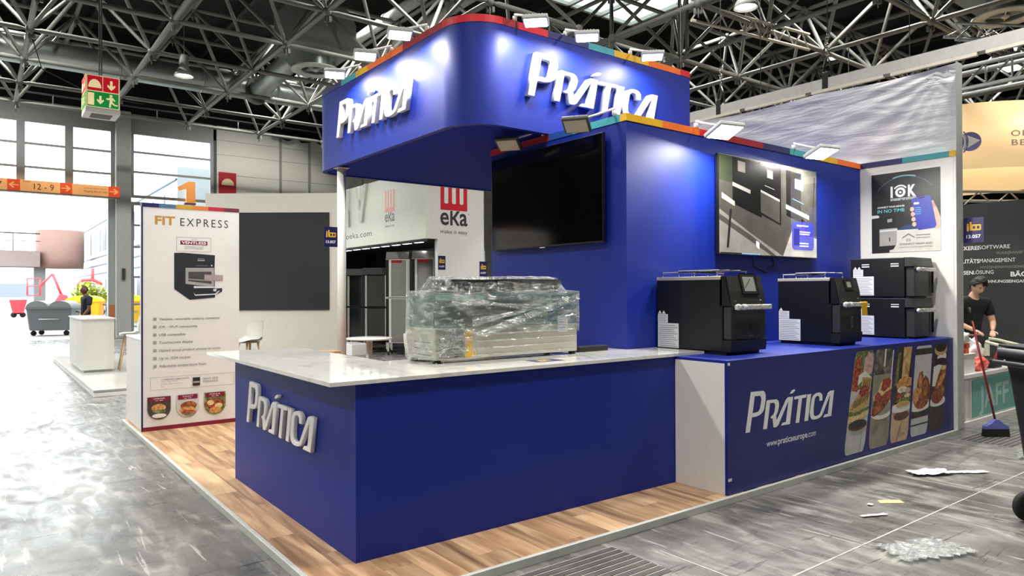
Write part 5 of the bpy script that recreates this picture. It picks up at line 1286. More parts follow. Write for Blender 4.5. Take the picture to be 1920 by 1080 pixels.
b = MB(); b.lathe([(r_ - .02, 5.27), (r_ - .05, 5.27), (r_ - .05, 5.315), (r_ - .02, 5.315)], dc_, ALU, n, close=True); b.build('hoop', None, dm)
for a in (0, 2.1, 4.2): b = MB(); b.tube(dc_ + Vector((2.2 * math.cos(a), 2.2 * math.sin(a), 5.35)), dc_ + Vector((2.2 * math.cos(a), 2.2 * math.sin(a), 7.5)), .01, DGREY, 6); b.build('wire', None, dm)
def on_drum(pr, a0):
    """bend a flat print round the drum: x runs along the rim from angle a0"""
    b = pr.b; b.v = [tuple(dc_ + Vector(((r_ + .006 - y) * math.cos(a0 + x / r_), (r_ + .006 - y) * math.sin(a0 + x / r_), z))) for x, y, z in b.v]; return pr
LAV = mat('lavender_print', (108, 108, 158), .5); PINKL = mat('pale_lilac_print', (176, 158, 176), .5)
p = Print((0, 0, 0), X, Z)
p.ell(0, 4.56, .19, .19, LAV, 32); p.poly([(-.10, 4.72), (.17, 4.57), (-.10, 4.40), (-.04, 4.56)], WHITE); p.ring(-.36, 4.56, .20, .23, PINKL, a0=-.8, a1=.8); p.ring(-.36, 4.56, .26, .29, WHITE, a0=-.8, a1=.8); p.ring(-.36, 4.56, .31, .335, LAV, a0=-.7, a1=.7)
lo = Vector((15.71, 5.60)) - Vector((dc_.x, dc_.y)); a_l = math.atan2(lo.y, lo.x) % (2 * PI)
on_drum(p, a_l + .02); p.build('emblem', dm)
p = Print((0, 0, 0), X, Z)
p.text('OPTI', .70, 4.62, .115, TXTG, width=.52, space=1.15); p.text('BERG', .71, 4.44, .115, TXTG, width=.60, space=1.15)
on_drum(p, a_l + .02); p.build('lettering', dm)
for i in range(3):
    x = 15.0 + .9 * i
    l = thing('stage_light', 'dark stage floodlight on the truss over the beige drum, ' + ('left', 'middle', 'right')[i] + ' one of three', 'floodlight', (x, 4.6 - .55 * i, 5.75), 'stage lights over the drum')
    b = MB(); b.box((x - .2, 4.45 - .55 * i, 5.65), (x + .2, 4.75 - .55 * i, 5.9), DGREY, .02); b.build('housing', None, l)
    b = MB(); b.box((x - .18, 4.47 - .55 * i, 5.64), (x + .18, 4.73 - .55 * i, 5.648), lamp_mat('stage_glow', (255, 240, 210), 6)); b.build('glass', None, l)
    b = MB(); b.tube((x, 4.6 - .55 * i, 5.9), (x, 4.6 - .55 * i, 6.12), .02, BLACK, 8); b.build('hook', None, l)
tr = thing('stage_truss', 'aluminium lattice truss carrying lights above the beige drum', 'truss', (16, 4, 6.2))
A, B_ = Vector((14.1, 5.2, 6.15)), Vector((19.5, 1.9, 6.15)); d_ = (B_ - A) / 18
b = MB()
for o in (Vector((0, 0, 0)), Vector((0, 0, .3)), Vector((.15, .25, .15))): b.tube(A + o, B_ + o, .028, ALU, 8)
b.build('chord', None, tr)
for i in range(18):
    a = A + d_ * i
    for p_, q_ in ((a + Z * (.3 if i % 2 else 0), a + d_ + Z * (0 if i % 2 else .3)), (a + Vector((.15, .25, .15)), a + d_ + Z * (0 if i % 2 else .3))): b = MB(); b.tube(p_, q_, .014, ALU, 6); b.build('brace', None, tr)
t2 = thing('lighting_truss', 'pale lattice truss seen between the beige drum and the charcoal wall', 'truss', (16.5, 6, 3.4))
A, B_ = Vector((14.6, 7.0, 3.35)), Vector((19.5, 3.6, 3.35)); d_ = (B_ - A) / 18
b = MB()
for o in (Vector((0, 0, 0)), Vector((0, 0, .3)), Vector((.2, .3, .15))): b.tube(A + o, B_ + o, .03, ALU, 8)
b.build('chord', None, t2)
for i in range(18):
    b = MB(); a = A + d_ * i; b.tube(a + Z * (.3 if i % 2 else 0), a + d_ + Z * (0 if i % 2 else .3), .016, ALU, 6); b.build('brace', None, t2)
b = MB(); b.tube(A, A - Z * 3.35, .05, ALU, 8); b.tube(B_, B_ - Z * 3.35, .05, ALU, 8); b.build('leg', None, t2)
b = MB(); b.box((13.6, 5.3, 2.98), (13.75, 5.6, 3.9), BLACK); b.box((13.6, 5.3, 0), (13.75, 5.6, 2.98), BLACK); tag(b.build('black_pillar'), 'narrow black pillar rising behind the charcoal wall below the drum', 'pillar')
# things on the low counter
KRAFT = mat('orange_box', (222, 110, 60), .6); PBAG = mat('white_carrier_film', (236, 236, 236), .35, noise=.03, bump=.2); RBAG = mat('red_carrier_film', (238, 110, 96), .35, bump=.2)
wb_ = thing('white_crate', 'white box at the left end of the low counter beneath the orange cartons', 'box', (9.35, 3.46, .613))
b = MB(); b.box((9.14, 3.36, .613), (9.62, 3.62, .83), WHITE, .006); b.build('box', None, wb_)
b = MB(); b.box((9.13, 3.35, .8305), (9.63, 3.63, .842), WHITE, .003); b.build('lid', None, wb_)
for i, (x, w, z) in enumerate(((9.18, .32, .8425), (9.22, .30, .905))):
    t = thing('orange_carton', 'flat orange carton on the white box, ' + ('lower one' if i == 0 else 'upper one'), 'carton', (x, 3.46, z), 'orange cartons')
    b = MB(); b.box((x, 3.38, z), (x + w, 3.6, z + .06), KRAFT, .003); b.build('box', None, t)
    b = MB(); b.box((x + .08, 3.3785, z + .01), (x + .2, 3.3798, z + .05), RED); b.build('label_panel', None, t)
def bag(name, c, r, mt, label, ears=True):
    t = thing(name, label, 'bag', (c[0], c[1], c[2]))
    bm = bmesh.new(); bmesh.ops.create_icosphere(bm, subdivisions=4, radius=1)
    for v in bm.verts:
        q = v.co.copy(); k = 1 + .35 * mn.noise(q * 2.2 + Vector(c)) + .16 * mn.noise(q * 6 + Vector(c)); z = max(-.62, q.z * k)
        v.co = Vector((c[0] + q.x * k * r[0], c[1] + q.y * k * r[1], c[2] + (z + .62) * r[2] + .0005))
    b = MB(); b.bm(bm, mt, smooth=True); b.build('bag_body', None, t)
    if ears:
        for s in (-1, 1):
            b = MB(); x = c[0] + s * r[0] * .4; b.path([(x - .03, c[1], c[2] + r[2] * 1.3), (x - .02, c[1], c[2] + r[2] * 1.3 + .09), (x + .03, c[1] + .01, c[2] + r[2] * 1.3 + .10), (x + .04, c[1], c[2] + r[2] * 1.3)], .008, mt, 6); b.build('bag_handle', None, t)
bag('carrier_bag', (9.42, 3.48, .9655), (.16, .12, .10), PBAG, 'crumpled white plastic bag on top of the orange cartons')
bag('carrier_bag', (10.12, 3.575, .6125), (.28, .09, .22), PBAG, 'large white plastic bag in front of the man in black')
bag('carrier_bag', (9.87, 3.40, .6125), (.22, .06, .10), RBAG, 'pink and red plastic bag lying on the low counter', False)
t = thing('folded_carton', 'dark open carton with red print beside the pink bag', 'carton', (10.35, 3.44, .613))
b = MB(); b.box((10.22, 3.36, .613), (10.50, 3.56, .72), BLACK, .004); b.build('box', None, t)
b = MB(); b.prism([(0, 0), (.26, 0), (.22, .12), (.05, .14)], (10.23, 3.37, .7205), X, Vector((0, -.3, 1)).normalized(), Y * .004, mat('red_print_card', (214, 84, 60), .5)); b.build('flap', None, t)
# white armchair behind the man
t = thing('armchair', 'white plastic armchair behind the man in black', 'chair', (11.85, 3.82, 0)); CW = mat('cream_plastic', (226, 224, 200), .4); ox, oy = 11.85, 3.82
b = MB(); b.box((ox - .22, oy - .22, .42), (ox + .22, oy + .22, .46), CW, .015); b.build('seat', None, t)
for sx in (-1, 1):
    for sy in (-1, 1): b = MB(); b.tube((ox + sx * .20, oy + sy * .20, .43), (ox + sx * .25, oy + sy * .25, 0), .022, CW, 10); b.build('leg', None, t)
b = MB(); b.grid(lambda u_, v_: Vector((ox + (.22 * math.cos(PI * u_)), oy + .20 + .05 * math.sin(PI * u_), .62 + .24 * v_)), 12, 4, CW); b.grid(lambda u_, v_: Vector((ox + (.22 * math.cos(PI * u_)), oy + .22 + .05 * math.sin(PI * u_), .62 + .24 * v_)), 12, 4, CW, flip=True); b.build('backrest', None, t)
for sx in (-1, 1): b = MB(); b.path([(ox + sx * .24, oy + .22, .88), (ox + sx * .27, oy + .1, .86), (ox + sx * .27, oy - .16, .80), (ox + sx * .25, oy - .22, .74), (ox + sx * .24, oy - .21, .45)], .022, CW, 8); b.build('armrest', None, t)

# ------------------------------------------------------------------ broom, bin, litter
bt, bb = Vector((8.92, 3.17, 1.40)), Vector((8.86, 2.90, .16))
br = thing('broom', 'broom with a long dark red handle leaning on the white end post', 'broom', (8.86, 2.9, 0))
b = MB(); b.tube(bb, bt, .012, mat('broom_red', (128, 28, 34), .35), 10); b.build('handle', None, br)
b = MB(); b.tube(bt - (bt - bb).normalized() * .14, bt + (bt - bb).normalized() * .01, .016, BLACK, 10); b.build('grip', None, br)
VIO = mat('broom_violet', (96, 104, 178), .35); uB = Vector((.80, -.60, 0)); c = Vector((8.86, 2.9, 0))
b = MB(); b.prism([(-.13, .085), (.13, .085), (.125, .115), (.06, .15), (.02, .19), (-.02, .19), (-.06, .15), (-.125, .115)], c - uB.cross(Z) * .03, uB, Z, uB.cross(Z) * .06, VIO); b.build('head', None, br)
b = MB(); b.prism([(-.135, .0), (.135, .0), (.125, .088), (-.125, .088)], c - uB.cross(Z) * .035, uB, Z, uB.cross(Z) * .07, mat('broom_bristle', (26, 26, 27), .9, noise=.4, scale=90, stretch=(1, 1, .05))); stuff(b.build('bristles', None, br))
BINB = mat('bin_black_plastic', (26, 27, 28), .45, noise=.06)
wbn = thing('wheelie_bin', 'black two-wheeled rubbish bin cut off by the right picture edge', 'bin', (5.6, 1.5, 0))
uR = Vector((.795, -.606, 0)).normalized(); uF = Vector((.606, .795, 0)); oB = Vector((5.42, 1.60, 0)) + uR * .44
def bp(x, y, z): return oB + uR * x + uF * y + Z * z
b = MB()
def ringpts(w, d, z, r=.05): return [bp(x, y, z) for x, y in rrect_pts(-w / 2, -d / 2, w / 2, d / 2, r, 4)]
rings = [ringpts(.42, .46, .10, .06), ringpts(.50, .54, .16, .06), ringpts(.58, .62, .62, .06), ringpts(.66, .70, 1.02, .06), ringpts(.69, .73, 1.12, .05), ringpts(.76, .79, 1.125, .05), ringpts(.76, .79, 1.20, .05), ringpts(.64, .68, 1.20, .05), ringpts(.46, .50, .2, .05)]
n = len(rings[0]); k0 = 0
for r in rings: b.v += [tuple(p) for p in r]
for r in range(len(rings) - 1):
    for i in range(n): j = (i + 1) % n; b.face([r * n + i, r * n + j, (r + 1) * n + j, (r + 1) * n + i], BINB, True)
b.face(list(range(n))[::-1], BINB); b.face([(len(rings) - 1) * n + i for i in range(n)], BINB); b.build('body', None, wbn)
b = MB(); b.tube(bp(-.40, -.36, 1.10), bp(-.40, .36, 1.10), .018, BINB, 10); b.tube(bp(-.34, -.36, 1.10), bp(-.40, -.36, 1.10), .015, BINB, 8); b.tube(bp(-.34, .36, 1.10), bp(-.40, .36, 1.10), .015, BINB, 8); b.build('handle', None, wbn)
b = MB()
Ml = Matrix.Translation(bp(0, 0, 1.205)) @ Matrix((uR, uF, Z)).transposed().to_4x4()
b.box((-.36, -.38, 0), (.40, .38, .02), BINB, .008, T=Ml); b.box((-.2, -.2, .021), (.28, .2, .035), BINB, .006, T=Ml); b.build('lid', None, wbn)
for s in (-1, 1):
    cw = bp(-.21, s * .30, .105); b = MB(); T = Matrix((uR, Z, -uF)).transposed() if s > 0 else Matrix((uR, Z, -uF)).transposed()
    b.lathe([(.035, -.03), (.08, -.03), (.100, -.022), (.105, -.01), (.105, .01), (.100, .022), (.08, .03), (.035, .03)], cw, RUBBER, 28, T=T); b.build('wheel', None, wbn)
b = MB(); b.tube(bp(-.21, -.34, .105), bp(-.21, .34, .105), .014, mat('brass_axle', (180, 160, 96), .4, metal=.8), 10); b.box((-.025, -.345, -.02), (.025, -.335, .10), mat('brass_axle'), T=Matrix.Translation(bp(-.19, 0, .1)) @ Matrix((uR, uF, Z)).transposed().to_4x4()); b.build('axle', None, wbn)
PAPER = mat('paper_white', (226, 224, 216), .7, noise=.05)
def scrap(name, c, su, sv, rot, mt, label, cat, seed, amp=.012, nu=14, nv=8, jag=.18):
    b = MB(); rn = random.Random(seed); R = Matrix.Rotation(rot, 3, 'Z')
    el = [rn.uniform(-jag, jag) for _ in range(40)]
    def fn(u_, v_):
        x = (u_ - .5) * su * (1 + el[int(v_ * 19)]); y = (v_ - .5) * sv * (1 + el[20 + int(u_ * 19)])
        q = Vector((x, y, 0)); z = .003 + amp * (.5 + .5 * mn.noise(Vector((x * 9, y * 9, seed)))) + amp * .5 * (.5 + .5 * mn.noise(Vector((x * 30, y * 30, seed))))
        return Vector(c) + R @ Vector((x, y, z))
    b.grid(fn, nu, nv, mt, smooth=False); b.grid(lambda a, d: fn(a, d) - Z * .0015, nu, nv, mt, smooth=False, flip=True); return tag(b.build(name), label, cat)
scrap('torn_paper', (6.60, 2.66, 0), .36, .15, -.5, PAPER, 'crumpled white torn paper on the floor near the printed counter', 'paper', 3, .03)
scrap('torn_paper', (6.90, 2.48, 0), .36, .07, -.62, PAPER, 'narrow strip of white paper beside the crumpled paper', 'paper', 4, .012)
scrap('plastic_sheet', (4.62, 1.90, 0), .50, .27, -.35, film_mat('floor_film', .35, .9, 22), 'crumpled clear plastic sheet on the floor at the lower right', 'plastic sheet', 5, .02, 24, 14)
b = MB(); b.prism([(-.10, -.035), (.085, -.05), (.10, .03), (-.075, .04)], (5.50, 2.50, .0005), Vector((.85, -.53, 0)), Vector((.53, .85, 0)), Z * .004, mat('cardboard_tan', (222, 178, 132), .7)); tag(b.build('cardboard_piece'), 'flat tan piece of cardboard lying on the dark floor', 'cardboard')
scrap('paper_scrap', (5.06, 2.41, 0), .20, .035, -.4, PAPER, 'thin white scrap of paper left of the cardboard piece', 'paper', 8, .01, 8, 3)
scrap('paper_scrap', (5.30, 2.55, 0), .05, .04, .3, PAPER, 'tiny white scrap of paper behind the cardboard piece', 'paper', 9, .008, 4, 3)
scrap('plastic_wrap', (8.00, 2.32, 0), .35, .22, .2, film_mat('floor_film'), 'crumpled plastic wrap on the floor left of the black bin', 'plastic sheet', 11, .03, 14, 10)
# ------------------------------------------------------------------ white wall with the black board (turned stand)
bA, bB = Vector((3.36, 13.78, 0)), Vector((5.30, 12.295, 0)); du = (bB - bA).normalized(); dn = Vector((du.y, -du.x, 0))
bw = thing('white_stand_wall', 'white stand wall with a large black board, turned towards the camera', 'stand wall', bA)
Lw = (bB - bA).length
b = MB(); b.prism([(0, 0), (Lw, 0), (Lw, 3.45), (0, 3.45)], bA - dn * .12, du, Z, dn * .12, mat('warm_white_wall', (228, 228, 218), .5, noise=.02)); b.build('panel', None, bw)
s0 = (Vector((3.847, 13.405, 0)) - bA).dot(du); s1 = (Vector((5.19, 12.38, 0)) - bA).dot(du)
b = MB(); b.prism([(s0 - .5, 1.285), (s1, 1.285), (s1, 3.09), (s0 - .5, 3.09)], bA + dn * .0005, du, Z, dn * .02, mat('black_board', (44, 48, 50), .55, noise=.05)); b.build('board', None, bw)
b = MB(); b.prism([(Lw + .03, 0), (Lw + .10, 0), (Lw + .10, 2.46), (Lw + .03, 2.46)], bA - dn * .05, du, Z, dn * .05, mat('dark_brown_edge', (42, 36, 36), .5)); b.prism([(Lw + .101, 0), (Lw + .13, 0), (Lw + .13, 2.5), (Lw + .101, 2.5)], bA - dn * .05, du, Z, dn * .05, WHITE); b.build('edge_profile', None, bw)

# ------------------------------------------------------------------ neighbour stand with the hanging letters and ovens
EX, EY, E0, E1 = 8.54, 14.60, 2.90, 4.60
ek = thing('neighbour_stand', 'white stand with a red fork-like emblem on its walls behind the blue stand', 'exhibition stand', (9.5, 16, 0))
EW = mat('neighbour_wall_white', (222, 223, 222), .5, noise=.02); EWS = mat('neighbour_fascia_white', (224, 226, 212), .5, noise=.02); EBK = mat('stand_interior_black', (22, 22, 24), .6)
b = MB(); b.box((EX, EY, E0), (EX + .12, EY + 6, E1), EWS); b.build('fascia', None, ek)
b = MB(); b.box((EX + .121, EY, E0), (EX + 1.70, EY + .12, E1), EW); b.box((EX + .33, EY, 0), (EX + 1.70, EY + .12, E0 - .001), EW); b.build('front_wall', None, ek)
b = MB(); b.box((EX + 1.55, EY + .125, 0), (EX + 1.65, EY + 6, E0 - .06), EBK); b.box((EX + .33, EY + .125, 0), (EX + 1.549, EY + .16, E0 - .06), EBK); b.box((EX + .13, EY + 5.85, 0), (EX + 1.549, EY + 5.95, E0 - .06), EBK); b.build('inner_wall', None, ek)
b = MB(); b.box((EX + .121, EY + .125, E0 - .055), (EX + 1.65, EY + 6, E0 - .005), EBK); b.build('ceiling_board', None, ek)
for i in range(9):
    b = MB(); b.box((EX + .16, EY + .5 + .6 * i, E0 - .062), (EX + .24, EY + .85 + .6 * i, E0 - .056), lamp_mat('strip_glow', (255, 250, 240), 4)); b.build('light_strip', None, ek)
def emblem(p, x, z, w, m1, m2, tw):
    h = w * 1.08
    p.rect(x, z, x + w, z + h, m1)
    for i in range(3): p.rrect(x + w * (.14 + .285 * i), z + h * .19, x + w * (.285 + .285 * i), z + h * 1.02, w * .05, m2, up=False)
    p.k += 1
    p.text('eкa', x - .01, z - w * .46, w * .56, TXT if tw else TXTG, width=w * 1.02, bold=.018); p.text('make it easy', x, z - w * .73, w * .115, TXT if tw else TXTG, width=w)
ERED = mat('emblem_red', (200, 30, 48), .45); EPINK = mat('emblem_pale_red', (238, 160, 140), .5)  # EPINK: paler red for the emblem on the side fascia
p = Print((EX, EY - .0006, 0), X, Z, .0005); emblem(p, .415, 3.615, .78, ERED, EW, True); p.ell(1.235, 3.54, .015, .015, TXTG); p.build('emblem', ek)
p = Print((EX - .0006, EY + 6, 0), -Y, Z, .0005); emblem(p, EY + 6 - 16.70, 3.70, .53, EPINK, EWS, False); p.build('emblem', ek)
p = Print((EX - .0006, EY + 6, 0), -Y, Z, .0005); p.text('tecnoeka.com', EY + 6 - 19.95, 3.15, .16, TXT, width=2.45, space=1.05); p.build('wall_print', ek)
RL = mat('pale_raised_letter', (205, 207, 198), .5)
for i, pts in enumerate(([(0, 0), (.13, 0), (.03, 1.05), (-.10, 1.05)], [(.60, 1.05), (.73, 1.05), (.87, .35), (1.12, 1.1), (1.26, 1.1), (.98, .07), (.84, .07)])):
    b = MB(); b.prism(pts, (EX - .001, 19.0, 3.5), -Y, Z, -X * .06, RL); b.build('raised_letter', None, ek)
flag_sign('small dark sign with a yellow emblem at the left edge of the emblem wall', (EX + .34, EY - .003, 2.15), X, .21, .34)
flag_sign('small dark sign with a yellow emblem beside the far end of the dark television', (EX + 1.56, EY - .003, 2.0), X, .23, .38)
dp = thing('display_post', 'pair of thin dark posts beyond the emblem wall left of the tower', 'post', (10.5, 15.5, 0))
for x in (10.42, 10.53): b = MB(); b.tube((x, 15.3, 0), (x, 15.3, 3.3), .025, BLACK, 8); b.build('pole', None, dp)
b = MB(); b.box((10.3, 15.35, 1.2), (10.8, 15.5, 2.7), LGREY); b.box((10.35, 15.34, 2.0), (10.7, 15.349, 2.15), RED); b.build('panel', None, dp)
# tall ovens on trolleys of the neighbour stand
OVG = mat('oven_door_glass', (28, 30, 32), .08, spec=.7); SST = mat('polished_steel', (226, 226, 226), .22, metal=.85, noise=.04)
def tower_oven(x, y, w, d, z0, z1, z2, label, steel):
    """two-storey oven on a trolley; built with the door on its -x side, then turned towards the aisle corner"""
    t = thing('tower_oven', label, 'oven', (x, y, 0), 'ovens of the neighbour stand')
    A = SST if steel else BLACK
    for yy in (y + .03, y + w - .08):
        for xx in (x + .04, x + d - .09): b = MB(); b.box((xx, yy, .10), (xx + .05, yy + .05, z0 - .001), SST); b.build('leg', None, t)
    for yy in (y + .055, y + w - .055):
        for xx in (x + .065, x + d - .065): b = MB(); b.lathe([(.01, -.015), (.045, -.015), (.045, .015), (.01, .015)], (xx, yy, .045), RUBBER, 12, T=Matrix.Rotation(PI / 2, 3, 'X')); b.box((xx - .015, yy - .02, .06), (xx + .015, yy + .02, .10), SST); b.build('caster', None, t)
    for i, (a, c) in enumerate(((z0, z1), (z1 + .01, z2))):
        b = MB(); b.box((x + .02, y, a), (x + d, y + w, c), A, .006); b.build('oven_body', None, t)
        b = MB(); b.box((x, y + .11, a + .03), (x + .02, y + w - .16, c - .03), OVG if not steel else mat('mirror_glass', (150, 150, 148), .1, metal=.8), .003); dr = b.build('door', None, t)
        b = MB(); b.box((x - .03, y + w - .15, a + .02), (x + .02, y + w - .09, c - .02), WHITE_G if steel else ALU, .006); b.build('handle', None, dr)
        b = MB(); b.box((x - .002, y + w - .08, a + .02), (x + .019, y + w - .005, c - .02), BLACK, .003); b.build('control_strip', None, t)
        b = MB(); b.box((x - .006, y + .02, a + .02), (x + .019, y + .10, c - .02), SST, .004); b.build('door_post', None, t)
    b = MB(); b.prism([(-.05, 0), (d * .9, 0), (d * .9, .16), (.02, .18)], (x, y + .02, z2 + .001), X, Z, Y * (w - .04), SST if steel else BLACK); b.build('hood', None, t)
    if steel: b = MB(); b.box((x - .004, y + .2, z2 - .10), (x - .0005, y + .5, z2 - .03), RED); b.build('red_tag', None, t)
    t.rotation_euler = (0, 0, math.radians(52)); return t
tower_oven(9.13, 15.06, .64, .60, .30, 1.46, 2.46, 'polished steel double oven on a trolley, nearest to the emblem wall', True)
tower_oven(8.80, 15.86, .62, .60, .30, 1.46, 2.46, 'polished steel double oven on a trolley, second from the emblem wall', True)
tower_oven(8.70, 16.82, .72, .62, .30, 1.20, 2.08, 'black double oven on a trolley in the middle of the row', False)
tower_oven(8.62, 17.80, .70, .62, .30, 1.20, 2.08, 'black double oven on a trolley at the far end of the row', False)
pl_ = thing('low_plinth', 'low white plinth in front of the black double ovens', 'plinth', (7.9, 16.6, 0))
b = MB(); b.box((7.55, 16.6, 0), (8.10, 17.6, .28), WHITE_G, .006); b.build('body', None, pl_)
t = thing('oven_stand', 'black stand with trays left of the black double ovens', 'stand', (8.4, 19.0, 0))
for (xx, yy) in ((8.1, 19.2), (8.6, 19.2), (8.1, 19.7), (8.6, 19.7)): b = MB(); b.box((xx, yy, 0), (xx + .03, yy + .03, 1.9), ALU); b.build('upright', None, t)
for z in (.5, .85, 1.2, 1.55, 1.85): b = MB(); b.box((8.08, 19.18, z), (8.65, 19.75, z + .03), BLACK); b.build('tray', None, t)

# ------------------------------------------------------------------ left neighbour platform with cabinet
lp = thing('white_platform', 'low glossy white platform at the left carrying the white cabinet', 'platform', (2.6, 16, 0))
LPF = mat('platform_gloss_white', (205, 207, 204), .12, noise=.02)
b = MB(); b.box((1.43, 12.52, .0), (3.3, 19.9, .06), WHITE, .003); b.box((1.44, 12.53, .0605), (3.3, 19.9, .098), WHITE, .003); b.build('base', None, lp)
b = MB(); b.box((1.43, 12.52, .0985), (3.3, 19.9, .104), LPF, .001); b.build('top_sheet', None, lp)
b = MB(); b.box((1.425, 12.515, .075), (3.3, 12.5195, .104), ALU); b.box((1.425, 12.515, .075), (1.4295, 19.9, .104), ALU); b.build('edge_profile', None, lp)
cb = thing('white_cabinet', 'white cabinet with a pale pink side on the low glossy platform', 'cabinet', (1.9, 16.3, .104))
b = MB(); b.box((1.56, 15.42, .15), (2.10, 17.6, 1.105), mat('cabinet_grey_white', (206, 208, 200), .5, noise=.02)); b.build('body', None, cb)
b = MB(); b.box((1.60, 15.47, .105), (2.06, 17.5, .149), LGREY); b.build('plinth', None, cb)
b = MB(); b.box((1.54, 15.40, 1.106), (2.12, 17.62, 1.13), mat('cabinet_top_pink', (236, 214, 204), .4)); b.build('top_board', None, cb)
b = MB(); b.box((1.5585, 16.2, .55), (1.5597, 16.55, 1.05), mat('vertical_print', (222, 200, 190), .5)); b.box((1.5585, 16.2, .22), (1.5597, 16.55, .42), mat('vertical_print')); b.build('side_print', None, cb)

# ------------------------------------------------------------------ signs of the hall
ws = thing('hall_direction_sign', 'long orange direction sign with arrows and hall numbers over the gate', 'sign', (1.8, 28.4, 5.03))
PEACH = mat('sign_peach', (250, 178, 112), .5, emit=(250, 178, 112), estr=.5); SRED = mat('sign_orange_red', (236, 84, 42), .5, emit=(236, 84, 42), estr=.5); SDK = mat('sign_brown_text', (84, 56, 44), .5)
b = MB(); b.box((-3.0, 28.35, 5.02), (4.03, 28.55, 5.40), PEACH); b.box((-3.0, 28.34, 4.985), (4.03, 28.56, 5.019), GREYP); b.build('board', None, ws)
p = Print((0, 28.349, 5.02), X, Z, .001); 
def arrow(p, x, y, s, dirn, m):
    L_ = [(-.5, .06), (.15, .06), (-.1, .32), (.08, .36), (.5, 0), (.08, -.36), (-.1, -.32), (.15, -.06), (-.5, -.06)]
    p.poly([(x + a * s * dirn, y + c * s) for a, c in (L_ if dirn > 0 else L_)], m)
for x, dr in ((-2.4, -1), (.77, -1), (2.24, 1), (3.68, 1)):
    a_ = Print((0, 28.349, 5.02), X, Z, .001); a_.rect(x, 0, x + .35, .38, SRED); arrow(a_, x + .175, .19, .28, dr, PEACH); a_.build('arrow_panel', ws)
for a_ in (('7', .50, .08, .20, .13), ('12 - 9', 1.50, .08, .20, .56), ('Halle', 1.20, .30, .05, .2), ('Entrance  North / South', 2.95, .24, .04, .66), ('Eingang Nord / Süd', 2.95, .12, .06, .68)):
    p = Print((0, 28.349, 5.02), X, Z, .001); p.text(a_[0], a_[1], a_[2], a_[3], SDK, width=a_[4]); p.build('lettering', ws)
on = thing('gate_number', 'large orange number one standing at the window beside the gate', 'sign', (6.3, 28.45, 5.05))
ONE = mat('number_orange', (255, 168, 90), .5, emit=(255, 168, 90), estr=.5)
b = MB(); b.prism([(.30, 0), (.62, 0), (.62, .80), (.38, .80), (0, .55), (.05, .42), (.30, .52)], (5.95, 28.52, 5.02), X, Z, -Y * .12, ONE); b.build('numeral', None, on)
b = MB(); b.box((6.2, 28.45, 4.96), (6.6, 28.699, 5.019), GREYP); b.build('base_bracket', None, on)
fs = thing('fire_sign', 'red wall sign with a pale half disc beside the window', 'sign', (7.8, 28.6, 5.6))
b = MB(); b.box((7.48, 28.60, 5.05), (8.13, 28.655, 6.33), RED, .004); b.build('board', None, fs)
p = Print((7.48, 28.599, 5.05), X, Z, .001); SIR = mat('sign_deep_red', (176, 28, 48), .5); CRM = mat('sign_cream', (246, 226, 178), .5); p.rect(.04, .58, .61, 1.24, SIR, up=False); p.rect(.04, .04, .61, .54, SIR); p.ell(.325, .78, .24, .26, CRM, a0=0, a1=PI); p.poly([(.29, .42), (.36, .42), (.36, .2), (.45, .2), (.325, .08), (.2, .2), (.29, .2)], CRM); p.build('sign_print', fs)
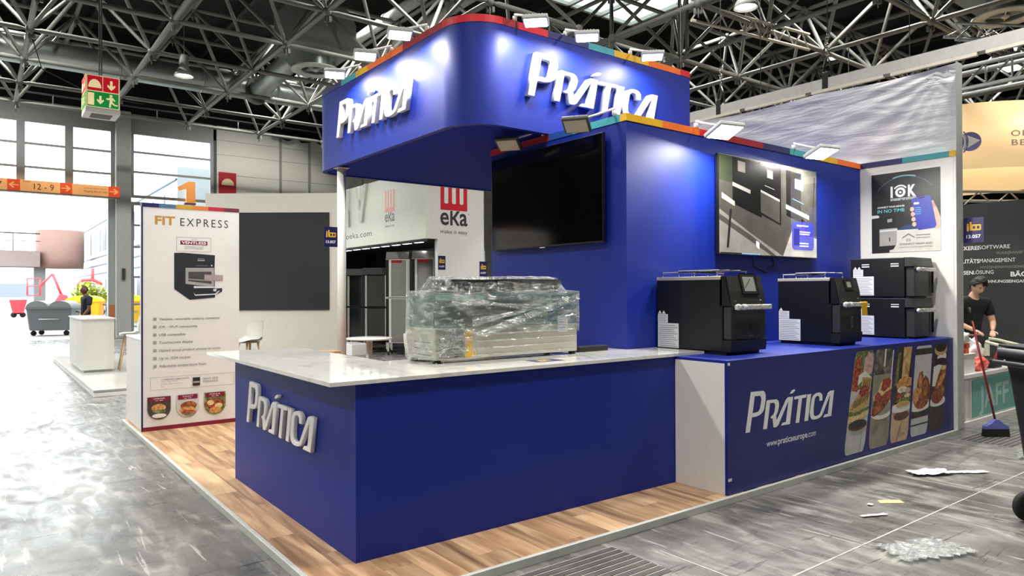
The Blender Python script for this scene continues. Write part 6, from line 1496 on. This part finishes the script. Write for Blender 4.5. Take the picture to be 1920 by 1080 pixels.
# hanging escape sign box
es = thing('escape_sign', 'hanging sign box with red alarm and green running-man faces', 'sign', (1.65, 12.9, 4.45))
ex0, ex1, ey0, ey1, ez0, ez1 = 1.33, 1.80, 12.62, 13.12, 4.50, 5.02
b = MB(); b.box((ex0, ey0, ez0), (ex1, ey1, ez1), mat('sign_box_cream', (226, 222, 196), .4), .006); b.build('box', None, es)
b = MB(); b.box((ex0 - .005, ey0 - .005, ez0 - .07), (ex1 + .005, ey1 + .005, ez0 - .001), WHITE, .01); b.box((ex0 + .09, ey0 + .09, ez0 - .075), (ex1 - .09, ey1 - .09, ez0 - .0701), DGREY); b.build('lamp_tray', None, es)
def lit(n, c): return mat(n, c, .4, noise=.02, emit=c, estr=.45)
ER, EG, EC = lit('escape_red', (196, 20, 40)), lit('escape_green', (14, 138, 56)), lit('escape_cream', (252, 232, 176))
def escape_face(o, ux, w, h):
    p = Print(o, ux, Z, .0012); p.rect(.012, .012, w - .012, h - .012, EC); g = .008; m = h * .50; c = w * .49
    p.rect(.02, m + g, c - g / 2, h - .02, ER, up=False); p.rect(c + g / 2, m + g, w - .02, h - .02, ER, up=False); p.rect(.02, .02, w - .02, m - g / 2, EG)
    p.ell(c * .53, m + .055, c * .38, h * .25, EC, a0=0, a1=PI)
    def dn(x, y, s): p.poly([(x - .12 * s, y + .5 * s), (x + .12 * s, y + .5 * s), (x + .12 * s, y - .05 * s), (x + .36 * s, y + .1 * s), (x + .36 * s, y - .12 * s), (x, y - .5 * s), (x - .36 * s, y - .12 * s), (x - .36 * s, y + .1 * s), (x - .12 * s, y - .05 * s)], EC)
    dn(w * .74, m + h * .22, .15); dn(w * .42, m * .5, .13); p.rect(.028, .04, w * .24, m - .03, EC)
    x, y, s = w * .75, m * .5, m * .9
    p.ell(x - .04 * s, y + .36 * s, .09 * s, .09 * s, EC, 12, up=False); p.poly([(x - .10 * s, y + .26 * s), (x + .08 * s, y + .24 * s), (x + .22 * s, y + .05 * s), (x + .16 * s, y), (x + .06 * s, y + .12 * s), (x + .04 * s, y - .04 * s), (x + .2 * s, y - .2 * s), (x + .36 * s, y - .2 * s), (x + .36 * s, y - .28 * s), (x + .16 * s, y - .28 * s), (x - .02 * s, y - .14 * s), (x - .06 * s, y - .42 * s), (x - .16 * s, y - .42 * s), (x - .12 * s, y - .06 * s), (x - .12 * s, y + .1 * s), (x - .22 * s, y + .06 * s), (x - .32 * s, y + .1 * s), (x - .32 * s, y + .18 * s), (x - .2 * s, y + .18 * s)], EC)
    return p
escape_face((ex0, ey0 - .0006, ez0), X, ex1 - ex0, ez1 - ez0).build('front_face', es)
escape_face((ex0 - .0006, ey1, ez0), -Y, ey1 - ey0, ez1 - ez0).build('side_face', es)
b = MB()
for y in (12.75, 13.0): b.tube((1.56, y, ez1), (1.56, y, 7.45), .012, DGREY, 6)
b.build('hanger', None, es)

# ------------------------------------------------------------------ outside: bridge, facade, containers, lift, tree
BR = mat('bridge_concrete', (124, 112, 106), .8, noise=.08, scale=.6)
fb = thing('footbridge', 'grey footbridge with a railing crossing outside the gate', 'bridge', (2, 62, 3.5))
b = MB(); b.box((-30, 61, 3.55), (3.6, 64, 4.7), BR); b.build('girder', None, fb)
b = MB(); b.lathe([(.1, 3.5), (1.5, 3.5), (1.55, 4.2), (1.55, 6.3), (.1, 6.3)], (4.95, 62.5, 0), mat('bridge_head_pink', (128, 100, 90), .8, noise=.05), 24); b.build('round_end', None, fb)
b = MB(); b.tube((-30, 61.1, 5.95), (3.6, 61.1, 5.95), .06, DGREY, 6); b.tube((-30, 61.1, 5.4), (3.6, 61.1, 5.4), .03, DGREY, 6)
for i in range(11): b.tube((-28 + 3 * i, 61.1, 4.7), (-28 + 3 * i, 61.1, 5.95), .04, DGREY, 6)
b.build('railing', None, fb)
b = MB(); b.box((3.3, 62, -.005), (4.0, 62.8, 3.549), mat('bridge_pier_grey', (120, 122, 120), .8)); b.build('pier', None, fb)
fd = thing('outside_building', 'pale building with rows of narrow windows outside to the right of the gate', 'building', (8, 50, 0))
FAC = mat('facade_pale', (226, 228, 232), .6, noise=.02); FGL = mat('facade_window', (120, 128, 136), .2)
b = MB(); b.box((7.0, 33.5, -.004), (16, 74, 7.2), FAC); b.build('wall', None, fd)
for i in range(14):
    y = 36 + 2.7 * i; b = MB(); b.box((6.95, y, 4.6), (6.99, y + 1.5, 6.2), FGL)
    b.build('window', None, fd)
    b = MB(); b.box((6.95, y, .4), (6.99, y + 1.7, 2.6), FGL); b.build('window', None, fd)
b = MB()
for z in (3.0, 3.6, 4.2, 6.6): b.box((6.93, 33.5, z), (6.99, 74, z + .07), mat('facade_joint', (96, 104, 120), .6))
b.build('cornice', None, fd)
fb2 = thing('far_hall', 'low pale hall with dark window bands far behind the red lift', 'building', (0, 100, 0))
b = MB(); b.box((-20, 100, -.004), (6.5, 106, 4.6), FAC); b.build('wall', None, fb2)
b = MB(); b.box((-20, 99.9, 1.2), (6, 99.99, 2.8), FGL); b.build('window_band', None, fb2)
def skip_bin(c, w, d, h, m, ml, label, cat='container', tint=None, lids=2, rot=0.0):
    """four-wheeled refuse container with round lids"""
    t = thing('waste_container', label, cat, (c[0], c[1], 0)); R = Matrix.Translation((c[0], c[1], 0)) @ Matrix.Rotation(rot, 4, 'Z')
    b = MB(); ks = []
    for (k, z) in ((.86, .20), (.90, .26), (1.0, h)):
        ks.append([R @ Vector((x, y, z)) for x, y in rrect_pts(-w / 2 * k, -d / 2 * k, w / 2 * k, d / 2 * k, .08, 3)])
    n = len(ks[0]); b.v = [tuple(v) for r in ks for v in r]
    for r in range(2):
        for i in range(n): j = (i + 1) % n; b.face([r * n + i, r * n + j, (r + 1) * n + j, (r + 1) * n + i], m, False)
    b.face(list(range(n))[::-1], m); b.build('body', None, t)
    b = MB(); b.prism(rrect_pts(-w / 2 - .04, -d / 2 - .04, w / 2 + .04, d / 2 + .04, .09, 3), R @ Vector((0, 0, h)), R.to_3x3() @ X, R.to_3x3() @ Y, Z * .05, m); b.build('rim', None, t)
    for i in range(lids):
        x0 = -w / 2 + w / lids * i
        b = MB(); b.prism([(w / lids * .5 + w / lids * .49 * math.cos(PI * k / 12), .26 * math.sin(PI * k / 12)) for k in range(13)], R @ Vector((x0, -d / 2, h + .051)), R.to_3x3() @ X, Z, R.to_3x3() @ (Y * d), ml); b.build('lid', None, t)
    for sx in (-1, 1):
        for sy in (-1, 1):
            q = R @ Vector((sx * w * .36, sy * d * .34, .1)); b = MB(); b.lathe([(.02, -.03), (.1, -.03), (.1, .03), (.02, .03)], q, RUBBER, 14, T=Matrix.Rotation(PI / 2, 3, 'X')); b.tube(q + Z * .04, q + Z * .12, .03, DGREY, 6); b.build('wheel', None, t)
    b = MB(); b.tube(R @ Vector((-w * .2, -d / 2 - .02, h * .62)), R @ Vector((w * .25, -d / 2 - .02, h * .62)), .025, LGREY, 6)
    b.tube(R @ Vector((w / 2 + .02, -.1, h * .9)), R @ Vector((w / 2 + .15, -.1, h * .86)), .03, DGREY, 6); b.build('handle', None, t)
    return t
skip_bin((2.35, 32.3), 1.55, 1.05, 1.02, mat('container_grey', (104, 108, 110), .5), mat('container_lid_grey', (128, 130, 128), .5), 'grey four-wheeled waste container with round lids outside the gate', rot=-.42)
YC = mat('container_yellow', (240, 180, 20), .5); YL = mat('container_lid_lime', (236, 226, 40), .5)
skip_bin((4.15, 39.5), 1.5, 1.1, 1.2, YC, YL, 'yellow waste container with a lime lid, left of the man outside', lids=1, rot=-.3)
skip_bin((5.95, 38.5), 1.5, 1.1, 1.2, YC, YL, 'yellow waste container with a lime lid, right of the man outside', lids=1, rot=-.3)
rs = thing('red_hopper', 'bright red hopper cart far outside at the left edge', 'cart', (2.2, 58, 0))
b = MB(); b.prism([(-.3, .3), (.3, .3), (.5, 1.2), (-.5, 1.2)], (2.2, 58, 0), X, Z, Y * 1.0, mat('hopper_red', (232, 60, 70), .5)); b.build('hopper', None, rs)
b = MB()
for sx in (-.25, .25): b.lathe([(.02, -.05), (.18, -.05), (.18, .05), (.02, .05)], (2.2 + sx, 58.2, .18), RUBBER, 12, T=Matrix.Rotation(PI / 2, 3, 'X'))
b.tube((1.9, 58.3, .25), (2.5, 58.3, .25), .05, DGREY, 6); b.build('wheel', None, rs)
LR = mat('lift_red', (228, 84, 92), .5)
bl = thing('boom_lift', 'red boom lift with an empty basket far outside beyond the container', 'lift', (3.6, 56, 0))
b = MB(); b.box((3.9, 55.5, .35), (5.1, 57, .9), LR, .06); b.prism([(0, 0), (1.0, 0), (.8, .6), (.4, .7)], (4.0, 55.6, .9), X, Z, Y * 1.2, LR); b.build('chassis', None, bl)
b = MB()
for x in (4.1, 4.9):
    for y in (55.5, 57): b.lathe([(.05, -.12), (.32, -.12), (.32, .12), (.05, .12)], (x, y, .32), RUBBER, 16, T=Matrix.Rotation(PI / 2, 3, 'X'))
b.build('wheel', None, bl)
b = MB(); b.tube((4.5, 56, 1.5), (4.0, 56, 2.95), .09, LR, 8); b.tube((4.0, 56, 2.95), (3.3, 56, 2.1), .08, LR, 8); b.build('arm', None, bl)
b = MB()
for z in (1.5, 2.1, 2.6): b.path([(2.6, 55.6, z), (3.3, 55.6, z), (3.3, 56.4, z), (2.6, 56.4, z), (2.6, 55.6, z)], .035, LR, 6)
for x, y in ((2.6, 55.6), (3.3, 55.6), (3.3, 56.4), (2.6, 56.4)): b.tube((x, y, 1.5), (x, y, 2.6), .035, LR, 6)
b.build('basket', None, bl)
lv = thing('second_lift', 'red machine with a raised arm behind the yellow containers outside', 'lift', (6, 55, 0))
b = MB(); b.box((5.5, 54.5, .4), (6.7, 55.8, 1.3), LR, .06); b.build('chassis', None, lv)
b = MB(); b.path([(5.2, 55, 1.9), (5.6, 55, 2.5), (6.2, 55, 2.55), (6.75, 55, 2.2)], .12, LR, 8); b.tube((6.2, 55, 2.5), (6.2, 55, 3.3), .1, LR, 8); b.build('arm', None, lv)
b = MB()
for x in (5.7, 6.5): b.lathe([(.05, -.1), (.38, -.1), (.38, .1), (.05, .1)], (x, 54.6, .38), RUBBER, 14, T=Matrix.Rotation(PI / 2, 3, 'X'))
b.build('wheel', None, lv)
LEAFM = ramp_mat('tree_leaf', [(96, 140, 50), (150, 190, 84), (120, 160, 60)], 1.5); LEAF2 = ramp_mat('shrub_leaf', [(150, 170, 50), (200, 206, 84), (110, 140, 44)], 3)
def leafy(name, c, r, n, mt, label, trunk):
    t = thing(name, label, 'tree' if trunk else 'shrub', (c[0], c[1], 0)); rn = random.Random(int(c[1] * 7)); b = MB()
    for i in range(n):
        v = Vector((rn.gauss(0, 1), rn.gauss(0, 1), rn.gauss(0, 1))).normalized() * (rn.random() ** .4); q = Vector((c[0] + v.x * r[0], c[1] + v.y * r[1], c[2] + v.z * r[2]))
        a = Vector((rn.gauss(0, 1), rn.gauss(0, 1), rn.gauss(0, 1))).normalized(); e1 = a.cross(Z).normalized(); s = .14 * rn.uniform(.7, 1.5) * (1.6 if trunk else 1)
        b.poly([q - a * s, q + e1 * s * .5, q + a * s, q - e1 * s * .5], mt)
    stuff(b.build('foliage', None, t))
    b = MB(); b.tube((c[0], c[1], 0), (c[0], c[1], c[2]), .14 if trunk else .06, mat('bark', (90, 74, 58), .8), 8, r2=.05)
    if trunk:
        for k in range(5): b.tube((c[0], c[1], c[2] * .7), (c[0] + r[0] * .7 * math.cos(k * 1.3), c[1] + r[1] * .7 * math.sin(k * 1.3), c[2] + r[2] * .4), .06, mat('bark'), 6, r2=.02)
    b.build('trunk' if trunk else 'stem', None, t)
leafy('tree', (-1.9, 52, 2.6), (1.9, 1.9, 2.0), 2600, LEAFM, 'green leafy tree at the left edge outside the gate', True)
leafy('shrub', (4.8, 44, 1.5), (.9, .8, .75), 700, LEAF2, 'yellow-green shrub behind the left yellow container', False)
leafy('shrub', (6.1, 43, 1.4), (.6, .8, .7), 600, LEAF2, 'yellow-green shrub behind the right yellow container', False)
# ------------------------------------------------------------------ people
SKINL = mat('skin_light', (222, 176, 150), .5, noise=.05, scale=20); SKIND = mat('skin_brown', (112, 74, 58), .5, noise=.05, scale=20)
LIPL = mat('lip_light', (190, 120, 108), .5); LIPD = mat('lip_dark', (98, 56, 50), .5); EYEW = mat('eye_white', (232, 228, 222), .3, noise=0); IRIS = mat('iris_dark', (30, 20, 16), .2, noise=0)
HAIRB = mat('hair_black', (16, 15, 16), .55, noise=.3, scale=60, bump=.4); SHIRTB = mat('tshirt_black', (17, 17, 19), .8, noise=.1); SHIRTN = mat('tshirt_navy', (30, 36, 52), .8, noise=.1); TROU = mat('trousers_dark', (36, 38, 44), .8); SHOE = mat('shoe_black', (22, 22, 22), .6)
dg_ = bpy.context.view_layer
def skin_mesh(nodes, edges, sub=2):
    """skeleton with a radius per joint grown into one surface (Skin + Subdivision)"""
    names = list(nodes); me = bpy.data.meshes.new('sk'); me.from_pydata([nodes[n][0] for n in names], [(names.index(a), names.index(c)) for a, c in edges], [])
    o = bpy.data.objects.new('sk', me); col.objects.link(o)
    m = o.modifiers.new('s', 'SKIN'); m.use_smooth_shade = True; m.branch_smoothing = .3
    for i, n in enumerate(names):
        r = nodes[n][1]; d = me.skin_vertices[0].data[i]; d.radius = r if isinstance(r, tuple) else (r, r); d.use_root = (i == 0)
    s = o.modifiers.new('d', 'SUBSURF'); s.levels = sub; s.render_levels = sub
    dg = bpy.context.evaluated_depsgraph_get(); r = bpy.data.meshes.new_from_object(o.evaluated_get(dg)); bpy.data.objects.remove(o); return r
def remesh(me, vox, smooth=6):
    o = bpy.data.objects.new('rm', me); col.objects.link(o)
    m = o.modifiers.new('r', 'REMESH'); m.mode = 'VOXEL'; m.voxel_size = vox; m.use_smooth_shade = True
    s = o.modifiers.new('s', 'SMOOTH'); s.iterations = smooth; s.factor = .5
    dg = bpy.context.evaluated_depsgraph_get(); r = bpy.data.meshes.new_from_object(o.evaluated_get(dg)); bpy.data.objects.remove(o); return r
def join(bm, me, M=None):
    b2 = bmesh.new(); b2.from_mesh(me)
    if M is not None: b2.transform(M)
    t = bpy.data.meshes.new('t'); b2.to_mesh(t); b2.free(); bm.from_mesh(t); bpy.data.meshes.remove(t)
def head_bm():
    """a head facing -y, centred at the origin, about 0.235 tall: skull, jaw, brow, nose, lips, ears"""
    bm = bmesh.new(); bmesh.ops.create_uvsphere(bm, u_segments=36, v_segments=28, radius=1)
    for v in bm.verts:
        x, y, z = v.co; X_, Y_, Z_ = x * .077, y * .095, z * .118
        if z < 0: X_ *= 1 - .34 * (-z) ** 1.4; Y_ *= 1 - .12 * (-z); 
        if z < -.1 and y > 0: Y_ *= 1 - .35 * min(1, (-z - .1) * 1.4)
        if z < -.5 and y < 0: Y_ -= .012 * (-z - .5)
        if y < 0:
            f = -y
            Y_ += -.024 * math.exp(-((x / .16) ** 2)) * math.exp(-(((z + .16) / .17) ** 2)) * f      # nose
            Y_ += -.012 * math.exp(-((x / .12) ** 2)) * math.exp(-(((z - .02) / .2) ** 2)) * f        # bridge
            for s in (-1, 1): Y_ += .012 * math.exp(-(((x - s * .40) / .20) ** 2)) * math.exp(-(((z - .02) / .10) ** 2)) * f   # eye sockets
            Y_ += -.006 * math.exp(-((x / .6) ** 2)) * math.exp(-(((z - .17) / .08) ** 2)) * f        # brow
            Y_ += -.009 * math.exp(-((x / .26) ** 2)) * math.exp(-(((z + .47) / .07) ** 2)) * f       # lips
            Y_ += -.007 * math.exp(-((x / .28) ** 2)) * math.exp(-(((z + .80) / .14) ** 2)) * f       # chin
        v.co = (X_, Y_, Z_)
    for s in (-1, 1):
        r = bmesh.ops.create_uvsphere(bm, u_segments=12, v_segments=8, radius=1)
        for v in r['verts']: v.co = Vector((s * .077 + v.co.x * .010, .012 + v.co.y * .020, -.004 + v.co.z * .032))
    return bm
def paint(me, mats, fn):
    for m in mats: me.materials.append(m)
    me.polygons.foreach_set('material_index', [fn(p.center) for p in me.polygons]); me.polygons.foreach_set('use_smooth', [True] * len(me.polygons))
def person(label, loc, rotz, J, headM, skinm, lipm, shirtm, hair, bald=False, hands=None, sleeve='short'):
    """one continuous body mesh; shirt, trousers and hair are children that follow it"""
    t = thing('person', label, 'person', loc)
    P0 = Matrix.Translation(Vector(loc)) @ Matrix.Rotation(rotz, 4, 'Z')
    nodes = dict(pel=(J['pel'], (.135, .105)), wai=(J['wai'], (.125, .10)), che=(J['che'], (.155, .115)), nek0=(J['nek'], (.062, .062)), nek1=(headM @ Vector((0, .02, -.075)), (.05, .052)))
    edges = [('pel', 'wai'), ('wai', 'che'), ('che', 'nek0'), ('nek0', 'nek1')]
    for s in 'lr':
        nodes.update({'sh' + s: (J['sh' + s], (.066, .062)), 'el' + s: (J['el' + s], (.042, .042)), 'fo' + s: (J['el' + s].lerp(J['wr' + s], .35), (.041, .041)), 'wr' + s: (J['wr' + s], (.027, .023)), 'hi' + s: (J['hi' + s], (.092, .095)), 'kn' + s: (J['kn' + s], (.058, .060)), 'ca' + s: (J['kn' + s].lerp(J['an' + s], .3), (.056, .060)), 'an' + s: (J['an' + s], (.038, .042)), 'to' + s: (J['to' + s], (.040, .026))})
        edges += [('che', 'sh' + s), ('sh' + s, 'el' + s), ('el' + s, 'fo' + s), ('fo' + s, 'wr' + s), ('pel', 'hi' + s), ('hi' + s, 'kn' + s), ('kn' + s, 'ca' + s), ('ca' + s, 'an' + s), ('an' + s, 'to' + s)]
    body = skin_mesh(nodes, edges); bm = bmesh.new(); bm.from_mesh(body)
    hb = head_bm(); hm = bpy.data.meshes.new('h'); hb.to_mesh(hm); hb.free(); join(bm, hm, headM)
    for s in 'lr':
        w, d = J['wr' + s], (J['wr' + s] - J['el' + s]).normalized(); pn = J.get('pn' + s, Vector((0, 0, 1))); sd = d.cross(pn).normalized(); pn = sd.cross(d).normalized()
        th = 1 if s == 'l' else -1
        pm = skin_mesh({'w': (w, (.026, .022)), 'a': (w + d * .04, (.038, .018)), 'b': (w + d * .085, (.041, .016))}, [('w', 'a'), ('a', 'b')], 1); join(bm, pm)
        for k, (off, L_) in enumerate(((-.030, .062), (-.010, .072), (.010, .067), (.029, .052))):
            a = w + d * .078 + sd * off; d2 = (d - pn * .35).normalized(); d3 = (d - pn * 1.1).normalized()
            join(bm, skin_mesh({'a': (a, .0095), 'b': (a + d2 * L_ * .5, .0088), 'c': (a + d2 * L_ * .5 + d3 * L_ * .5, .007)}, [('a', 'b'), ('b', 'c')], 1))
        a = w + d * .03 + sd * (.03 * th); d2 = (d * .7 + sd * th * .7 - pn * .3).normalized(); d3 = (d - pn * .4).normalized()
        join(bm, skin_mesh({'a': (a, .0125), 'b': (a + d2 * .038, .0105), 'c': (a + d2 * .038 + d3 * .03, .008)}, [('a', 'b'), ('b', 'c')], 1))
    m1 = bpy.data.meshes.new('b'); bm.to_mesh(m1); bm.free(); me = remesh(m1, .0065, 3); Hi = headM.inverted()
    def skinfn(c):
        q = Hi @ c
        if q.length < .16 and abs(q.x) < .023 and q.y < -.06 and abs(q.z + .056) < .0055: return 1
        return 0
    paint(me, [skinm, lipm], skinfn); me.transform(P0); me.name = 'body'; o = link('body', me, t)
    # eyes, brows
    b = MB(); Me = P0 @ headM
    for s in (-1, 1):
        b.ball(Me @ Vector((s * .031, -.0725, .003)), (.0115, .0115, .0115), EYEW, 12); b.ball(Me @ Vector((s * .031, -.0795, .0005)), (.0058, .0058, .0058), IRIS, 10)
    b.build('eyes', None, t)
    b = MB()
    for s in (-1, 1): b.ball(Me @ Vector((s * .031, -.0715, .0075)), (.0150, .0150, .0105), skinm, 12)
    b.build('eyelids', None, t)
    b = MB()
    for s in (-1, 1): b.path([Me @ Vector((s * .014, -.092, .022)), Me @ Vector((s * .031, -.089, .029)), Me @ Vector((s * .050, -.076, .022))], [.003, .0036, .0018], HAIRB, 6)
    b.build('eyebrows', None, t)
    # clothes: the same skeleton, a little fuller
    g = .030
    sn = {k: (nodes[k][0], tuple(r + g for r in nodes[k][1])) for k in ('pel', 'wai', 'che')}
    sn['up'] = (J['che'].lerp(J['nek'], .45), (.15, .115)); sn['nk'] = (J['nek'] + Vector((0, .004, .012)), (.075, .074)); se = [('pel', 'wai'), ('wai', 'che'), ('che', 'up'), ('up', 'nk')]
    for s in 'lr': sn['sh' + s] = (J['sh' + s] + Vector((0, 0, .004)), (.088, .084)); sn['sl' + s] = (J['sh' + s].lerp(J['el' + s], .72), (.070, .068)); se += [('up', 'sh' + s), ('sh' + s, 'sl' + s)]
    sm = skin_mesh(sn, se); paint(sm, [shirtm], lambda c: 0); sm.transform(P0); link('tshirt', sm, t)
    tn = {'pe': (J['pel'] + Vector((0, 0, .02)), (.150, .118))}; te = []
    for s in 'lr': tn.update({'hi' + s: (J['hi' + s], (.105, .108)), 'kn' + s: (J['kn' + s], (.072, .074)), 'an' + s: (J['an' + s] + Vector((0, 0, .02)), (.062, .066))}); te += [('pe', 'hi' + s), ('hi' + s, 'kn' + s), ('kn' + s, 'an' + s)]
    tm = skin_mesh(tn, te); paint(tm, [TROU], lambda c: 0); tm.transform(P0); link('trousers', tm, t)
    for s in 'lr':
        b = MB(); a, c = J['an' + s], J['to' + s]; f = Vector((c.x - a.x, c.y - a.y, 0)).normalized(); sd = f.cross(Z)
        prof = [(-.05, .0), (-.055, .06), (-.03, .11), (.04, .105), (.10, .07), (.17, .05), (.19, .025), (.185, 0)]
        b.prism(prof, P0 @ (Vector((a.x, a.y, 0)) - sd * .042), P0.to_3x3() @ f, Z, P0.to_3x3() @ (sd * .084), SHOE); b.build('shoe', None, t)
    if not bald:
        bm = bmesh.new(); bmesh.ops.create_icosphere(bm, subdivisions=5, radius=1)
        dl = []
        for v in bm.verts:
            x, y, z = v.co; keep = z > (.42 + .12 * math.sin(x * 9) if y < -.35 else (-.05 if abs(x) > .6 and y < .1 else -.45 + .2 * (y < .2)))
            if not keep: dl.append(v)
            k = 1.13 + .07 * mn.noise(Vector((x * 4, y * 4, z * 4))) + .06 * mn.noise(Vector((x * 11, y * 11, z * 5))); v.co = Vector((x * .082 * k, y * .099 * k + .002, z * .121 * k + .004 + .018 * max(0, z)))
        bmesh.ops.delete(bm, geom=dl, context='VERTS'); bmesh.ops.solidify(bm, geom=bm.faces[:], thickness=.012)
        hm = bpy.data.meshes.new('hair'); bm.to_mesh(hm); bm.free(); paint(hm, [HAIRB], lambda c: 0); hm.transform(P0 @ headM); link('hair', hm, t)
    else:
        bm = bmesh.new(); bmesh.ops.create_uvsphere(bm, u_segments=28, v_segments=20, radius=1); dl = []
        for v in bm.verts:
            x, y, z = v.co
            if not (z > .55 + .25 * max(0, -y) or (y > .25 and z > -.25)): dl.append(v)
            v.co = Vector((x * .0785, y * .0965, z * .1195))
        bmesh.ops.delete(bm, geom=dl, context='VERTS'); hm = bpy.data.meshes.new('hair'); bm.to_mesh(hm); bm.free(); paint(hm, [mat('hair_shaved', (52, 38, 32), .8)], lambda c: 0); hm.transform(P0 @ headM); link('hair', hm, t)
    return t
V = Vector
# man in black behind the low counter: bends his head, forearms forward over the bags (faces local -y)
Jm = dict(pel=V((0, .10, .96)), wai=V((0, .09, 1.10)), che=V((0, .03, 1.34)), nek=V((0, -.015, 1.52)), shl=V((-.19, .02, 1.44)), shr=V((.19, .02, 1.44)), ell=V((-.24, -.03, 1.15)), elr=V((.25, -.03, 1.15)), wrl=V((-.13, -.25, 1.06)), wrr=V((.11, -.25, 1.05)),
          hil=V((-.10, .10, .90)), hir=V((.10, .10, .90)), knl=V((-.11, .08, .50)), knr=V((.11, .08, .50)), anl=V((-.12, .11, .09)), anr=V((.12, .11, .09)), tol=V((-.13, -.05, .04)), tor=V((.13, -.05, .04)))
hM = Matrix.Translation(V((.025, -.075, 1.655))) @ Matrix.Rotation(.55, 4, 'X') @ Matrix.Rotation(.20, 4, 'Y') @ Matrix.Rotation(.1, 4, 'Z')
person('young man in a black t-shirt bending his head over white bags', (11.05, 3.88, 0), math.radians(-40), Jm, hM, SKINL, LIPL, SHIRTB, True)
# man outside behind the white cabinet, walking, looks to the left of the picture
Jw = dict(pel=V((0, 0, .97)), wai=V((0, .0, 1.12)), che=V((0, .01, 1.38)), nek=V((0, -.0, 1.55)), shl=V((-.19, .02, 1.47)), shr=V((.19, .02, 1.47)), ell=V((-.25, .10, 1.17)), elr=V((.25, -.02, 1.17)), wrl=V((-.24, .03, .93)), wrr=V((.22, -.17, .98)),
          hil=V((-.10, 0, .91)), hir=V((.10, 0, .91)), knl=V((-.11, -.12, .51)), knr=V((.11, .04, .50)), anl=V((-.11, -.10, .09)), anr=V((.11, .22, .11)), tol=V((-.11, -.26, .04)), tor=V((.11, .08, .05)))
hW = Matrix.Translation(V((0, -.03, 1.695))) @ Matrix.Rotation(.05, 4, 'X')
person('man with shaved hair in a navy t-shirt walking outside behind the white cabinet', (2.35, 22.3, 0), math.radians(-75), Jw, hW, SKIND, LIPD, SHIRTN, True, bald=True)
